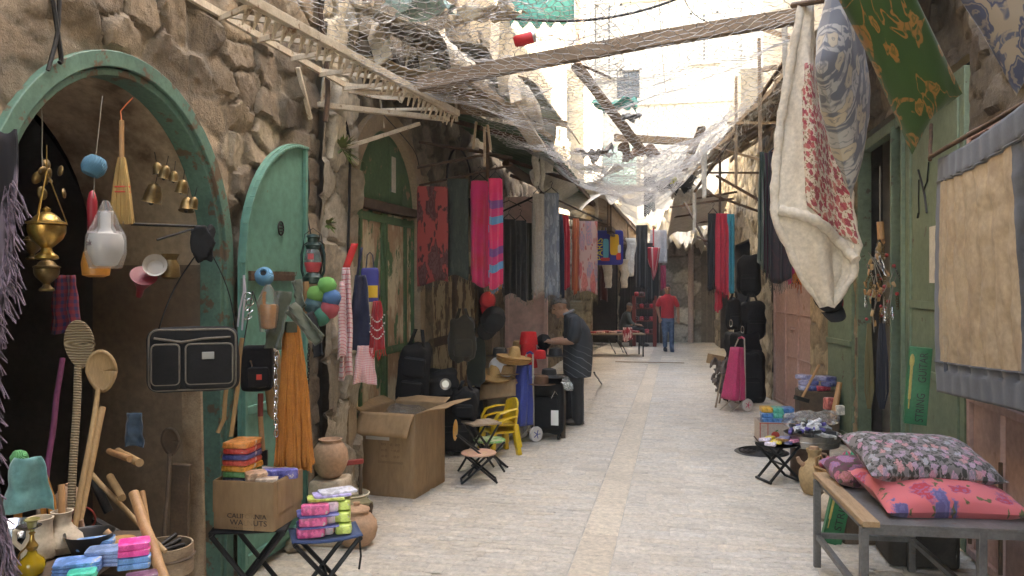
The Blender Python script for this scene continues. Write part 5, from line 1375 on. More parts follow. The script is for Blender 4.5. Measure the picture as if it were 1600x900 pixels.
# ------------------------------------------------------------------ inside the arched shop
def lsolo(prof, p, m, name, label, cat, n=24, group=None, rz=0, **k):
    mb = MB(); mb.lathe(prof, n=n, **k); return mb.solo(name, m, label, cat, p, rot=rz if isinstance(rz, tuple) else (0, 0, rz), group=group)
def rod(a, b, r, m, label, name='wooden_pole', cat='pole', group=None, r2=None):
    a, b = Vector(a), Vector(b); o = ctr(a, b); mb = MB(); k = [a.lerp(b, i / 6) - o + min(.004, .003 * (b - a).length) * V(math.sin(i * 2.1 + a.x * 9), math.cos(i * 1.7), 0) for i in range(7)]
    mb.tube(k, [r + (r2 - r) * i / 6 for i in range(7)] if r2 else r, 10); return mb.solo(name, m, label, cat, o, group=group)
darkbrass = mat('tarnished_brass', (.22, .14, .05), (.12, .08, .035), sc=12, rough=.45, metal=.8)
def burner(p, s, m, label, chain=True):
    t = thing('incense_burner', label, 'burner', p, .3)
    mb = MB(); mb.lathe([(r * s, z * s) for r, z in ((.03, -.10), (.042, -.095), (.040, -.085), (.022, -.07), (.018, -.055), (.03, -.045), (.055, -.02), (.066, .005), (.067, .03), (.062, .035))], n=24); mb.build('bowl', m, t)
    mb = MB(); mb.lathe([(r * s, z * s) for r, z in ((.072, .036), (.07, .042), (.05, .052), (.045, .062), (.03, .075), (.012, .085), (.016, .095), (0, .105))], n=24); mb.build('lid', m, t)
    if chain:
        for k in range(3): a = k * 2.1 + .5; mb = MB(); mb.tube([(.07 * s * math.cos(a), .07 * s * math.sin(a), .035 * s), (0, 0, .24 * s)], .0025, 5); mb.build('chain', m, t)
        mb = MB(); mb.tube([(0, 0, .24 * s), (0, 0, .34 * s)], .0025, 5); mb.build('hook', m, t)
    return t
burner(at(73, 365, 3.3), 1.08, M['brass'], 'shiny brass incense burner hanging on three chains in the arched shop')
burner(at(73, 428, 3.4), .75, darkbrass, 'small dull brass incense burner hanging lowest in the arched shop', False)
burner(at(50, 385, 3.5), .6, darkbrass, 'small dull brass incense burner left of the shiny one', False)
t = thing('brass_ornament', 'cluster of dark brass leaves hanging above the shiny incense burner', 'ornament', at(72, 275, 3.4))
r_ = random.Random(2)
for i in range(10): mb = MB(); mb.ball((0, 0, 0), (.03, .008, .02), 10, 6); mb.build('leaf', darkbrass, t, loc=(r_.uniform(-.07, .07), r_.uniform(-.03, .03), r_.uniform(-.08, .06)), rot=(r_.random() * 3, r_.random() * 3, r_.random() * 3))
rod(at(65, 120, 3.4), at(66, 262, 3.4), .002, M['string'], 'string holding the brass leaf cluster', 'string', 'string')
spool(at(147, 260, 3.4), .05, (.10, .28, .42), 'blue and green string ball hanging in the middle of the arched shop', (R(-20), R(15), 0))
rod(at(160, 150, 3.4), at(150, 242, 3.4), .002, M['string'], 'string holding the blue and green string ball', 'string', 'string')
rod(at(148, 272, 3.4), at(146, 310, 3.4), .002, M['string'], 'string below the blue and green ball', 'string', 'string')
L = at(190, 188, 3.55); t = thing('straw_broom', 'short straw hand broom with red stitching hanging in the arched shop', 'broom', L, FACE); k = 3.55 / FPX
mb = MB(); mb.tube([(0, 0, 0), (0, 0, -70 * k)], .011, 10); mb.build('broom_handle', M['handle'], t)
mb = MB(); r_ = random.Random(4)
for i in range(170): x, y = r_.uniform(-1, 1), r_.uniform(-1, 1); mb.tube([(x * .012, y * .008, -58 * k), (x * .03, y * .012, -95 * k), (x * .05, y * .018, -(160 + r_.uniform(-6, 3)) * k)], .0035, 4, cap=False)
mb.build('bristles', M['straw'], t)
for z in (-104, -112): mb = MB(); mb.tube([V(.037 * math.cos(a * PI / 8), .016 * math.sin(a * PI / 8), z * k) for a in range(16)], .0035, 5, closed=True); mb.build('stitching', plain('red_twine', (.5, .05, .03), .8), t)
mb = MB(); mb.tube([(0, 0, 0), (-.005, 0, .04), (.02, 0, .07), (.05, 0, .10)], .003, 5); mb.build('hook', plain('orange_cord', (.55, .14, .05)), t)
L = at(165, 388, 3.35); t = thing('plastic_jug', 'white plastic jug hanging in a clear bag in the arched shop', 'jug', L, .2)
mb = MB(); mb.lathe([(.035, -.075), (.045, -.07), (.068, -.02), (.07, .03), (.062, .06), (.03, .065), (.02, .085), (.02, .15), (.0, .155)], n=24); mb.build('body', plain('white_plastic', (.78, .76, .74), .35), t)
mb = MB(); mb.lathe([(.06, -.085), (.08, -.02), (.078, .05), (.04, .14), (.012, .20)], n=18, wob=.15, seed=3); mb.build('bag', M['plastic_wrap'], t)
mb = MB(); mb.text('ok', .035, (-.035, -.064, .02), (PI / 2, 0, -.5)); mb.build('lettering', plain('grey_print', (.3, .2, .22)), t)
lsolo([(.03, -.06), (.055, -.05), (.06, 0), (.05, .05), (.02, .07)], at(150, 412, 3.5), mat('orange_plastic', (.60, .25, .05), rough=.4), 'plastic_jug', 'orange plastic jug hanging behind the white jug', 'jug')
lsolo([(.012, -.12), (.02, -.1), (.022, .06), (.012, .1), (.0, .11)], at(144, 335, 3.6), plain('dark_red_plastic', (.30, .02, .03), .4), 'red_bottle', 'dark red bottle hanging behind the white jug', 'bottle')
for i, (px, py, s) in enumerate(((240, 300, 1.5), (258, 268, 1.0), (246, 262, .9), (285, 290, 1.0), (292, 318, 1.1), (272, 275, .8), (302, 316, .9))):
    t = thing('cow_bell', ('largest dark brass bell of the cluster at the right inside the arch' if i == 0 else 'small dull brass bell in the cluster at the right inside the arch'), 'bell', at(px, py, 3.95), (.2 * math.sin(i * 2), .25 * math.cos(i), i), 'small brass bells inside the arch' if i else None)
    mb = MB(); mb.lathe([(r * s, z * s) for r, z in ((.034, -.035), (.03, -.03), (.026, 0), (.02, .02), (.008, .03), (.0, .031))], n=18); mb.build('bell_body', darkbrass, t)
    mb = MB(); mb.ball((0, 0, -.036 * s), .009 * s, 8, 6); mb.build('clapper', M['iron'], t); mb = MB(); mb.tube([(0, 0, .03 * s), (0, 0, .03 * s + .05)], .002, 5); mb.build('hook', M['iron'], t)
rod(at(205, 350, 4.0), at(312, 354, 4.35), .008, M['iron'], 'thin iron rod across the right side of the arched shop', 'iron_rod', 'rod')
rod(at(245, 375, 4.1), at(300, 358, 4.25), .006, M['iron'], 'short iron rod bracing the rod in the arched shop', 'iron_rod', 'rod')
def dish(px, py, t_, r, m, label, rot, name='enamel_pan'):
    mb = MB(); mb.lathe([(0, 0), (r * .7, 0), (r, .05 * r / .06), (r * 1.05, .052 * r / .06), (r * .96, .046 * r / .06), (r * .68, .006), (0, .006)], n=24); return mb.solo(name, m, label, 'pan', at(px, py, t_), rot=rot)
dish(243, 418, 4.05, .055, plain('white_enamel', (.62, .58, .52), .35), 'small white enamel pan hanging inside the arch', (R(75), R(15), .5))
lsolo([(.015, -.1), (.02, -.04), (.06, .05), (.065, .055)], at(222, 442, 4.05), plain('dark_red_enamel', (.24, .03, .04), .4), 'funnel', 'dark red funnel hanging below the white pan', 'funnel', rz=(R(30), R(40), 0))
pot([(.03, -.07), (.05, -.06), (.045, 0), (.03, .03), (.045, .06)], at(266, 415, 4.1), darkbrass, 'dull brass mortar hanging right of the white pan', 'mortar', 'brass_mortar')
def spoon(bowlp, endp, bw, bl, m, label, dish_=.3, t0=3.3, t1=3.1, rr=.013, woven=False):
    b, e = at(*bowlp, t0), at(*endp, t1); o = b; t = thing('giant_spoon', label, 'spoon', o); d = (b - e).normalized(); q = d.to_track_quat('Z', 'Y').to_matrix()
    mb = MB(); n_ = 22
    fn = lambda u, v: q @ V(0, 0, 0) + (Matrix.Rotation(FACE, 3, 'Z') @ V(bw * math.cos(2 * PI * u) * math.sin(PI / 2 * v) * (1 - .25 * max(0, -math.sin(2 * PI * u))), -dish_ * bw * (1 - v * v) * -1, bl * math.sin(2 * PI * u) * math.sin(PI / 2 * v)))
    lean = Vector((d.x, d.y, 0)).dot(V(math.cos(YAW), math.sin(YAW), 0)) / max(.2, d.z)
    mb.grid(lambda u, v: (lambda p: p + V(math.cos(YAW), math.sin(YAW), 0) * lean * p.z)(fn(u, v)), n_, 8); mb.build('bowl', m, t, solid=.014)
    mb = MB(); s0 = -d * bl * .9; mb.tube([s0 + (e - b - s0) * i / 6 + V(.004 * math.sin(i), 0, 0) for i in range(7)], [rr * .9] + [rr] * 6, 10); mb.build('spoon_handle', m, t)
    return t
spoon((158, 580), (116, 835), .062, .085, M['spoonwood'], 'giant light wooden spoon standing in the arched shop', .3, 3.35, 3.1, .011)
wv = NT('woven_palm'); a_ = wv.n('TexWave'); a_.wave_type = 'RINGS'; a_.inputs['Scale'].default_value = 28; a_.inputs['Distortion'].default_value = 1.5; wv.l(wv.tc.outputs['Object'], a_.inputs['Vector']); wv.bump(a_.outputs['Fac'], .9, .006)
wv = wv.done(wv.mix(a_.outputs['Fac'], (.16, .11, .06), (.34, .26, .16)), .85)
spoon((123, 538), (112, 800), .066, .105, wv, 'long woven palm paddle standing behind the giant wooden spoon', .05, 3.5, 3.35, .016)
spoon((266, 690), (256, 860), .042, .065, M['darkwood'], 'dark wooden spoon leaning at the right inside the arch', .3, 3.9, 3.75, .010)
rod(at(160, 637, 3.4), at(124, 815, 3.15), .0145, M['spoonwood'], 'plain light wooden pole leaning right of the giant spoon')
rod(at(97, 560, 3.6), at(72, 750, 3.4), .012, mat('purple_stick', (.16, .03, .09), sc=6), 'purple painted pole leaning at the left inside the arch')
rod(at(208, 770, 3.05), at(258, 910, 2.85), .019, M['handle'], 'thick orange-brown tool shaft leaning out of the arched shop', r2=.021)
rod(at(140, 738, 3.5), at(258, 862, 3.3), .011, M['spoonwood'], 'thin pale shaft lying aslant behind the thick orange-brown one')
rod(at(222, 768, 3.5), at(234, 845, 3.4), .013, M['handle'], 'short brown shaft standing behind the thick orange-brown one')
rod(at(172, 745, 3.5), at(191, 778, 3.3), .016, M['spoonwood'], 'stubby pale shaft end pointing down in the tool pile')
rod(at(184, 705, 3.7), at(218, 723, 3.3), .017, M['spoonwood'], 'right one of two pale round shaft ends pointing out of the dark')
rod(at(170, 705, 3.7), at(203, 717, 3.35), .014, M['handle'], 'left one of two round shaft ends pointing out of the dark')
rod(at(143, 745, 3.6), at(170, 800, 3.6), .02, M['iron'], 'dark iron tool head in the pile behind the shafts', 'iron_tool', 'tool')
mb = MB(); [mb.tube([V(.10 * (i - 3) * .3, 0, 0), V(.10 * (i - 3) * .3, -.02, -.09), V(.10 * (i - 3) * .3, -.06, -.12)], .006, 6) for i in range(7)]; mb.bar((-.11, 0, 0), (.11, 0, 0), .02); mb.solo('rake_head', M['iron'], 'dark iron rake head lying in the tool pile', 'rake', at(180, 830, 3.5), rot=(.4, .5, FACE))
mb = MB(); mb.box((0, 0, -.62), (.10, .03, 1.24)); mb.solo('plank', M['wood'], 'tall brown plank standing against the right jamb of the arch', 'plank', P(300, 610, t=4.05), rot=(R(3), 0, FACE), bev=.004)
mb = MB(); mb.box((0, 0, -.3), (.09, .03, .6)); mb.solo('plank', M['darkwood'], 'short dark plank leaning beside the dark wooden spoon', 'plank', P(284, 725, t=3.95), rot=(R(5), R(4), FACE), bev=.004)
hang(210, 645, 698, .07, .085, 3.7, cloth('dull_blue_cloth', (.05, .09, .14)), 'folded dull blue cloth hanging on the jamb inside the arch', 'blue_cloth', 'cloth', 0, 1, .01, 3)
hang(100, 430, 520, .10, .14, 3.8, stripes('red_blue_check', [(.22, .02, .03), (.03, .03, .12), (.22, .02, .04)], 6, 0, cross=([(.2, .02, .03), (.02, .02, .08)], 8)), 'dim red and blue checked cloth hanging deep in the arched shop', 'checked_cloth', 'cloth', 0, 2, .02, 7)
# bentwood sieve, pans and pots on the shop sill
t = thing('bentwood_sieve', 'round bentwood sieve of tools at the foot of the arch', 'sieve', at(258, 868, 3.45), .2)
mb = MB(); mb.lathe([(.11, -.07), (.115, -.07), (.115, .05), (.107, .05), (.107, -.065)], n=32); mb.build('hoop', M['wood'], t); mb = MB(); mb.tube([V(.118 * math.cos(a * PI / 14), .118 * math.sin(a * PI / 14), .0) for a in range(28)], .006, 5, closed=True); mb.build('band', M['darkwood'], t)
mb = MB(); mb.lathe([(0, -.03), (.105, -.03)], n=24); mb.build('mesh', M['iron'], t)
for i in range(3): rod(at(240 + 8 * i, 860, 3.4), at(275 + 6 * i, 835 + 8 * i, 3.5), .010, M['iron'], 'dark metal tool lying in the bentwood sieve', 'iron_tool', 'tool', 'tools in the bentwood sieve')
# display table at the mouth of the shop
T0 = at(95, 905, 2.75); TZ = T0.z
t = thing('display_table', 'low wooden display table at the mouth of the arched shop', 'table', V(T0.x, T0.y, 0), FACE)
mb = MB(); mb.box((-.22, .22, TZ - .02), (.56, .66, .035)); mb.build('table_top', M['darkwood'], t, bev=.004)
for x in (-.47, .03):
    for y in (-.08, .52): mb = MB(); mb.box((x, y, (TZ - .04) / 2), (.05, .05, TZ - .04)); mb.build('leg', M['darkwood'], t)
def tp(px, py, t_): return P(px, py, Z=TZ)
jp = [(.05, 0), (.068, .008), (.08, .035), (.07, .065), (.04, .095), (.032, .11), (.034, .145), (.04, .155), (.033, .155), (.026, .12)]
def handled(p, prof, label, hm, rz, m=M['bonewhite'], spout=False):
    t = pot(prof, p, m, label, 'jug', 'clay_jug', rz=rz); mb = MB(); mb.tube([hm[0], hm[1], hm[2], hm[3]], .009, 8); mb.build('jug_handle', m, t)
    if spout: mb = MB(); mb.tube(spout, [.016, .013, .011], 10); mb.build('spout', m, t)
    return t
handled(tp(97, 862, 2.92), jp, 'squat white clay jug with a loop handle on the display table', ((-.035, 0, .105), (-.075, 0, .11), (-.082, 0, .08), (-.06, 0, .05)), FACE)
handled(tp(62, 872, 2.85), [(.05, 0), (.06, .01), (.062, .05), (.045, .08), (.042, .13), (.048, .15), (.04, .15), (.034, .1)], 'tall white clay mug on the display table behind the perfume bottle', ((-.045, 0, .12), (-.08, 0, .11), (-.08, 0, .07), (-.055, 0, .04)), FACE + .4)
rod(tp(97, 862, 2.92) + V(0, 0, .12), at(96, 757, 3.06), .0125, M['handle'], 'brown wooden shaft standing in the squat clay jug', 'wooden_pole')
q = tp(107, 800, 3.18); pot([(.04, 0), (.055, .01), (.062, .05), (.055, .08), (.04, .095)], q, M['clay'], 'small terracotta pot with a lid behind the clay jugs', 'pot', 'clay_pot', lid=[(.045, .096), (.03, .112), (.01, .116), (.012, .128), (0, .13)])
mb = MB(); mb.tube([V(.05 * math.cos(a * PI / 12), 0, .05 * math.sin(a * PI / 12)) for a in range(24)], .004, 6, closed=True); mb.solo('red_hoop', plain('dark_red_wire', (.3, .04, .03)), 'dark red hoop standing behind the black pan', 'hoop', tp(130, 830, 3.1) + V(0, 0, .055), rot=(.2, 0, FACE))
t = dish(140, 848, 3.0, .085, plain('black_pan', (.02, .018, .017), .4), 'shallow black pan on the display table', (0, 0, 0), 'black_pan'); t.location.z = TZ + .01
pot([(.05, 0), (.055, .02), (.05, .04), (.04, .04)], tp(190, 858, 3.05), mat('orange_wood', (.46, .24, .08)), 'small orange-brown wooden bowl on the display table', 'bowl', 'wooden_bowl')
rod(at(165, 830, 3.05), at(188, 852, 3.05), .013, M['handle'], 'stubby orange wooden pestle lying against the black pan', 'pestle', 'pestle')
rod(tp(130, 845, 3.0) + V(0, 0, .0), at(125, 812, 3.15), .013, mat('pinkish_wood', (.42, .27, .2)), 'pinkish wooden peg standing in the black pan', 'wooden_peg', 'peg')
# perfume bottle
b = tp(50, 897, 2.55)
t = thing('perfume_bottle', 'yellow glass perfume bottle with a tall brass neck on the display table', 'bottle', b)
mb = MB(); mb.lathe([(.025, 0), (.036, .004), (.044, .03), (.038, .052), (.018, .07), (.013, .085)], n=24); mb.build('flask', NT('amber_glass').done((.75, .50, .03), .05, Transmission_Weight=.6), t)
mb = MB(); mb.lathe([(.013, .084), (.018, .09), (.02, .10), (.014, .11), (.008, .12), (.007, .14), (.012, .145), (.006, .15)], n=18); mb.build('neck', M['brass'], t)
mb = MB(); mb.lathe([(.006, .15), (.014, .165), (.017, .185), (.026, .192), (.024, .195), (.012, .18)], n=18); mb.build('stopper', mat('olive_glass', (.40, .36, .14), rough=.2), t)
mb = MB(); mb.tube([(-.015, 0, .10), (-.05, 0, .07), (-.07, 0, .02), (-.09, 0, 0)], .003, 6); mb.build('tube', M['brass'], t)
t = thing('steel_tray', 'shiny steel tray at the left end of the display table', 'tray', tp(5, 860, 2.8) + V(0, 0, .005)); mb = MB(); mb.lathe([(0, 0), (.10, 0), (.125, .03), (.128, .032), (.10, .006), (0, .006)], n=32); mb.build('dish', M['chrome'], t)
t = thing('steel_bowl', 'steel bowl standing on the tray at the left end of the display table', 'bowl', tp(20, 850, 2.75) + V(0, 0, .03)); mb = MB(); mb.lathe([(0, 0), (.04, .002), (.075, .05), (.077, .052), (.04, .01)], n=28); mb.build('dish', M['chrome'], t)
lsolo([(0, 0), (.02, .002), (.04, .012), (.041, .014), (0, .006)], at(45, 828, 2.8), M['chrome'], 'steel_saucer', 'small bright steel dish behind the perfume bottle', 'lid' if False else 'saucer')
for i, (px, py, t_, n_, c, nm, sz, rz) in enumerate(((122, 893, 2.55, 3, (.10, .22, .50), 'blue', (.15, .10, .014), .25), (168, 880, 2.62, 4, (.16, .24, .42), 'pale blue', (.14, .09, .014), .1), (150, 868, 2.75, 2, (.12, .26, .50), 'bright blue', (.13, .08, .016), .4), (210, 885, 2.7, 2, (.10, .26, .55), 'sky blue', (.11, .09, .022), .35), (210, 885, 2.7, 2, (.75, .05, .30), 'bright pink', (.105, .09, .024), .38), (128, 905, 2.45, 2, (.03, .42, .30), 'sea green', (.09, .07, .014), .3))):
    b = tp(px, py, t_); z0 = TZ + (.046 if nm == 'bright pink' else (.03 if nm == 'bright blue' else 0))
    for k in range(n_): packet(V(b.x, b.y, z0 + sz[2] * k + .001), sz, FACE + rz + .05 * k, c, f'{nm} packet in its small pile on the display table', f'{nm} packets on the display table')
packet(tp(222, 905, 2.6), (.10, .07, .02), FACE + .5, (.12, .05, .09), 'dark plum packet at the right corner of the display table', 'plum packets')
# orange net frames, teal cloth, green ball
og = mat('orange_cord_net', (.52, .22, .04), (.40, .15, .02), sc=30, bump=.5, bsc=120)
for i, (pts, lab) in enumerate((([(40, 738), (58, 735), (66, 760), (68, 800), (72, 840)], 'left orange netted strap arching behind the clay mug'), ([(68, 745), (80, 780), (84, 820), (78, 850)], 'right orange netted strap behind the clay jug'), ([(28, 790), (28, 825)], 'short orange strap end at the left edge of the display table'))):
    L = at(*pts[0], 3.3); mb = MB(); mb.tube([at(x, y, 3.3) - L for x, y in pts], .016, 8, flat=.5); mb.solo('orange_strap', og, lab, 'strap', L)
rod(at(60, 760, 3.3), at(62, 835, 3.3), .012, M['wood'], 'short wooden post between the orange straps', 'wooden_post', 'post')
hang(42, 715, 800, .08, .16, 2.75, cloth('sea_green_cloth', (.16, .38, .38)), 'pale teal cloth hanging behind the fringed purple scarf', 'teal_cloth', 'cloth', .3, 1, .03, 2)
ballyarn(at(30, 716, 2.85), .03, (.12, .42, .16), 'small green string ball above the pale teal cloth')
# fringed scarf hanging close to the camera at the left edge
sc_m = NT('purple_grey_scarf'); nv = sc_m.noise(9, sc_m.mapping(sc_m.tc.outputs['Object'], (1, 1, .25)), 3); c_ = sc_m.mix(sc_m.ramp(nv, .48, .56), (.022, .020, .026), (.25, .20, .26)); sc_m.bump(sc_m.noise(300), .2, .005); sc_m = sc_m.done(c_, .9)
L = at(-42, 200, 2.35); t = thing('fringed_scarf', 'long purple grey and black fringed scarf hanging close by at the left edge', 'scarf', L, FACE)
fn = lambda u, v: V(-.12 + .19 * u * (1 + .28 * math.sin(v * 5 + 1)) + .10 * v * v - .0 + .012 * noise.noise((u * 3, v * 5, 1)), .045 * math.sin(u * 9 + v * 2), -1.30 * v + .05 * noise.noise((u * 4, v * 2, 7)))
mb = MB(); mb.grid(fn, 26, 40); mb.build('cloth', sc_m, t, solid=.006)
mb = MB(); r_ = random.Random(9)
for i in range(330):
    v = r_.uniform(.12, 1); p = fn(r_.uniform(.82, 1), v) + V(0, -.02, 0); d = V(r_.uniform(.0, .05), r_.uniform(-.03, .03), -r_.uniform(.05, .11))
    mb.tube([p, p + d * .5 + V(r_.uniform(-.01, .012), r_.uniform(-.01, .01), 0), p + d], .0022, 4, cap=False)
mb.build('fringe', mat('mauve_fringe', (.25, .18, .25), (.06, .05, .065), sc=40), t)
# dim shelves of goods deep in the shop
t = thing('wooden_shelf', 'dark wooden shelves deep in the arched shop', 'shelf', V(-4.6, 2.9, 0))
for z in (.7, 1.2, 1.7, 2.15): mb = MB(); mb.box((0, .3, z), (.35, 2.2, .03)); mb.build('board', M['darkwood'], t)
for y in (-.75, 1.35): mb = MB(); mb.box((0, y, 1.2), (.3, .04, 2.3)); mb.build('side', M['darkwood'], t)
r_ = random.Random(6)
for z in (.715, 1.215, 1.715, 2.165):
    for i in range(6):
        s = r_.uniform(.7, 1.2); lsolo([(.05 * s, 0), (.08 * s, .05 * s), (.075 * s, .12 * s), (.04 * s, .17 * s), (.05 * s, .19 * s)], V(-4.6 + r_.uniform(-.05, .08), 2.35 + .33 * i, z), [darkbrass, M['clay'], M['iron']][i % 3], 'shelf_jar', 'dim metal or clay jar on the dark shelves deep in the arched shop', 'jar', 16, 'jars on the dark shelves')

# ------------------------------------------------------------------ left stalls: scarves
def hangerpart(t, w):
    mb = MB(); mb.tube([(-w / 2, 0, .0), (0, 0, .07), (w / 2, 0, .0)], .006, 6); mb.tube([(0, 0, .07), (0, 0, .10), (.02, 0, .125), (.0, 0, .145), (-.02, 0, .13)], .003, 6); mb.build('hanger', M['blackmetal'], t)
def scarf(x0, x1, y0, y1, t_, m, label, fringe=None, turn=0, hanger=False, folds=2, amp=.02, seed=0, cat='scarf', group='scarves hanging along the left stalls', taper=1.0, name='scarf', flen=.06):
    L = at((x0 + x1) / 2, y0, t_); w = (x1 - x0) * t_ / FPX; ln = (y1 - y0) * t_ / FPX
    t = thing(name, label, cat, L, FACE + turn, group); mb = MB()
    def fn(u, v):          # v: 0 front hem - .5 over the rail - 1 back hem
        s = abs(1 - 2 * v); sd = -1 if v < .5 else 1; l_ = ln * (1 if sd < 0 else .94) * s
        g = min(1, s * 4)
        return V((u - .5) * w * (1 + (taper - 1) * s) + .008 * noise.noise((u * 2, v * 6, seed)), sd * (.016 * g + .004) + amp * g * math.sin(u * folds * 2 * PI + seed + .5 * s) + .012 * g * noise.noise((u * 2, s * 3, seed)), -l_ + .004 * (1 - g) - .03 * s * math.sin(u * 4 + seed * 1.7))
    mb.grid(fn, max(14, folds * 9), 40); mb.build('cloth', m, t, solid=.003)
    if fringe:
        mb = MB(); r_ = random.Random(seed); k = max(8, int(w / .010))
        for sd in (0, 1):
            for i in range(k):
                p = fn((i + .5) / k, sd) + V(0, 0, .004); l_ = r_.uniform(.7, 1.15) * flen
                mb.tube([p, p + V(r_.uniform(-.005, .005), r_.uniform(-.006, .006), -l_ * .5), p + V(r_.uniform(-.012, .012), r_.uniform(-.01, .01), -l_)], .0026, 3, cap=False)
        mb.build('fringe', fringe, t)
    if hanger: hangerpart(t, w * .95)
    return t
fr_b = plain('brown_black_fringe', (.05, .04, .03), .9)
redfl = floral('red_floral_wool', (.26, .045, .04), [(.05, .012, .012), (.06, .015, .015)], (.045, .012, .012), (2.2, 5), .36, .24, .12)
scarf(652, 700, 292, 443, 7.75, redfl, 'rust red scarf with dark flowers hanging by the green door', fr_b, .15, folds=1, seed=1)
scarf(699, 732, 280, 434, 7.9, vines('dark_green_paisley', (.022, .032, .024), (.012, .017, .014), (.035, .045, .035), (4, 9)), 'dark green scarf hanging second from the green door', fr_b, .15, folds=1, seed=2)
mag = NT('magenta_red_weave'); uv_ = mag.n('SeparateXYZ'); mag.l(mag.tc.outputs['UV'], uv_.inputs[0]); mag = mag.done(mag.mix(mag.ramp(mag.noise(3), .35, .65), (.42, .02, .05), (.50, .02, .14)), .85, Sheen_Weight=.2)
scarf(736, 763, 283, 445, 8.0, mag, 'crimson scarf hanging beside the checked one', fr_b, .25, True, folds=2, seed=3)
chk = stripes('magenta_blue_check', [(.62, .03, .12), (.62, .03, .12), (.10, .30, .48), (.55, .04, .16), (.16, .06, .22), (.62, .03, .14)], 4.6, 1)
scarf(763, 785, 279, 448, 8.0, chk, 'bright magenta and blue checked scarf with orange fringe', mat('orange_blue_fringe', (.75, .25, .03), (.10, .30, .55), sc=30, lo=.48, hi=.52), .25, True, folds=2, seed=4, amp=.02)
dk = cloth('charcoal_wool', (.028, .028, .027), (.02, .02, .02)); dk2 = cloth('olive_black_wool', (.040, .040, .026), (.03, .03, .02))
wf = plain('grey_white_fringe', (.30, .29, .27), .9)
scarf(784, 806, 343, 462, 9.6, dk, 'charcoal scarf first in the dark row before the pink door', wf, .3, True, seed=5)
scarf(803, 823, 345, 468, 9.8, vines('charcoal_print', (.028, .03, .03), (.05, .05, .05), (.045, .045, .045), (3, 8)), 'patterned charcoal scarf in the dark row before the pink door', wf, .3, True, seed=6)
scarf(817, 834, 349, 466, 9.9, dk2, 'olive black scarf last in the dark row before the pink door', plain('tan_fringe', (.28, .22, .12), .9), .3, seed=7)
scarf(832, 851, 303, 458, 9.6, cloth('ecru_wool', (.42, .38, .33), (.36, .32, .28)), 'cream scarf hanging beside the paisley one', plain('ecru_fringe', (.4, .35, .27), .9), .3, True, seed=8)
scarf(849, 874, 302, 465, 9.7, vines('blue_grey_paisley', (.15, .17, .21), (.24, .26, .30), (.28, .30, .33), (2.5, 7), .03, .3), 'blue grey paisley scarf hanging above the hat seller', plain('bluegrey_fringe', (.14, .15, .18), .9), .3, True, seed=9)
scarf(872, 880, 335, 462, 10.0, cloth('navy_wool', (.02, .025, .05)), 'narrow navy scarf behind the paisley scarf', None, .8, seed=10)
scarf(876, 889, 337, 450, 10.3, cloth('scarlet_wool', (.48, .02, .035)), 'plain scarlet scarf hanging right of the paisley one', None, .5, seed=11)
scarf(894, 906, 342, 458, 10.7, stripes('orange_stripe', [(.50, .13, .05), (.42, .09, .04), (.55, .20, .08)], 6, 0), 'orange scarf hanging in narrow folds', fr_b, .6, seed=12, amp=.02)
scarf(905, 934, 346, 458, 10.5, floral('coral_floral_weave', (.46, .30, .26), [(.42, .10, .09), (.26, .22, .26), (.44, .14, .11)], (.36, .10, .09), (2.6, 6), .44, .22, .05), 'coral and grey patterned scarf with a long fringe', plain('khaki_fringe', (.26, .20, .10), .9), .2, folds=1, seed=13, flen=.12)
for i, px in enumerate((795, 825)):
    t = thing('coat_hanger', 'empty black coat hanger before the pink door leaf', 'hanger', at(px, 322, 9.9), FACE + .3, 'empty hangers by the pink door'); hangerpart(t, .32)
# printed shopping bag with lettering, umbrella, shirt, dark garments at the far left
L = at(952, 387, 13.6); s = 13.6 / FPX
t = thing('shopping_bag', 'glossy blue shopping bag with a yellow PARIS print hanging above the far left stalls', 'bag', L, FACE + .1)
w, h = 44 * s, 54 * s
mb = MB(); softbox(mb, (0, 0, 0), (w, .08, h), .16, wob=.03); mb.build('body', plain('royal_blue_gloss', (.025, .035, .26), .35), t)
mb = MB(); mb.text('PARIS', .155, (-w * .36, -.046, -.03), Euler((0, 0, PI / 2)).to_matrix() if False else Matrix.Rotation(PI / 2, 3, 'X') @ Matrix.Rotation(PI / 2, 3, 'Z'), sx=1.0); mb.build('lettering', plain('lemon_print', (.70, .62, .03), .4), t)
for (cx, cz, ww, hh, c, nm) in ((.08, .05, .16, .36, (.72, .42, .03), 'gold'), (-.07, -.02, .10, .34, (.10, .42, .58), 'sky'), (.15, -.15, .08, .12, (.65, .05, .03), 'red'), (.16, -.02, .06, .14, (.7, .68, .62), 'white'), (-.08, -.2, .16, .06, (.5, .04, .04), 'red')):
    mb = MB(); softbox(mb, (cx, -.046 - .001 * abs(cx), cz), (ww, .008, hh), .4, 16, 8); mb.build('print_patch', plain(nm + '_bag_print', c, .4), t)
for s_ in (-1, 1): mb = MB(); mb.tube([(s_ * .07, 0, h / 2 - .02), (s_ * .05, 0, h / 2 + .1), (0, 0, h / 2 + .14)], .008, 6); mb.build('handle', plain('blue_cord', (.03, .04, .2)), t)
L = at(1021, 392, 18.5); s = 18.5 / FPX
t = thing('folded_umbrella', 'red and white umbrella hanging point down above the far left shop', 'umbrella', L, FACE)
mb = MB(); mb.lathe([(.01, -46 * s), (.07, -30 * s), (.15, -10 * s), (.19, 4 * s), (.17, 5 * s), (.02, -2 * s)], n=28, wob=.35); mb.build('canopy', stripes('red_white_umbrella', [(.42, .02, .04), (.36, .02, .04), (.38, .02, .04), (.55, .35, .35)], 7, 0), t)
mb = MB(); mb.tube([(0, 0, 8 * s), (0, 0, 36 * s)], .014, 8); mb.build('shaft', plain('red_shaft', (.4, .03, .05)), t)
L = at(1029, 375, 18.9); s = 18.9 / FPX
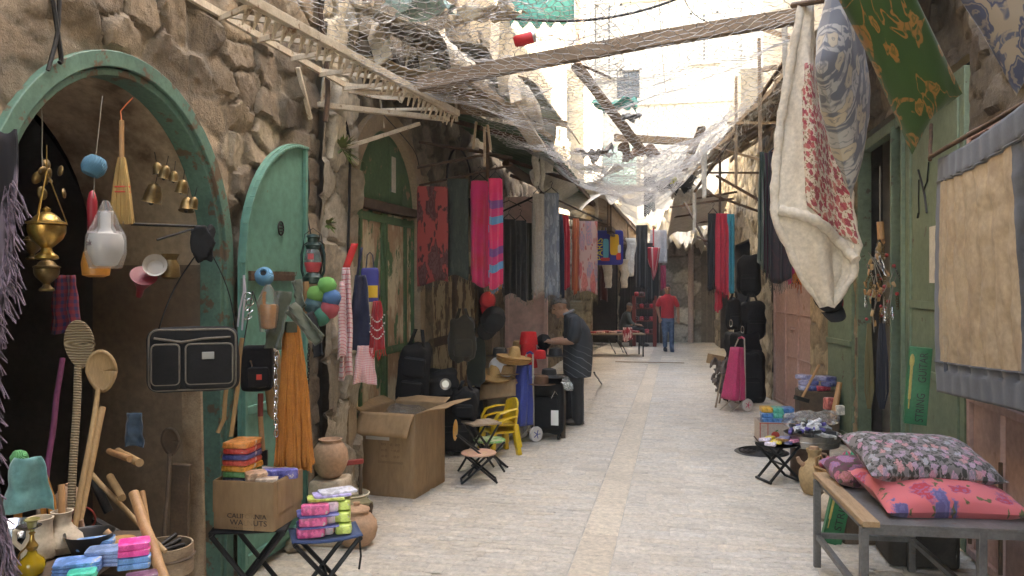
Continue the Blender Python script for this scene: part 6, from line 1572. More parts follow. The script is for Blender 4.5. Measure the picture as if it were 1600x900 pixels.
t = thing('grey_shirt', 'pale grey shirt on a hanger behind the red umbrella', 'shirt', L, FACE); mb = MB()
mb.grid(lambda u, v: V((u - .5) * 25 * s * (1 + .1 * v), .03 * math.sin(u * 9), (16 - 52 * v) * s), 16, 14); mb.build('cloth', cloth('pale_grey_cotton', (.42, .42, .45)), t, solid=.03)
scarf(994, 1012, 352, 450, 17.5, cloth('black_coat_cloth', (.008, .008, .009)), 'long black garment hanging in the far left shop', None, 0, False, 2, .04, 21, 'coat', None, name='black_coat')
scarf(1008, 1022, 380, 470, 18.5, cloth('black_dress_cloth', (.009, .009, .010)), 'second black garment hanging behind the umbrella', None, 0, False, 2, .04, 22, 'coat', None, name='black_coat')
scarf(1032, 1040, 415, 452, 18.6, cloth('dark_magenta', (.25, .02, .06)), 'narrow dark magenta cloth below the grey shirt', None, 0, False, 1, .02, 23, 'cloth', None, name='magenta_cloth')
scarf(936, 948, 415, 470, 16.5, cloth('maroon_cloth', (.08, .015, .015)), 'dull maroon cloth hanging below the blue shopping bag', None, .3, False, 1, .03, 24, 'cloth', None, name='maroon_cloth')
for i, (px, py, ln) in enumerate(((950, 410, 40), (975, 405, 45), (985, 372, 60))): streamer(px, py, ln, 16, 15.5, M['board'] if i == 1 else white_rag, ('pale pennant of cloth below the blue shopping bag', 'grey pennant of cloth in the dark far left shop', 'tall narrow pale pennant in the far left shop')[i], 30 + i)

# ------------------------------------------------------------------ hat table
T = P(820, 592, t=9.35); tz = T.z; H0 = V(T.x, T.y, 0)
t = thing('hat_table', 'long table of hats covered with shiny tinsel cloth before the pink door', 'table', H0, FACE)
mb = MB(); mb.box((0, .15, tz - .03), (.98, .75, .03)); mb.build('table_top', M['wood'], t)
for x in (-.46, .44):
    for y in (-.18, .48): mb = MB(); mb.box((x, y, (tz - .05) / 2), (.05, .05, tz - .05)); mb.build('leg', M['darkwood'], t)
def drapecloth(p, w, d, drop, m, label, seed):
    mb = MB()
    def fn(u, v):
        x, y = (u - .5) * (w + 2 * drop), (v - .5) * (d + 2 * drop); ox, oy = max(0, abs(x) - w / 2), max(0, abs(y) - d / 2)
        z = -max(ox, oy) * .95 + .012 * noise.noise((x * 9, y * 9, seed)); x = math.copysign(min(abs(x), w / 2 + .02 + .02 * noise.noise((y * 8, seed, 0))), x); y = math.copysign(min(abs(y), d / 2 + .02 + .03 * noise.noise((x * 7, seed, 3))), y)
        return V(x, y, z)
    mb.grid(fn, 50, 40); return mb.solo('table_cover', m, label, 'cover', p, rot=(0, 0, FACE), solid=.004)
tins = mat('silver_tinsel', (.60, .60, .60), (.22, .25, .22), sc=60, lo=.42, hi=.55, rough=.25, metal=.8, bump=1.0, bsc=80)
drapecloth(H0 + Matrix.Rotation(FACE, 3, 'Z') @ V(.02, .15, tz - .006), 1.0, .77, .10, tins, 'glittering silver tinsel cloth draped over the hat table', 3)
def hat(p, label, m, crown, brim, rz=0, tilt=(0, 0), bandm=None, group=None, name='hat', tassel=False):
    t = thing(name, label, 'hat', p, (tilt[0], tilt[1], rz), group); mb = MB(); mb.lathe(crown, n=28, sy=1.12, wob=.02); mb.build('crown', m, t)
    if brim: mb = MB(); mb.lathe(brim, n=32, sy=1.1, wob=.03); mb.build('brim', m, t, solid=.005)
    if bandm: mb = MB(); c = crown[0][0]; mb.lathe([(c + .004, .005), (c + .002, .03)], n=28, sy=1.12); mb.build('hat_band', bandm, t, solid=.003)
    return t
strawm = mat('hat_straw', (.62, .40, .17), (.50, .30, .11), sc=14, rough=.7, bump=.5, bsc=160)
cs = [(.075, 0), (.072, .05), (.062, .10), (.05, .135), (.03, .15), (0, .152)]
bs = [(.075, .002), (.12, -.002), (.17, .01), (.20, .035)]
z_ = at(803, 562, 9.0)
for i in range(3): hat(z_ + V(0, 0, -.035 + .018 * i), 'topmost wide straw hat of the stack on the hat table' if i == 2 else 'wide straw hat lower in the stack on the hat table', strawm, cs, bs, .3 * i, (.06, .10), mat('tan_band', (.42, .25, .10)), None if i == 2 else 'straw hats stacked on the hat table', 'straw_hat')
t = thing('hat_stand', 'wooden stick hat stand under the straw hats', 'stand', V(z_.x, z_.y, tz)); mb = MB(); mb.tube([(0, 0, 0), (0, 0, z_.z - tz + .02)], .02, 8); mb.build('post', M['spoonwood'], t); mb = MB(); mb.lathe([(.07, 0), (.07, .015)], n=16); mb.build('base', M['spoonwood'], t)
fezc = [(.105, 0), (.098, .06), (.085, .14), (.078, .147), (0, .15)]
fm = mat('red_felt', (.58, .02, .025), (.50, .015, .02), sc=9, rough=.9)
for i in range(3): hat(at(826, 574 - 18 * i, 9.3), ('lowest red fez of the stack on the hat table', 'middle red fez of the stack on the hat table', 'topmost red fez of the stack on the hat table')[i], fm, fezc, None, .4 * i, name='fez')
blk = plain('black_felt', (.012, .012, .013), .75); fed = [(.085, 0), (.082, .05), (.075, .09), (.05, .10), (.0, .085)]; fbr = [(.085, .002), (.12, -.003), (.15, .004)]
for i in range(5): hat(at(858, 596, 9.05) + V(0, 0, .012 * i), 'black fedora in the tall stack at the right end of the hat table' if i < 4 else 'topmost black fedora at the right end of the hat table', blk, fed if i == 4 else [(.085, 0), (.08, .02), (0, .03)], fbr, .2 * i, bandm=plain('grey_band', (.05, .05, .055), .5), group='black fedoras stacked on the hat table' if i < 4 else None, name='fedora')
hat(at(868, 556, 9.8), 'black fedora standing behind the fez stack', blk, fed, fbr, .3, name='fedora')
hat(at(772, 590, 9.0), 'straw hat lying flat at the left end of the hat table', strawm, cs, bs, 1.1, (.2, -.15), name='straw_hat'); hat(at(842, 560, 9.3), 'small red and black hat right of the fez stack', fm, fed, None, .2, name='felt_hat')
tanf = mat('tan_felt', (.40, .25, .12), sc=9, rough=.9)
hat(at(793, 584, 9.0), 'tan felt hat lying before the straw hats', tanf, fed, fbr, .4, name='fedora'); hat(at(846, 600, 8.95), 'brown felt hat lying on the tinsel left of the black fedoras', mat('brown_felt', (.14, .07, .035), rough=.9), fed, fbr, .9, name='fedora'); hat(at(812, 545, 9.5), 'small tan hat showing behind the straw hats', tanf, fed, fbr, 0, name='fedora')
hat(at(781, 556, 9.3), 'grey felt fedora left of the straw hats', plain('grey_felt', (.07, .07, .075), .9), fed, fbr, .2, name='fedora')
def cap(p, m, label, rot, s=1.0, pm=None):
    t = thing('baseball_cap', label, 'cap', p, rot); mb = MB(); mb.lathe([(.085 * s, 0), (.083 * s, .04 * s), (.065 * s, .085 * s), (.03 * s, .105 * s), (0, .108 * s)], n=24, sy=1.15); mb.build('crown', m, t, solid=.003)
    mb = MB(); mb.grid(lambda u, v: V((u - .5) * .15 * s * (1 - .25 * v * v), -.085 * s - v * .085 * s + .1 * s * (u - .5) ** 2, .005 - .02 * s * (4 * (u - .5) ** 2)), 12, 6); mb.build('peak', pm or m, t, solid=.004); return t
cap(at(778, 575, 9.05), plain('white_cotton', (.72, .72, .74), .8), 'white cap propped at the left front of the hat table', (R(35), R(-25), .8), 1.1)
cap(at(762, 470, 8.55), plain('red_cotton', (.50, .03, .04), .8), 'red cap hanging on the peeling door', (R(80), 0, .3), 1.0)
cap(at(770, 498, 8.5), plain('black_cotton', (.012, .012, .013), .8), 'large black cap hanging below the red cap', (R(110), R(20), .5), 1.5)
packet(at(825, 590, 9.2), (.18, .1, .02), .3, (.70, .70, .68), 'white folded cloth lying on the tinsel of the hat table', 'cloths on the tinsel')
packet(at(818, 597, 9.1), (.16, .1, .015), .1, (.12, .30, .14), 'green packet lying on the tinsel of the hat table', 'packets on the tinsel')
packet(at(800, 600, 9.0), (.12, .09, .06), .1, (.16, .03, .03), 'dark red bundle at the front edge of the hat table', 'bundles on the tinsel')
mb = MB(); mb.grid(lambda u, v: V((u - .5) * .4, -.02 - .1 * v, -.18 * v + .05 * u), 6, 4); mb.solo('cardboard_flap', M['card'], 'cardboard flap bent over the left end of the hat table', 'cardboard', at(778, 598, 8.95), rot=(0, 0, FACE), solid=.006)
mb = MB(); mb.box((0, 0, .33), (.30, .02, .66)); mb.solo('grey_board', M['tin'], 'grey board standing under the left end of the hat table', 'board', P(765, 680, Z=0) + V(0, .3, 0), rot=(0, 0, FACE + .4))

# suitcase and blue shopping trolley
L = P(857, 684, Z=0)
t = thing('suitcase', 'large black fabric suitcase with a white tag standing before the hat table', 'suitcase', L, FACE - .22)
hS = .60
mb = MB(); softbox(mb, (0, .0, .06 + hS / 2), (.37, .25, hS), .24, 32, 22, wob=.06, seed=2); mb.build('body', M['black_nylon'], t)
mb = MB(); softbox(mb, (.0, -.12, .06 + hS * .42), (.29, .07, hS * .62), .2); p = mb.build('front_pocket', M['black_nylon'], t)
for z in (.14, .30): mb = MB(); mb.tube(loop_pts(.34, hS * .93, -.125 + z * .6 if z > .2 else -.10, .05, 5, 0, .06 + hS / 2), .006, 6, closed=True); mb.build('piping', M['tan_piping'] if z > .2 else M['blackmetal'], t)
mb = MB(); mb.tube([(.06, -.155, .48), (.10, -.155, .56), (.13, -.14, .52)], .005, 6); mb.build('zip', M['chrome'], t)
mb = MB(); mb.box((.10, -.162, .26), (.085, .005, .17), rot=(0, 0, 0)); mb.build('paper_tag', plain('white_tag', (.75, .75, .72), .7), t)
mb = MB(); mb.tube([(-.07, 0, hS + .05), (-.06, 0, hS + .075), (.06, 0, hS + .075), (.07, 0, hS + .05)], .010, 8); mb.build('top_handle', M['black_nylon'], t)
for x in (-.13, .13):
    for y in (-.08, .08): mb = MB(); mb.tube([(x - .012, y, .03), (x + .012, y, .03)], .03, 12); mb.build('wheel', M['blackmetal'], t)
def trolley(p, rz, m, wheelm, label, h, w, lean=.0, bagz=.2):
    t = thing('shopping_trolley', label, 'trolley', p, rz)
    mb = MB(); n_ = 12
    mb.grid(lambda u, v: V(math.copysign(min(1, abs(math.cos(2 * PI * u)) * 1.3), math.cos(2 * PI * u)) * w / 2 * (1 - .55 * v * 0) * (.55 + .45 * (1 - v) if lean else 1 - .12 * v), math.copysign(min(1, abs(math.sin(2 * PI * u)) * 1.3), math.sin(2 * PI * u)) * .11 * (1 - .5 * v) + .07 * v, bagz + (h - bagz) * v) + .012 * V(noise.noise((u * 6, v * 3, 1)), noise.noise((u * 6, v * 3, 4)), 0), 28, 12)
    mb.add([V(-w / 2, -.1, bagz), V(w / 2, -.1, bagz), V(w / 2, .1, bagz), V(-w / 2, .1, bagz)], [(0, 1, 2, 3)]); mb.build('bag', m, t, solid=.004)
    for s_ in (-1, 1):
        mb = MB(); mb.tube([(s_ * w * .36, .13, .09), (s_ * w * .34, .12, h), (s_ * w * .2, .15, h + .12)], .010, 8); mb.build('frame_tube', M['tin'], t)
        mb = MB(); mb.tube([(s_ * w * .36, .1, bagz - .01), (s_ * w * .36, -.14, .0)], .008, 6); mb.build('foot', M['tin'], t)
        mb = MB(); mb.lathe([(.05, -.018), (.083, -.02), (.088, 0), (.083, .02), (.05, .018)], n=24, rot=(0, PI / 2, 0)); mb.build('tyre', plain('white_rubber', (.62, .58, .55), .6), t, loc=(s_ * (w * .36 + .035), .13, .088))
        mb = MB(); mb.lathe([(0, -.014), (.055, -.014), (.055, .014), (0, .014)], n=20, rot=(0, PI / 2, 0)); [mb.bar((.017 * s_, 0, 0), (.017 * s_, .05 * math.cos(a * 1.257), .05 * math.sin(a * 1.257)), .012, .008) for a in range(5)]; mb.build('wheel_hub', wheelm, t, loc=(s_ * (w * .36 + .035), .13, .088))
    mb = MB(); mb.tube([(-w * .2, .15, h + .12), (0, .155, h + .14), (w * .2, .15, h + .12)], .014, 8); mb.build('handle', wheelm, t)
    mb = MB(); mb.tube([(-w * .4, .13, .088), (w * .4, .13, .088)], .008, 8); mb.build('axle', M['tin'], t)
    return t
trolley(P(812, 690, Z=0), FACE - .9, cloth('royal_blue_nylon', (.035, .06, .32), (.028, .048, .26), rough=.5), plain('blue_plastic', (.03, .05, .25), .4), 'folded royal blue shopping trolley with white wheels beside the suitcase', .86, .26, 1)

# cardboard box
B = ctr(P(557, 768, Z=0), P(669, 748, Z=0)); B = V(-2.36, 6.62, 0)
t = thing('cardboard_box', 'tall open brown cardboard box standing on the paving by the green door', 'box', B, -.12)
W_, D_, H_ = .50, .62, .70
mb = MB()
for (c, s_) in (((0, -D_ / 2, H_ / 2), (W_, .008, H_)), ((0, D_ / 2, H_ / 2), (W_, .008, H_)), ((-W_ / 2, 0, H_ / 2), (.008, D_ - .01, H_)), ((W_ / 2, 0, H_ / 2), (.008, D_ - .01, H_)), ((0, 0, .01), (W_ - .012, D_ - .012, .006))): mb.box(c, s_)
mb.build('box_wall', M['card'], t)
def flap(a, b, dv, t, curl=.0):
    mb = MB(); a, b, dv = V(*a), V(*b), V(*dv); mb.grid(lambda u, v: a.lerp(b, u) + dv * v + V(0, 0, curl * v * v) + .006 * V(noise.noise((u * 4, v, 0)), 0, noise.noise((u * 4, v, 7))), 12, 6); mb.build('flap', M['card'], t, solid=.007)
flap((-W_ / 2, -D_ / 2 - .006, H_), (W_ / 2, -D_ / 2 - .006, H_), (-.02, -.10, -.14), t, -.04)
flap((W_ / 2 + .004, -D_ / 2, H_), (W_ / 2 + .004, D_ / 2, H_), (.24, .03, .085), t, -.03)
flap((-W_ / 2 - .004, -D_ / 2, H_), (-W_ / 2 - .004, D_ / 2, H_), (-.12, 0, .05), t)
flap((-W_ / 2, D_ / 2 + .006, H_), (W_ / 2, D_ / 2 + .006, H_), (0, .12, .04), t)
mb = MB()
for j, s_ in enumerate(('xx   x  x#', 'x.x   - x,x', 'x.x     x.x', 'xxxxxxxxxx')): mb.text(s_.replace('x', 'o').replace('#', 'o'), .042, (.03, -D_ / 2 - .005, .44 - .05 * j), (PI / 2, 0, 0))
mb.build('lettering', plain('grey_brown_print', (.20, .12, .06), .8), t)
mb = MB(); mb.box((-.09, -D_ / 2 - .006, .52), (.22, .003, .10)); mb.build('tape', plain('clear_tape', (.62, .58, .52), .25), t)
mb = MB(); softbox(mb, (0, 0, 0), (.36, .45, .16), .5, wob=.4, seed=2); mb.solo('plastic_bundle', M['plastic_wrap'], 'crumpled clear plastic bag inside the tall cardboard box', 'plastic bag', B + V(0, 0, .62))

# black bags heaped and hung along the left wall
def blackbag(p, size, rz, label, pockets=1, straps=True, m=None, tilt=(0, 0), name='black_bag', cat='bag'):
    m = m or M['black_nylon']; t = thing(name, label, cat, p, (tilt[0], tilt[1], rz)); w, d, h = size
    mb = MB(); softbox(mb, (0, 0, h / 2), size, .5, wob=.26, seed=p.x * 7); mb.build('body', m, t)
    for i in range(pockets): mb = MB(); softbox(mb, (0, -d * .46, h * (.3 + .36 * i)), (w * .72, d * .34, h * (.42 if pockets == 1 else .3)), .3); q = mb.build('pocket', m, t); mb = MB(); mb.tube([(-w * .3, -d * .64, h * (.42 + .36 * i)), (w * .3, -d * .64, h * (.42 + .36 * i))], .004, 5); mb.build('zip', M['iron'], q)
    if straps:
        for s_ in (-1, 1): mb = MB(); mb.grid(lambda u, v: V(s_ * w * .25 * (1 - .6 * u) + (v - .5) * .035, -.02 - d * .1 * math.sin(PI * u), h * .93 + h * .3 * u), 8, 2); mb.build('strap', m, t, solid=.006)
    return t
blackbag(at(640, 640, 7.5), (.30, .16, .62), FACE, 'tall black rucksack hanging on the wall behind the cardboard box', 2, tilt=(0, .12))
blackbag(P(690, 715, Z=0) + V(0, .25, 0), (.55, .38, .62), FACE + .2, 'large black travel bag standing behind the cardboard box', 1)
blackbag(at(665, 625, 7.9), (.50, .3, .24), FACE, 'black holdall lying on the black bags behind the box', 0, False)
blackbag(P(712, 690, Z=0) + V(.05, .35, 0), (.40, .28, .55), FACE - .2, 'black suitcase-like bag standing behind the folding chair', 1, False)
blackbag(at(690, 612, 8.0), (.32, .2, .22), .2, 'slumped black bag on top of the heap of black bags', 0, False)
dish(696, 600, 7.35, .05, plain('silver_disc', (.45, .43, .40), .3, .7), 'round pale metal disc shining on the black bag heap', (R(85), 0, .3), 'metal_disc')
blackbag(at(722, 562, 8.4), (.27, .17, .44), FACE + .2, 'olive brown rucksack hanging on the peeling door', 1, m=cloth('olive_brown_canvas', (.045, .036, .022), (.03, .026, .018)), name='rucksack', cat='rucksack')
blackbag(at(744, 600, 8.7), (.2, .12, .5), FACE + .2, 'dark green bag hanging beside the olive brown rucksack', 0, m=cloth('dark_green_canvas', (.02, .028, .02)))

# folding chairs, kids' stools, yellow chairs
def foldstool(px, py, t_, top, label, r=.13, h=None, rz=0, back=None):
    q = at(px, py, t_); t = thing('folding_stool', label, 'stool', V(q.x, q.y, 0), FACE + rz); h = q.z
    mb = MB(); mb.lathe([(0, h - .016), (r, h - .016), (r + .006, h - .008), (r, h), (0, h + .001)], n=28); mb.build('seat', top, t)
    for s_ in (-1, 1):
        for k in (-1, 1): mb = MB(); mb.tube([(k * r * 1.0, s_ * (r * .62 - (.02 if k > 0 else 0)), .012), (-k * r * .8, s_ * (r * .62 - (.02 if k > 0 else 0)), h - .02)], .010, 8); mb.build('leg', M['blackmetal'], t)
    for k in (-1, 1): mb = MB(); mb.tube([(k * r, -r * .62, .014), (k * r, r * .62, .014)], .010, 8); mb.build('foot_rail', M['blackmetal'], t)
    if back:
        mb = MB(); mb.ball((0, 0, 0), (.085, .012, .095), 20, 10); mb.build('back_panel', back, t, loc=(-r * 1.35, 0, h + .20), rot=(0, .2, R(75)))
        for s_ in (-1, 1): mb = MB(); mb.tube([(r * .2, s_ * r * .5, h - .02), (-r * 1.3, s_ * .05, h + .16)], .009, 8); mb.build('back_tube', M['blackmetal'], t)
    return t
peach = mat('peach_printed_top', (.66, .42, .28), (.62, .34, .26), sc=14, rough=.4, c3=(.70, .55, .2), sc3=20)
grn = mat('green_printed_top', (.16, .42, .12), (.60, .65, .42), sc=12, lo=.5, hi=.55, rough=.4)
org = mat('orange_printed_panel', (.70, .30, .05), (.66, .45, .14), sc=18, rough=.4)
foldstool(748, 706, 7.15, peach, 'low folding stool with a peach round seat in front of the yellow chairs', .155, back=org, rz=.1)
foldstool(765, 686, 7.7, grn, 'low folding stool with a green printed seat beside the yellow chairs', .15, rz=.4)
q = at(752, 660, 7.5); t = thing('folding_chair', 'grey wooden topped folding stand with black legs behind the peach stool', 'stand', V(q.x, q.y, 0), FACE + .5); h = q.z
mb = MB(); mb.box((0, 0, h), (.30, .26, .02)); mb.build('seat', M['wood'], t, bev=.004)
for s_ in (-1, 1):
    for k in (-1, 1): mb = MB(); mb.tube([(k * .19, s_ * .11, .01), (-k * .13, s_ * .11, h - .01)], .011, 8); mb.build('leg', M['iron'], t)
blackbag(at(728, 655, 7.55), (.23, .18, .30), FACE - .1, 'small black rucksack sitting on the grey folding stand', 1)
yl = mat('yellow_plastic_chair', (.74, .50, .03), (.68, .45, .025), sc=3, rough=.35)
def ychair(p, rz, label, group=None):
    t = thing('plastic_chair', label, 'chair', p, rz, group)
    mb = MB(); softbox(mb, (0, 0, .24), (.32, .30, .025), .3); mb.build('seat', yl, t)
    mb = MB(); mb.grid(lambda u, v: V((u - .5) * .32 * (1 - .12 * v), .14 + .04 * v - .05 * math.cos((u - .5) * PI) * 0 + .05 * (1 - math.cos((u - .5) * 2.4)) * -1, .25 + (.20 + .05 * math.cos((u - .5) * PI)) * v), 14, 8); mb.build('backrest', yl, t, solid=.022)
    for s_ in (-1, 1):
        mb = MB(); mb.tube([(s_ * .15, .13, .40), (s_ * .18, .04, .395), (s_ * .18, -.08, .37), (s_ * .165, -.13, .30), (s_ * .15, -.14, .24)], [.02, .032, .036, .03, .02], 8, flat=.4); mb.build('armrest', yl, t)
        for k in (-1, 1): mb = MB(); mb.bar((s_ * .14, k * .12, .24), (s_ * .165, k * .155, 0), .065, .045); mb.build('leg', yl, t, bev=.006)
    return t
Y0 = P(780, 708, Z=0)
ychair(Y0, FACE + PI + 2.0, 'lower of two stacked yellow plastic children chairs'); ychair(Y0 + V(0, .012, .075), FACE + PI + 2.0, 'upper of two stacked yellow plastic children chairs')

# ------------------------------------------------------------------ far left stall
q = at(962, 520, 19.4)
t = thing('stall_table', 'metal legged table of red goods in front of the far left shop', 'table', V(q.x, q.y, 0), FACE); h = q.z
mb = MB(); mb.box((0, 0, h - .02), (1.35, .7, .03)); mb.build('table_top', M['wood'], t)
for x in (-.62, .62):
    for y in (-.3, .3): mb = MB(); mb.tube([(x, y, 0), (x, y, h - .03)], .018, 6); mb.build('leg', M['iron'], t)
r_ = random.Random(4); rc = ((.40, .03, .04), (.30, .02, .03), (.45, .30, .26), (.06, .02, .03))
for i in range(14): packet(V(q.x, q.y, h) + Matrix.Rotation(FACE, 3, 'Z') @ V(-.55 + .08 * i, r_.uniform(-.25, .25), .0), (.22, .18, .05), r_.random() * 3, rc[i % 4], f"folded {('bright red', 'dark red', 'pale pink', 'black')[i % 4]} cloth on the far left stall table", f"{('bright red', 'dark red', 'pale pink', 'black')[i % 4]} cloths on the far stall table", 'folded_cloth', 'cloth', soft=.5)
scarf(973, 988, 512, 532, 19.0, floral('red_print', (.4, .03, .04), [(.6, .4, .35)], (.2, .02, .02), (4, 4)), 'red printed cloth hanging over the end of the far stall table', None, .2, False, 2, .02, 41, 'cloth', None, name='red_cloth')
for i, (px, py, ln) in enumerate(((950, 545, 30), (962, 543, 32), (968, 546, 30), (928, 592, 20))): rod(at(px, py - ln * .5, 18.6 if i < 3 else 10.8), P(px + 12, py + 8, Z=.0), .012, M['iron'], 'thin dark leg of a folded stand beside the far stall' if i < 3 else 'thin dark stand leg sticking out behind the hat seller', 'stand_leg' if False else 'metal_rod', 'rod', 'thin rods by the far stall' if i < 3 else None)
q = P(1022, 541, Z=0)
t = thing('display_rack', 'red painted wooden rack hung with red goods beside the walking man', 'rack', q, FACE - .2)
for x in (-.55, 0.02): mb = MB(); mb.box((x, 0, .7), (.1, .25, 1.4)); mb.build('side', plain('dark_red_paint', (.20, .03, .02), .5), t)
for z in (.35, .7, 1.05, 1.38): mb = MB(); mb.box((-.26, 0, z), (.5, .24, .03)); mb.build('board', plain('dark_red_board', (.16, .03, .02), .5), t)
for z in (.42, .77, 1.12, 1.45):
    for i in range(4): packet(q + Matrix.Rotation(FACE - .2, 3, 'Z') @ V(-.48 + .14 * i, -.05, z - .055), (.12, .14, .12), .2 * i, ((.38, .02, .03), (.05, .015, .015))[int(i + z * 10) % 2], f"{('bright red', 'blackish red')[int(i + z * 10) % 2]} bundle on the red rack", f"{('bright red', 'blackish red')[int(i + z * 10) % 2]} bundles on the red rack", 'cloth_bundle', 'bundle', soft=.5)
mb = MB(); mb.box((0, 0, 0), (1.5, .06, .012)); mb.solo('floor_strip', M['wood'], 'thin wooden lath lying across the paving before the walking man', 'lath', P(1015, 566, Z=.015), rot=(0, 0, .02))

# ------------------------------------------------------------------ right side: quilts and cushions hung overhead
quiltw = mat('cream_quilt_cotton', (.66, .60, .51), (.58, .52, .43), sc=5, rough=.9, bump=.25, bsc=35)
rose = floral('rose_quilt_print', (.60, .52, .42), [(.30, .04, .06), (.40, .10, .10), (.24, .05, .06), (.42, .18, .14)], (.24, .17, .10), (11, 22), .44, .30, .12)
L = at(1258, 12, 4.25); k = 4.25 / FPX
t = thing('hanging_quilt', 'cream quilt with a rose printed middle hanging by one corner above the right stalls', 'quilt', L, FACE)
# centre line and half-widths read off the hanging shape: it twists and folds over on itself
prof = ((0, 0, 6), (.1, -2, 14), (.25, -4, 23), (.42, 4, 42), (.62, 10, 55), (.72, 14, 57), (.80, 27, 50), (.9, 33, 36), (1, 34, 3))
def pr(v):
    for i in range(len(prof) - 1):
        a, b = prof[i], prof[i + 1]
        if v <= b[0] + 1e-9: f_ = (v - a[0]) / (b[0] - a[0]); return a[1] + (b[1] - a[1]) * f_, a[2] + (b[2] - a[2]) * f_
def qf(u, v, e=0):
    c, w = pr(v); x = (c + (2 * u - 1) * w) * k; d = .07 * math.sin(u * 8 + v * 2) * (.35 + .65 * min(1, v * 2)) * (1 - .5 * v)
    pf = .010 * abs(math.sin(u * 11)) + .008 * abs(math.sin(v * 19)) + .02 * noise.noise((u * 5, v * 9, 3))
    return V(x, d - pf - e, -465 * k * v)
mb = MB(); mb.grid(qf, 40, 60); mb.build('cloth', quiltw, t, solid=.05, sub=0)
mb = MB(); mb.grid(lambda u, v: qf(.34 + .66 * u, .20 + .47 * v + .13 * u * v, .034), 26, 26); mb.build('rose_panel', rose, t, solid=.012)
mb = MB(); pts = [qf(0, v) + V(-.004, -.02, 0) for v in [i / 40 for i in range(41)]]; mb.tube(pts, [.024 + .004 * math.sin(i * 1.9) for i in range(41)], 10); mb.build('rolled_border', quiltw, t)
mb = MB(); mb.tube([qf(.02 + .96 * u, .68 + .17 * u - .03 * math.sin(u * PI), .05) for u in [i / 24 for i in range(25)]], [.028 + .004 * math.sin(i * 2.1) for i in range(25)], 10); mb.build('rolled_border', quiltw, t)
mb = MB(); pts = [qf(1, v) + V(.004, -.01, 0) for v in [i / 40 for i in range(8, 41)]]; mb.tube(pts, [.02 + .005 * math.sin(i * 1.9) for i in range(33)], 10); mb.build('rolled_border', quiltw, t)

def cushion(c, U, W_, th, m, name, label, cat='cushion', sag=0, seed=0, pinch=.75):
    """Filled cushion centred on c with half-edges U and W: fat in the middle, drawn in along the seams."""
    c, U, W_ = Vector(c), Vector(U), Vector(W_); nn = U.cross(W_).normalized(); mb = MB(); N = 22
    for sd in (1, -1):
        def fn(u, v):
            a, b = 2 * u - 1, 2 * v - 1; f_ = ((1 - a * a) * (1 - b * b)) ** .42
            pin = 1 - .10 * (1 - abs(a)) * abs(b) ** 6 ; pin2 = 1 - .10 * (1 - abs(b)) * abs(a) ** 6
            w = .004 * noise.noise((a * 6, b * 6, seed)) + .012 * noise.noise((a * 2.2, b * 2.2, seed + sd))
            return U * a * pin2 + W_ * b * pin + nn * sd * (th * .5 * f_ + (w if f_ > .05 else 0)) + V(0, 0, -sag * (a * a + b * b))
        mb.grid(fn, N, N, flip=sd < 0)
    return mb.solo(name, m, label, cat, c, ang=80)
dam1 = vines('blue_silver_damask', (.115, .122, .145), (.34, .33, .31), (.40, .34, .25), (2.6, 4.2), .05, .32)
a, b, tp_ = at(1313, 305, 3.6), at(1352, 120, 3.5), at(1300, -110, 3.55)
cc = at(1318, 122, 3.55); hx, hz = V(math.cos(FACE), math.sin(FACE), 0) * .125 + V(.02, .22, 0), V(-.03, .0, .54); cushion(cc, (hx + hz) / 2, (hz - hx) / 2, .17, dam1, 'hanging_cushion', 'long silver and slate blue damask cushion hanging right of the cream quilt', 'cushion', seed=1)
grnv = vines('green_vine_velvet', (.026, .072, .012), (.27, .13, .03), (.29, .14, .03), (2.2, 2.8), .019, .17)
p0, p1 = at(1425, 242, 3.0), at(1504, 146, 2.85); e1 = (at(1308, 0, 2.75) - p0); ln = e1.length; e1 = e1 * (.82 / ln); U = (p1 - p0) / 2; Wv = e1 / 2
cushion(p0 + U + Wv, U, Wv, .15, grnv, 'hanging_cushion', 'green velvet cushion with golden vines hanging by its corner', 'cushion', seed=2)
dam2 = vines('blue_flower_damask', (.33, .28, .23), (.09, .105, .17), (.06, .075, .14), (2.2, 2.2), .035, .42)
p0 = at(1588, 150, 2.6); e1, e2 = at(1484, -20, 2.55) - p0, at(1680, 30, 2.5) - p0; e1 *= .5 / e1.length; cushion(p0 + (e1 + e2) / 2, e2 / 2, e1 / 2, .15, dam2, 'hanging_cushion', 'beige damask cushion with blue flowers hanging at the top right corner', 'cushion', seed=3)
rod(at(1240, 8, 4.3), at(1640, -60, 2.6), .016, M['rust'], 'rusty rail overhead carrying the quilt and cushions', 'hanging_rail', 'rail')
# quilted hanging with slate border on the pink doors
def wallq(u, v): # u along the street from far to near, v downwards, on a plane standing off the pink doors
    p = at(1474, 248 + 0 * v, 5.1).lerp(at(1640, 140, 3.55), u); q = at(1480, 612, 5.1).lerp(at(1640, 655, 3.55), u)
    r_ = p.lerp(q, v); b = max(0, max(abs(2 * u - 1.03) - .80, abs(2 * v - 1) - .80)) > 0
    puff = (.020 * abs(math.sin(u * 26 + 1.2 * noise.noise((u * 4, v * 5, 2)))) ** .7 + .009 * noise.noise((u * 14, v * 12, 6)) + .003 * noise.noise((u * 30, v * 40, 9)) if not b else .004 * noise.noise((u * 14, v * 14, 4)) + .003 * abs(math.sin((u if abs(2 * v - 1) > .8 else v) * 34))) + .035 * math.sin(u * 3 + v * 2) + (.02 if b else 0)
    r_.z += -.05 * math.sin(PI * u) * (1 - v)
    return r_ + V(-puff, 0, 0)
bt = at(1530, 420, 4.4); sl = cloth('slate_quilt_border', (.05, .057, .07), (.042, .047, .058), sc=6); bg_ = mat('tan_quilt_linen', (.42, .33, .22), (.38, .29, .19), sc=3, rough=.9, bump=.35, bsc=22, c3=(.33, .235, .15), sc3=4, lo3=.58, hi3=.8)
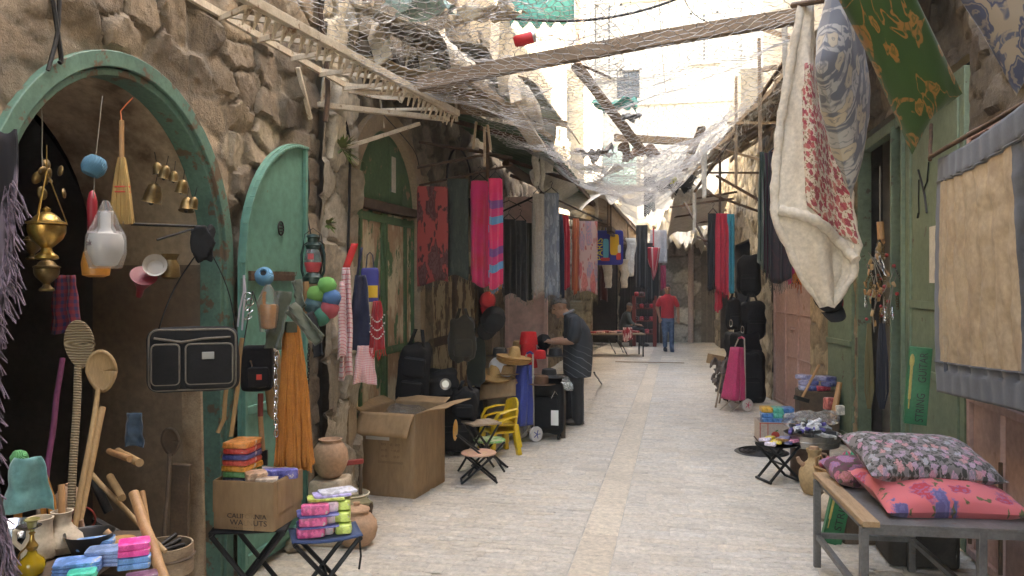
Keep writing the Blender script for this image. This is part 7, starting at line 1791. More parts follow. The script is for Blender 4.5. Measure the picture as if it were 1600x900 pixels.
t = thing('wall_quilt', 'tan quilt with a wide slate border hanging before the pink iron doors', 'quilt', bt)
mb = MB(); mb.grid(lambda u, v: wallq(u, v) - bt, 90, 90)
for i, f_ in enumerate(mb.f):
    u, v = (i % 90 + .5) / 90, (i // 90 + .5) / 90; mb.mi[i] = 1 if (u < .07 or u > .80 or v < .10 or v > .87) else 0
mb.build('cloth', [bg_, sl], t, solid=.022)
for (v0) in (.10, .87): mb = MB(); mb.tube([wallq(u, v0) - bt + V(-.012, 0, 0) for u in [i / 40 for i in range(41)]], .008, 6); mb.build('seam', sl, t)
rod(at(1452, 246, 5.15), at(1660, 128, 3.5), .014, M['rust'], 'rusty rail carrying the slate bordered quilt', 'hanging_rail', 'rail')
rod(at(1455, 195, 5.6), at(1453, 250, 5.2), .012, M['rust'], 'short rusty hook holding the end of the quilt rail', 'hook_rod', 'rod')

# bench with cushions
hB = .58; c00, c10 = V(.97, 4.02, 0), V(.93, 5.06, 0)
t = thing('metal_bench', 'grey steel bench with a worn wooden front edge carrying two flowered cushions', 'bench', V(1.30, 4.86, 0), R(4))
gs = mat('grey_painted_steel', (.17, .165, .16), (.12, .115, .11), sc=7, rough=.5, metal=.4, c3=(.16, .09, .05), sc3=9, lo3=.64, hi3=.7)
bp = lambda x, y, z: V(x - 1.38, y - 4.55, z)
mb = MB(); mb.box(bp(1.42, 4.54, hB - .012), (.86, 1.02, .012)); mb.build('bench_top', gs, t)
mb = MB(); mb.box(bp(.985, 4.54, hB - .004), (.085, 1.06, .03)); mb.build('edge_board', mat('worn_bench_wood', (.40, .27, .15), (.29, .185, .10), sc=6, bump=.35, bsc=50, stretch=(3, .3, 3)), t, bev=.004)
for x in (.96, 1.52):
    for y in (4.05, 5.03): mb = MB(); mb.box(bp(x, y, (hB - .03) / 2), (.04, .04, hB - .03)); mb.build('leg', gs, t, bev=.003)
for (a, b) in (((.985, 4.05), (.985, 5.03)), ((1.52, 4.05), (1.52, 5.03)), ((.96, 4.05), (1.82, 4.05)), ((.96, 5.03), (1.82, 5.03))):
    mb = MB(); mb.bar(bp(*a, hB - .04), bp(*b, hB - .04), .035, .04); mb.build('apron', gs, t)
for (a, b) in (((.96, 4.08), (.96, 5.0)), ((.985, 5.03), (1.5, 5.03)), ((1.52, 4.08), (1.52, 5.0))):
    mb = MB(); mb.bar(bp(*a, .2), bp(*b, .2), .03, .03); mb.build('stretcher', gs, t)
mauve = floral('mauve_garden_print', (.16, .145, .145), [(.34, .16, .21), (.27, .22, .29), (.24, .29, .31), (.36, .18, .17), (.20, .18, .23)], (.035, .035, .03), (14, 9), .36, .40, .14)
rosy = floral('coral_rose_print', (.56, .13, .145), [(.07, .06, .17), (.22, .12, .30), (.40, .03, .05), (.10, .08, .2)], (.10, .10, .04), (3.6, 2.4), .27, .17, .14)
c1 = P(1465, 757, t=4.45); U = V(math.cos(-.06), math.sin(-.06) - .04, .0) * .40; Wd = V(.06, .26, .07)
cushion(V(1.36, 4.72, hB + .075), V(.36, .05, .0), V(-.05, .25, .05), .19, rosy, 'floor_cushion', 'coral cushion with dark roses lying lowest on the bench', 'cushion', seed=5)
cushion(V(1.32, 4.88, hB + .225), V(.35, .04, -.01), V(-.04, .25, .06), .20, mauve, 'floor_cushion', 'mauve garden print cushion lying topmost on the bench', 'cushion', seed=6)
cushion(V(1.08, 5.16, hB + .07), V(.20, .03, .0), V(-.03, .15, .03), .15, floral('plum_print', (.10, .03, .05), [(.35, .08, .12), (.22, .12, .25), (.3, .12, .1)], (.06, .06, .03), (4, 4), .45, .3), 'floor_cushion', 'dark plum flowered cushion squeezed behind the two bench cushions', 'cushion', seed=7)
# guitar string cartons
gb = mat('green_printed_card', (.015, .15, .055), (.012, .125, .045), sc=6, rough=.45); wt = plain('pale_print', (.62, .62, .55), .5)
def guitarbox(p, size, rot, label, words):
    t = thing('string_box', label, 'box', p, rot); w, d, h = size
    mb = MB(); mb.box((0, 0, h / 2), size); mb.build('carton', gb, t, bev=.003)
    for (s_, z, kx) in words: mb = MB(); mb.text(s_, w * .52, (w * .16, -d / 2 - .002, z), Matrix.Rotation(PI / 2, 3, 'X') @ Matrix.Rotation(PI / 2, 3, 'Z'), sx=kx, align='LEFT'); mb.build('lettering', plain('dark_print', (.012, .02, .015), .5), t)
    mb = MB(); mb.box((-w * .36, -d / 2 - .001, h * .6), (w * .12, .004, h * .55)); mb.ball((-w * .36, -d / 2, h * .82), (w * .11, .004, .05), 12, 6); mb.tube([(-w * .36, -d / 2 - .004, h * .2), (-w * .36, -d / 2 - .004, h * .85)], .004, 5); mb.build('guitar_picture', mat('yellow_wood_print', (.50, .40, .12), rough=.5), t)
    return t
guitarbox(P(1429, 662, t=5.5), (.14, .08, .53), (0, R(4), FACE - .35), 'green guitar string carton standing behind the bench cushions', (('STRING', .02, .8), ('GUITAR', .29, .8)))
g2 = P(1310, 855, t=5.05); guitarbox(V(g2.x + .03, g2.y + .45, .0), (.13, .06, .52), (R(0), R(12), FACE - .15), 'second green guitar string carton leaning under the bench', (('STRING', .10, 1.15),))
mb = MB(); softbox(mb, (0, 0, .15), (.42, .4, .30), .15); mb.solo('dark_crate', mat('dark_brown_crate', (.05, .04, .032), sc=7), 'dark crate standing under the bench', 'crate', V(1.5, 5.6, 0))
mb = MB(); mb.box((0, 0, .3), (.24, .05, .6)); mb.solo('brown_board', M['darkwood'], 'brown board standing behind the leaning green carton', 'board', V(1.22, 5.85, 0), rot=(-.05, 0, .2))

# bundle of chains, keys and cords in the shop doorway
L = at(1375, 352, 6.75); t = thing('trinket_bundle', 'hanging bundle of key chains, beads and cords in the green shop doorway', 'trinkets', L, FACE); k = 6.75 / FPX
mb = MB(); mb.tube([(0, 0, .5), (0, 0, 0)], .004, 5); mb.build('cord', M['string'], t)
mb = MB(); mb.tube([(0, 0, .03), (.01, 0, -.12)], .03, 8); mb.build('hook', M['handle'], t)
r_ = random.Random(8); tk = [M['chrome'], darkbrass, plain('red_bead', (.35, .04, .04), .4), M['string'], M['handle'], M['spoonwood']]
for i in range(95):
    z = r_.uniform(-155, -25) * k; w = .035 + .085 * min(1, (-z / k - 20) / 60); p = V(r_.gauss(0, w * .6), r_.gauss(0, .04), z); mb = MB(); q = i % 6
    if q < 2: n_ = 5; [mb.tube([V(.012 * math.cos(a * PI / 4), .004 * (j % 2), .016 * math.sin(a * PI / 4) - .022 * j) for a in range(8)], .0028, 4, closed=True) for j in range(n_)]; nm = 'chain'
    elif q == 2: mb.ball((0, 0, 0), r_.uniform(.012, .022), 10, 6); nm = 'bead'
    elif q == 3: mb.tube([(0, 0, .05), (.01, 0, 0), (r_.uniform(-.03, .03), 0, -.16)], .004, 4); nm = 'tassel'
    else: softbox(mb, (0, 0, 0), (.03, .012, .055), .5, 10, 6); nm = 'charm'
    mb.build(nm, tk[q], t, loc=p, rot=(r_.uniform(-.4, .4), r_.uniform(-.6, .6), r_.random() * 6))
L = at(1372, 505, 6.7); k = 6.7 / FPX
for i, (dx, c, lab, w) in enumerate(((-14, (.16, .13, .06), 'hank of olive cord hanging below the trinket bundle', .03), (6, (.035, .035, .045), 'hank of dark grey cord hanging below the trinket bundle', .045))):
    mb = MB(); m_ = plain('cord_hank', c, .9)
    for j in range(26): a = r_.uniform(-1, 1); mb.tube([V(a * w * .5, r_.uniform(-.01, .01), 0), V(a * w, r_.uniform(-.02, .02), -.30), V(a * w * 1.2, r_.uniform(-.02, .02), -.62 + .06 * a * a), V(a * w * .4, 0, -.72)], .004, 4)
    mb.solo('cord_hank', m_, lab, 'cord', at(1372 + dx, 505, 6.7))

# ------------------------------------------------------------------ right-hand floor goods
def jug(p): 
    t = pot([(.07, 0), (.085, .008), (.11, .06), (.125, .13), (.122, .19), (.09, .25), (.055, .28), (.048, .30), (.05, .34), (.062, .36), (.064, .38), (.055, .38), (.05, .36)], p, mat('ochre_clay', (.50, .35, .18), (.42, .29, .14), sc=5, bump=.12, bsc=60), 'ochre clay water jug with a spout standing before the wooden drum', 'jug', 'water_jug')
    mb = MB(); mb.lathe([(.04, .375), (.035, .40), (.0, .405)], n=20); mb.build('stopper', M['clay'], t)
    mb = MB(); mb.tube([(-.09, 0, .245), (-.125, 0, .275), (-.14, 0, .31)], [.022, .018, .015], 10); mb.build('spout', M['clay'], t)
    mb = MB(); mb.tube([(.055, 0, .34), (.10, 0, .335), (.115, 0, .29), (.10, 0, .24)], .011, 8); mb.build('jug_handle', M['clay'], t)
    return t
J = P(1275, 776, Z=0); J.y += .1; jug(J).rotation_euler = (0, 0, FACE)
pot([(.06, 0), (.08, .01), (.11, .06), (.115, .12), (.08, .18), (.06, .2), (.065, .22), (.055, .22)], P(1300, 822, Z=0) + V(.03, .15, 0), M['bonewhite'], 'pale clay jar standing behind the front leg of the bench', 'jar')
D = P(1275, 762, Z=0) + V(0, .35, 0); bz = P(1275, 698, t=7.25).z
t = thing('metal_drum', 'brown metal drum carrying the steel basin', 'drum', D); mb = MB(); mb.lathe([(.17, 0), (.175, .01), (.17, .03), (.17, bz - .03), (.175, bz - .015), (.17, bz - .004), (0, bz - .004)], n=32); mb.build('body', mat('brown_drum', (.12, .07, .045), (.085, .05, .035), sc=6, rough=.6, metal=.2), t)
t = thing('steel_basin', 'shiny steel basin full of packets and brushes on the brown drum', 'basin', D + V(.02, 0, bz)); mb = MB(); mb.lathe([(0, .002), (.20, .002), (.235, .01), (.24, .06), (.245, .065), (.24, .07), (.245, .115), (.252, .12), (.243, .118), (.23, .065), (.20, .012), (0, .012)], n=40); mb.build('body', mat('dull_steel', (.48, .46, .43), (.36, .34, .31), sc=5, rough=.3, metal=.9), t)
r_ = random.Random(15); bc = (((.55, .55, .56), 'white'), ((.02, .02, .025), 'black'), ((.08, .06, .28), 'violet'), ((.55, .56, .57), 'white'), ((.02, .02, .02), 'black'), ((.5, .5, .48), 'white'))
for i in range(34):
    a, q = r_.uniform(0, 6.3), .19 * math.sqrt(r_.random()); c, nm = bc[i % 6]
    packet(D + V(.02 + q * math.cos(a), q * math.sin(a), bz + .09 + .10 * (1 - q / .2) + .03 * r_.random()), (.15, .035, .03), r_.random() * 3, c, f'{nm} wrapped brush or packet in the steel basin', f'{nm} packets in the steel basin', tilt=(r_.uniform(-.3, .3), r_.uniform(-.35, .35)))
for i in range(4): mb = MB(); softbox(mb, (0, 0, 0), (.18, .14, .12), .6, wob=.5, seed=i); mb.solo('plastic_bundle', M['plastic_wrap'], 'crumpled clear plastic bundle heaped on the steel basin', 'plastic bag', D + V(-.12 + .1 * i, .10 + .03 * i, bz + .22 + .02 * (i % 2)), group='plastic bundles on the steel basin')
# fruit carton on a stand
C = P(1213, 708, Z=0) + V(.08, .62, 0); z0 = P(1200, 673, t=C.y + .1).z
t = thing('low_stand', 'low dark metal stand carrying the fruit carton', 'stand', C, FACE * .3)
for x in (-.2, .24):
    for y in (-.15, .15): mb = MB(); mb.tube([(x, y, 0), (x, y, z0 - .01)], .014, 8); mb.build('leg', M['blackmetal'], t)
for y in (-.15, .15): mb = MB(); mb.tube([(-.2, y, z0 - .012), (.24, y, z0 - .012)], .012, 8); mb.build('rail', M['blackmetal'], t); mb = MB(); mb.tube([(-.2, y, .12), (.24, y, .12)], .010, 8); mb.build('rail', M['blackmetal'], t)
mb = MB(); mb.box((.02, 0, z0 - .004), (.5, .36, .01)); mb.build('stand_top', M['darkwood'], t)
t = thing('fruit_carton', 'white fruit carton with a red apple print holding sponge packets', 'box', C + V(.0, 0, z0 + .003), FACE * .3); w, d, h = .44, .34, .215
wc = mat('white_carton', (.62, .52, .44), (.56, .46, .38), sc=5); mb = MB()
for (c, s_) in (((0, -d / 2, h / 2), (w, .006, h)), ((0, d / 2, h / 2), (w, .006, h)), ((-w / 2, 0, h / 2), (.006, d - .01, h)), ((w / 2, 0, h / 2), (.006, d - .01, h)), ((0, 0, .004), (w - .01, d - .01, .005))): mb.box(c, s_)
mb.build('box_wall', wc, t); rp_ = plain('red_carton_print', (.50, .06, .04), .6)
mb = MB(); mb.ball((-.05, -d / 2 - .004, .075), (.045, .004, .042), 18, 10); mb.build('apple_print', rp_, t)
mb = MB(); mb.ball((-.035, -d / 2 - .005, .125), (.02, .003, .008), 10, 6, rot=(0, -.5, 0)); mb.tube([(-.05, -d / 2 - .006, .11), (-.045, -d / 2 - .006, .13)], .003, 5); mb.build('leaf_print', plain('green_carton_print', (.08, .22, .06), .6), t)
mb = MB(); mb.box((.13, -d / 2 - .0045, .06), (.08, .003, .05)); mb.build('brown_print', plain('brown_carton_print', (.30, .14, .05), .6), t)
mb = MB(); [mb.box((0, -d / 2 - .005, z), (w, .003, .008)) for z in (.01, h - .01)]; [mb.box((x, -d / 2 - .0055, h / 2), (.008, .003, h - .02)) for x in (-w / 2 + .008, -.13)]; mb.build('red_border', rp_, t)
sp = (((.05, .18, .42), 'blue'), ((.05, .36, .26), 'sea green'), ((.60, .32, .03), 'orange'), ((.05, .2, .45), 'blue'))
for j in range(4):
    for i in range(3):
        c, nm = (sp[2] if (j == 3 and i == 0) else sp[1] if (i == 1 and j > 1) or (j == 0 and i == 2) else sp[0])
        packet(C + Matrix.Rotation(FACE * .3, 3, 'Z') @ V(-.12 + .115 * i, -.06 + .02 * j, z0 + .145 + .055 * j), (.125, .2, .055), FACE * .3 + r_.uniform(-.05, .05), c, f'{nm} sponge packet stacked in the fruit carton', f'{nm} sponge packets in the fruit carton', 'sponge_packet')
for i in range(9): c, nm = (((.45, .03, .06), 'red') if i == 2 else ((.06, .07, .20), 'dark blue') if i % 2 else ((.25, .25, .38), 'lilac')); packet(C + V(.32 + .08 * (i % 4), .05 + .1 * (i // 4), max(.585, z0 + .22) + .05 * (i // 3)), (.17, .12, .05), .3 * i, c, f'{nm} packet piled behind the steel basin', f'{nm} packets piled behind the basin')
mb = MB(); mb.box((0, 0, .29), (.42, .36, .58)); mb.solo('wooden_crate', M['darkwood'], 'dark crate behind the steel basin carrying packets', 'crate', C + V(.44, .12, 0), bev=.005)
t = thing('hammer', 'hammer with a long wooden shaft sticking up behind the steel basin', 'hammer', at(1268, 606, 7.9), (0, 0, FACE)); k = 7.9 / FPX; mb = MB(); mb.tube([(-16 * k, 0, -18 * k), (12 * k, 0, 36 * k)], .014, 8); mb.build('shaft', M['handle'], t); mb = MB(); mb.bar((-.17, 0, -.09), (-.03, 0, -.13), .04, .04); mb.build('hammer_head', M['iron'], t)
rod(at(1302, 655, 7.6), at(1312, 598, 7.7), .035, M['handle'], 'thick carved wooden stick standing by the green panel', 'carved_stick', 'stick', r2=.025)
packet(at(1296, 640, 7.9), (.1, .08, .12), .5, (.45, .12, .10), 'red and yellow packet standing by the carved stick', 'packets by the carved stick'); packet(at(1312, 648, 7.6), (.08, .06, .09), .2, (.55, .5, .42), 'cream packet standing by the carved stick', 'packets by the carved stick')
# folding stool with sachets
q = at(1216, 692, 7.2)
xstool('small black folding stool carrying coloured sachets on the right', V(q.x, q.y, 0), FACE + .25, .30, .24, q.z - .02, M['black_nylon'], M['blackmetal'], .013)
for i in range(14): c, nm = (((.62, .55, .66), 'pale lilac'), ((.60, .45, .05), 'yellow'), ((.30, .16, .05), 'brown'), ((.08, .08, .18), 'navy'), ((.55, .2, .3), 'pink'))[i % 5]; packet(q + Matrix.Rotation(FACE + .25, 3, 'Z') @ V(-.13 + .055 * (i % 5) + .01 * i * .3, -.08 + .07 * (i // 5), .0 + .012 * (i % 3)), (.10, .07, .028), r_.random() * 3, c, f'{nm} sachet on the small black folding stool', f'{nm} sachets on the small black stool', 'sachet', 'sachet', tilt=(r_.uniform(-.3, .3), r_.uniform(-.3, .3)))
# basket
q = at(1308, 735, 6.2); t = thing('wicker_basket', 'wicker basket with pink cloth beside the bench', 'basket', V(q.x, q.y, q.z - .05)); wk = mat('wicker', (.42, .25, .11), (.28, .155, .06), sc=25, rough=.7, bump=.3)
for j in range(7): mb = MB(); R_ = .115 + .008 * j; mb.tube([V(R_ * math.cos(a * PI / 20), R_ * math.sin(a * PI / 20), -.06 + .022 * j + .004 * math.sin(a * 5 + j * PI)) for a in range(40)], .012, 6, closed=True); mb.build('woven_row', wk, t)
mb = MB(); mb.tube([(-.15, 0, .08), (-.155, 0, .14), (-.12, 0, .16), (-.10, 0, .12)], .011, 6); mb.build('handle', wk, t); mb = MB(); mb.lathe([(0, -.07), (.11, -.07)], n=24); mb.build('base', wk, t)
rag(t.location + V(0, 0, .11), (.25, .2, .1), mat('pink_cloth', (.62, .13, .2), sc=7), 'pink cloth lying in the wicker basket', 51, 'cloth', 'pink_cloth'); rag(at(1335, 715, 6.0), (.1, .1, .08), mat('mint_cloth', (.08, .5, .32), sc=7), 'mint green cloth beside the wicker basket', 52, 'cloth', 'green_cloth')
t = thing('wooden_block', 'upturned wooden crate under the wicker basket', 'crate', V(q.x, q.y, 0)); hb = q.z - .13; mb = MB(); [mb.box((0, y, hb * f_), (.30, .02, hb * .28)) for y in (-.14, .14) for f_ in (.16, .5, .84)]; mb.box((0, 0, hb - .012), (.30, .26, .02)); mb.build('crate_wall', M['darkwood'], t)
mb = MB()
for i in range(5): rr = .05 + .045 * i; mb.tube([V(rr * math.cos(a * PI / 20), rr * math.sin(a * PI / 20), .012) for a in range(40)], .007, 5, closed=True)
mb.lathe([(0, .006), (.27, .006), (.28, 0)], n=40); mb.solo('manhole_cover', M['iron'], 'round iron manhole cover in the paving by the fruit carton', 'manhole', P(1190, 706, Z=.004))
# pink trolley, black bags, dummies of goods at the far right
trolley(P(1146, 643, Z=0) + V(.0, .1, 0), FACE - 1.15, cloth('hot_pink_nylon', (.58, .045, .17), (.50, .035, .14), rough=.6), plain('hot_pink_plastic', (.55, .04, .12), .4), 'hot pink shopping trolley with white wheels before the black bags', .88, .30, 1, .16)
G_ = 'black bags heaped before the far right shop'
for i, (px, py, t_, w, d, h, lab) in enumerate(((1155, 600, 12.0, .5, .35, .6, 'bulky black bag standing lowest behind the pink trolley'), (1160, 545, 12.1, .5, .35, .5, 'bulging black bag stacked above the lowest one behind the pink trolley'), (1172, 500, 12.2, .42, .3, .55, 'black rucksack hanging beside the pink iron door'), (1146, 490, 11.8, .2, .16, .45, 'narrow black bag hanging under the red scarf'), (1172, 620, 11.9, .4, .3, .75, 'tall black bag standing against the ochre wall behind the trolley'), (1170, 430, 12.6, .35, .25, .6, 'dark bag hanging high by the far right shop'))):
    p = at(px, py, t_); p.z = max(0, p.z - h / 2); t = blackbag(p, (w, d, h), FACE + .3 * math.sin(i), lab, 1, i in (2, 3)); t['group'] = G_
for i, (px, py) in enumerate(((1142, 505), (1160, 515))): mb = MB(); mb.tube([V(.02 * math.cos(a), 0, .05 * math.sin(a)) for a in [x * PI / 6 for x in range(12)]], .006, 5, closed=True); mb.solo('steel_buckle', M['chrome'], ('steel buckle shining on the narrow black bag', 'steel buckle shining on the bulging black bag')[i], 'buckle', at(px, py, 11.55))
for (px, py, lx) in ((1118, 637, 1128), (1124, 630, 1132)): rod(P(px, py, Z=.0), at(lx, 585, 11.4), .014, M['wood'], ('left' if px < 1120 else 'right') + ' leg of the wooden stand beside the pink trolley', 'wooden_post', 'post')
for i in range(5): rag(at(1126 + 5 * (i % 3), 568 + 9 * i, 11.5), (.24, .2, .16), mat('grey_beige_goods', (.24, .20, .17), (.10, .08, .07), sc=18), 'rumpled grey beige goods on the stand by the pink trolley', 60 + i, 'goods', 'rumpled_cloth')['group'] = 'rumpled goods by the trolley'
mb = MB(); mb.box((0, 0, 0), (.2, .16, .14)); mb.solo('small_carton', M['card'], 'small open carton among the goods by the pink trolley', 'box', at(1118, 562, 11.7), rot=(0, .2, .4))
GS = 'scarves hanging along the right stalls'
rd = cloth('crimson_pashmina', (.50, .025, .05), (.42, .02, .04))
scarf(1106, 1122, 334, 455, 10.2, cloth('black_pashmina', (.012, .012, .013)), 'black scarf left of the red one on the right side', fr_b, .1, True, seed=31, group=GS)
scarf(1119, 1139, 334, 458, 10.1, rd, 'crimson scarf hanging between the black and turquoise ones', plain('crimson_fringe', (.45, .02, .05), .9), .1, folds=3, seed=32, group=GS)
scarf(1136, 1148, 335, 455, 10.1, cloth('turquoise_pashmina', (.03, .25, .32), (.025, .21, .27)), 'turquoise scarf hanging right of the crimson one', None, .1, seed=33, group=GS)
scarf(1118, 1128, 450, 485, 10.3, rd, 'crumpled end of a crimson scarf hanging lowest', None, .4, seed=34, group=GS)
scarf(1186, 1196, 238, 425, 6.9, cloth('bottle_green_wool', (.02, .045, .03)), 'bottle green scarf at the left of the dark pair by the quilt', None, .5, seed=35, group=GS)
scarf(1192, 1212, 240, 436, 6.75, stripes('dark_rainbow', [(.03, .05, .03), (.10, .02, .03), (.02, .02, .025), (.07, .015, .03)], 3, 0), 'dark striped scarf under a black hanger by the quilt', fr_b, .2, False, seed=36, group=GS)
tt = scarf(1200, 1236, 238, 438, 6.7, vines('black_purple_print', (.014, .010, .014), (.04, .015, .02), (.03, .012, .016), (3, 6)), 'black printed scarf with a fringe under the black hanger', plain('grey_brown_fringe', (.14, .12, .10), .9), .1, True, seed=37, group=GS, flen=.09)
scarf(1231, 1240, 360, 440, 6.9, cloth('magenta_wool', (.48, .02, .12)), 'magenta scarf showing behind the cream quilt', None, .2, seed=38, group=GS)
scarf(1237, 1252, 385, 446, 6.9, floral('orange_black_print', (.50, .12, .02), [(.03, .015, .015), (.55, .2, .03)], (.03, .01, .01), (4, 6)), 'orange and black printed scarf behind the cream quilt', plain('orange_fringe', (.4, .1, .03), .9), .2, seed=39, group=GS)
cap(at(1292, 468, 6.2), plain('black_cap_cotton', (.012, .012, .013), .8), 'black cap hanging below the cream quilt', (R(60), R(-20), .4), 1.2); hang(1305, 420, 480, .1, .12, 6.5, plain('dark_red_cloth', (.16, .015, .02), .9), 'dark red cloth hanging behind the black cap', 'red_cloth', 'cloth', 0, 1, .02, 9)

# ------------------------------------------------------------------ people
def limb(mb, pts, rs, n=12):
    P_ = [Vector(p) for p in pts]; out, ro = [], []
    for i in range(len(P_) - 1):
        for k in range(4): s_ = k / 4; out.append(P_[i].lerp(P_[i + 1], s_)); ro.append(rs[i] + (rs[i + 1] - rs[i]) * s_)
    out.append(P_[-1]); ro.append(rs[-1]); mb.tube(out, ro, n); mb.ball(P_[0], rs[0], n, 8); mb.ball(P_[-1], rs[-1], n, 8)
def ell(mb, pts, rx, ry, n=18):
    """Trunk: ellipse rings (rx sideways, ry front to back) up a spine; sideways is local x."""
    vs_ = []; fs = []
    for p, a, b in zip(pts, rx, ry):
        for k in range(n): q = 2 * PI * k / n; vs_.append(Vector(p) + V(a * math.cos(q), b * math.sin(q), 0))
    m_ = len(pts)
    for j in range(m_ - 1):
        for k in range(n): k2 = (k + 1) % n; fs.append((j * n + k, j * n + k2, (j + 1) * n + k2, (j + 1) * n + k))
    fs += [tuple(range(n - 1, -1, -1)), tuple((m_ - 1) * n + k for k in range(n))]; mb.add(vs_, fs)
def hand(mb, w, d, side, curl=.4, s=1.0):
    """Palm with four fingers of different length and a thumb, from wrist w along d."""
    w, d = Vector(w), Vector(d).normalized(); up = V(0, 0, 1) if abs(d.z) < .8 else V(0, 1, 0); sd = d.cross(up).normalized(); nn = sd.cross(d)
    limb(mb, [w, w + d * .045 * s, w + d * .085 * s], [.026 * s, .033 * s, .034 * s])
    for i in range(4):
        b = w + d * .085 * s + sd * (i - 1.5) * .019 * s; L = (.062, .075, .07, .054)[i] * s; k = b + d * L * .5 - nn * L * curl * .3; limb(mb, [b, k, k + d * L * .45 - nn * L * curl * .6], [.0095 * s, .009 * s, .0075 * s], 8)
    b = w + d * .03 * s + sd * side * .03 * s; limb(mb, [b, b + d * .03 * s + sd * side * .022 * s, b + d * .06 * s + sd * side * .02 * s - nn * .012], [.012 * s, .0105 * s, .009 * s], 8)
def head(mb, c, fwd, s=1.0):
    c, f_ = Vector(c), Vector(fwd).normalized(); sd = f_.cross(V(0, 0, 1)).normalized(); up = sd.cross(f_)
    m_ = Matrix((sd, f_, up)).transposed(); at_ = lambda x, y, z: c + m_ @ V(x, y, z) * s
    mb.ball(at_(0, -.012, .025), (.076 * s, .094 * s, .098 * s), 18, 12, rot=m_); mb.ball(at_(0, .022, -.05), (.056 * s, .066 * s, .068 * s), 16, 10, rot=m_)
    limb(mb, [at_(0, .085, .02), at_(0, .108, -.022)], [.011 * s, .017 * s], 8)
    mb.ball(at_(0, .086, -.055), (.026 * s, .012 * s, .010 * s), 10, 6, rot=m_); mb.ball(at_(0, .072, -.098), (.028 * s, .024 * s, .02 * s), 10, 6, rot=m_)
    mb.ball(at_(0, .078, .034), (.055 * s, .018 * s, .010 * s), 12, 6, rot=m_)
    for q in (-1, 1): mb.ball(at_(q * .078, -.005, -.005), (.011 * s, .022 * s, .034 * s), 10, 6, rot=m_)
    return at_, m_
def person(label, loc, rz, build, group=None):
    t = thing('person', label, 'person', loc, rz, group); B = {}
    g = lambda k: B.setdefault(k, MB()); build(g, t)
    for k, (m_, vx) in CL.items():
        if k in B: B[k].build(k, m_, t, remesh=vx)
    return t
skin = mat('tan_skin', (.42, .24, .16), (.37, .20, .13), sc=7, rough=.55, Subsurface_Weight=.05)
hairm = mat('short_black_hair', (.018, .014, .012), sc=60, rough=.7, bump=.4, bsc=160); greyhair = mat('short_grey_hair', (.20, .19, .18), (.06, .055, .05), sc=40, rough=.8, bump=.4, bsc=160)
def face(t, at_, m_, s=1.0, hm=None, bald=0):
    for q in (-1, 1): mb = MB(); mb.ball(at_(q * .032, .077, .012), (.013 * s, .008 * s, .007 * s), 10, 6, rot=m_); mb.build('eye', plain('dark_eye', (.03, .02, .015), .2), t); mb = MB(); mb.ball(at_(q * .033, .084, .034), (.022 * s, .008 * s, .006 * s), 10, 6, rot=m_); mb.build('eyebrow', hm, t)
    mb = MB(); mb.grid(lambda u, v: at_(*(lambda th, ph: (.083 * math.sin(th) * math.cos(ph), -.014 + .101 * math.sin(th) * math.sin(ph), .03 + .104 * math.cos(th)))(.02 + (1.25 + .75 * max(0, -math.sin(2 * PI * u)) - .15 * max(0, math.sin(2 * PI * u))) * v, 2 * PI * u)), 28, 14); mb.build('hair', hm, t, solid=.008)

# walking man in a red shirt
CL = {'body': (skin, .011), 'shirt': (cloth('red_polo_cotton', (.56, .028, .045), (.48, .022, .036), sc=5), .014), 'trousers': (mat('faded_blue_denim', (.10, .165, .28), (.055, .095, .18), sc=9, rough=.9, c3=(.24, .31, .42), sc3=5, lo3=.55, hi3=.75), .014)}
def redman(g, t):
    b = g('body'); at_, m_ = head(b, (-.01, -.02, 1.60), (-.12, -1, -.05)); limb(b, [(0, .01, 1.40), (-.005, -.005, 1.54)], [.062, .056])
    for q, el, wr in ((-1, (-.265, .02, 1.12), (-.225, -.10, .88)), (1, (.275, .03, 1.11), (.275, -.03, .86))):
        limb(b, [(q * .19, .01, 1.38), el, wr], [.052, .044, .028]); hand(b, wr, (q * -.05, -.25, -1), -q, .5)
    ell(b, [(0, 0, .9), (0, 0, 1.2), (0, 0, 1.4)], [.13, .14, .12], [.08, .09, .08])
    s_ = g('shirt'); ell(s_, [(0, 0, .84), (0, 0, .95), (0, -.005, 1.12), (0, -.005, 1.28), (0, .0, 1.38), (0, .005, 1.455), (0, .0, 1.475)], [.175, .172, .168, .18, .165, .09, .066], [.115, .115, .118, .125, .11, .08, .066])
    for q, e in ((-1, (-.245, .015, 1.20)), (1, (.255, .02, 1.19))): limb(s_, [(q * .15, .005, 1.375), (q * .195, .01, 1.33), e], [.06, .066, .064])
    r_ = g('trousers'); ell(r_, [(0, 0, .76), (0, 0, .86), (0, 0, .95)], [.175, .175, .16], [.11, .115, .105])
    limb(r_, [(-.085, 0, .82), (-.075, -.06, .47), (-.045, .10, .13)], [.095, .068, .055]); limb(r_, [(.085, 0, .82), (.095, -.05, .46), (.09, -.10, .07)], [.095, .068, .057])
    face(t, at_, m_, 1, hairm)
    mb = MB(); mb.tube([V(.062 * math.cos(a * PI / 8), .055 * math.sin(a * PI / 8), 1.48 + .012 * math.sin(a * PI / 8)) for a in range(16)], .012, 6, closed=True); mb.build('collar', CL['shirt'][0], t)
    for p, z, m2, r2 in ((V(-.045, .06, .05), 0, plain('charcoal_shoe', (.03, .035, .05), .7), .25), (V(.09, -.15, .04), 0, plain('blue_shoe', (.06, .09, .15), .7), 0)): mb = MB(); mb.ball(p, (.048, .13, .045), 16, 9, rot=(r2, 0, 0)); mb.ball(p + V(0, .0, -.03), (.05, .135, .02), 16, 7, rot=(r2, 0, 0)); mb.build('shoe', m2, t)
person('man in a red polo shirt and blue jeans walking towards us in mid street', P(1043, 549, Z=0), FACE, redman)

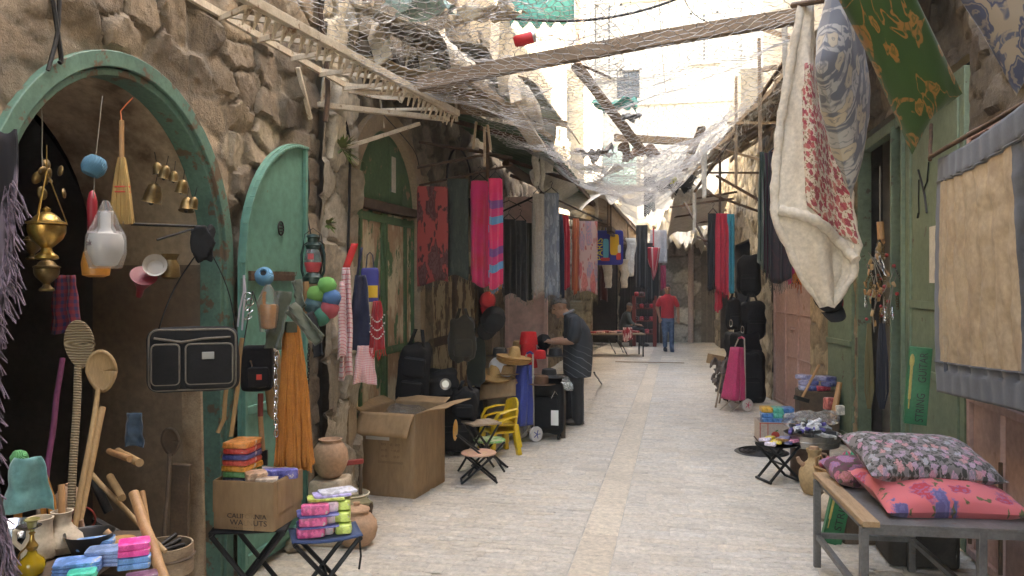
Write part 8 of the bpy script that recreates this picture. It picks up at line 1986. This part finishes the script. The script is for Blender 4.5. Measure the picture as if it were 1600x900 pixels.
# hat seller, seen from his left side, bending over the hats
stripe = NT('charcoal_shirt_pale_streaks'); w_ = stripe.n('TexWave'); w_.inputs['Scale'].default_value = 4.2; w_.inputs['Distortion'].default_value = 3.2; w_.inputs['Detail'].default_value = 2
stripe.l(stripe.mapping(stripe.tc.outputs['Object'], rot=(0, R(62), 0)), w_.inputs['Vector']); zz = stripe.n('SeparateXYZ'); stripe.l(stripe.tc.outputs['Object'], zz.inputs[0])
sf = stripe.math('MULTIPLY', stripe.ramp(w_.outputs['Fac'], .94, .99), stripe.ramp(zz.outputs[2], 1.05, .85)); stripe.bump(stripe.noise(300), .2, .005)
stripe = stripe.done(stripe.mix(sf, stripe.mix(stripe.noise(7), (.028, .032, .038), (.042, .046, .052)), (.15, .16, .17)), .9)
CL = {'body': (skin, .009), 'shirt': (stripe, .012), 'trousers': (cloth('black_trousers', (.012, .012, .013), (.02, .02, .02), sc=6), .012)}
def seller(g, t):      # local -x is the way he faces
    b = g('body'); at_, m_ = head(b, (-.155, -.01, 1.475), (-1, -.12, -.55)); limb(b, [(-.02, 0, 1.33), (-.10, 0, 1.42)], [.065, .058])
    for q, el, wr, hd in ((-1, (-.02, -.245, 1.06), (-.255, -.15, 1.045), (-1, .45, .12)), (1, (-.05, .24, 1.05), (-.26, .10, 1.04), (-1, -.35, .1))):
        limb(b, [(.04, q * .19, 1.31), el, wr], [.055, .050, .031]); hand(b, wr, hd, q, .7)
    ell(b, [(.04, 0, .9), (.05, 0, 1.1), (.03, 0, 1.3)], [.10, .11, .09], [.13, .14, .13])
    s_ = g('shirt'); ell(s_, [(.075, 0, .60), (.075, 0, .72), (.08, 0, .90), (.085, 0, 1.06), (.065, 0, 1.2), (.03, 0, 1.31), (-.02, 0, 1.385), (-.045, 0, 1.41)], [.175, .185, .19, .185, .165, .13, .09, .07], [.205, .215, .215, .215, .215, .20, .11, .075])
    for q, e in ((-1, (-.0, -.235, 1.11)), (1, (-.02, .23, 1.11))): limb(s_, [(.03, q * .165, 1.30), (.025, q * .215, 1.21), e], [.085, .088, .082])
    r_ = g('trousers'); ell(r_, [(.06, 0, .62), (.06, 0, .8), (.06, 0, .9)], [.14, .15, .13], [.17, .175, .16])
    limb(r_, [(.05, -.09, .78), (.065, -.095, .46), (.075, -.10, .07)], [.115, .085, .078]); limb(r_, [(.04, .09, .78), (.0, .11, .46), (-.04, .10, .07)], [.115, .085, .078])
    face(t, at_, m_, 1, greyhair)
    mb = MB(); mb.tube([V(-.045 + .07 * math.cos(a * PI / 8), .074 * math.sin(a * PI / 8), 1.41 + .03 * math.cos(a * PI / 8)) for a in range(16)], .016, 6, closed=True); mb.build('collar', plain('pale_collar', (.22, .23, .24), .8), t)
    for x, y in ((.02, -.10), (-.09, .10)): mb = MB(); mb.ball((x, y, .04), (.135, .05, .045), 16, 9); mb.ball((x, y, .018), (.14, .053, .018), 16, 7); mb.build('shoe', plain('grey_brown_shoe', (.07, .06, .05), .6), t)
hp = P(893, 662, Z=0); person('grey-haired man in a charcoal shirt bending over a black cap beside the hat table', hp, FACE, seller)
t = cap(hp + Matrix.Rotation(FACE, 3, 'Z') @ V(-.37, -.05, 1.03), plain('black_cap_twill', (.012, .012, .014), .8), 'black cap held in the hands of the hat seller', (R(65), R(10), FACE + .6), 1.05)

# seated man in the far left shop
CL = {'body': (skin, .012), 'shirt': (cloth('dark_green_grey_shirt', (.05, .065, .055), (.035, .045, .04)), .014), 'trousers': (cloth('dark_grey_trousers', (.025, .027, .03), (.018, .02, .022)), .014)}
def sitter(g, t):
    b = g('body'); at_, m_ = head(b, (-.12, -.03, 1.08), (.6, -1, -.35)); limb(b, [(-.18, 0, .90), (-.14, -.01, 1.02)], [.06, .055])
    for q in (-1, 1): wr = V(.10, -.10 * q - .05, .60); limb(b, [(-.2, .18 * q, .86), (-.10, .22 * q, .62), wr], [.05, .044, .028]); hand(b, wr, (1, -.2, -.1), q, .5)
    ell(b, [(-.24, 0, .5), (-.22, 0, .9)], [.09, .09], [.12, .12])
    s_ = g('shirt'); ell(s_, [(-.25, 0, .42), (-.25, 0, .6), (-.21, 0, .78), (-.19, 0, .9), (-.165, 0, .97)], [.15, .155, .14, .12, .07], [.19, .2, .2, .17, .075])
    for q in (-1, 1): limb(s_, [(-.2, .16 * q, .87), (-.13, .215 * q, .68), (-.03, .17 * q, .62)], [.075, .07, .055])
    r_ = g('trousers')
    for q in (-1, 1): limb(r_, [(-.22, .09 * q, .48), (.22, .12 * q, .48), (.24, .10 * q, .07)], [.11, .08, .06])
    face(t, at_, m_, 1, greyhair)
    for q in (-1, 1): mb = MB(); mb.ball((.30, .10 * q, .04), (.13, .048, .042), 14, 8); mb.build('shoe', plain('black_shoe', (.015, .015, .015), .5), t)
sp_ = P(990, 541, Z=0); person('seated man in dark clothes looking down in the far left shop', sp_, FACE, sitter)
t = thing('low_stool', 'low dark stool under the seated man in the far left shop', 'stool', sp_ + Matrix.Rotation(FACE, 3, 'Z') @ V(-.22, 0, 0), FACE); mb = MB(); mb.box((0, 0, .36), (.36, .36, .03)); mb.build('seat', M['darkwood'], t)
for x in (-.14, .14):
    for y in (-.14, .14): mb = MB(); mb.box((x, y, .17), (.04, .04, .35)); mb.build('leg', M['darkwood'], t)

# ------------------------------------------------------------------ the dusty air of the lane
mb = MB(); mb.box((0, 8, 9), (60, 70, 20.4)); hz = NT('dusty_air'); hz.t.nodes.remove(hz.b); pv = hz.n('VolumePrincipled')
pv.inputs['Color'].default_value = (.95, .95, .95, 1); pv.inputs['Density'].default_value = .002
hz.l(pv.outputs[0], hz.t.nodes['Material Output'].inputs['Volume']); mb.build('haze', hz.m, smooth=False, kind='stuff')
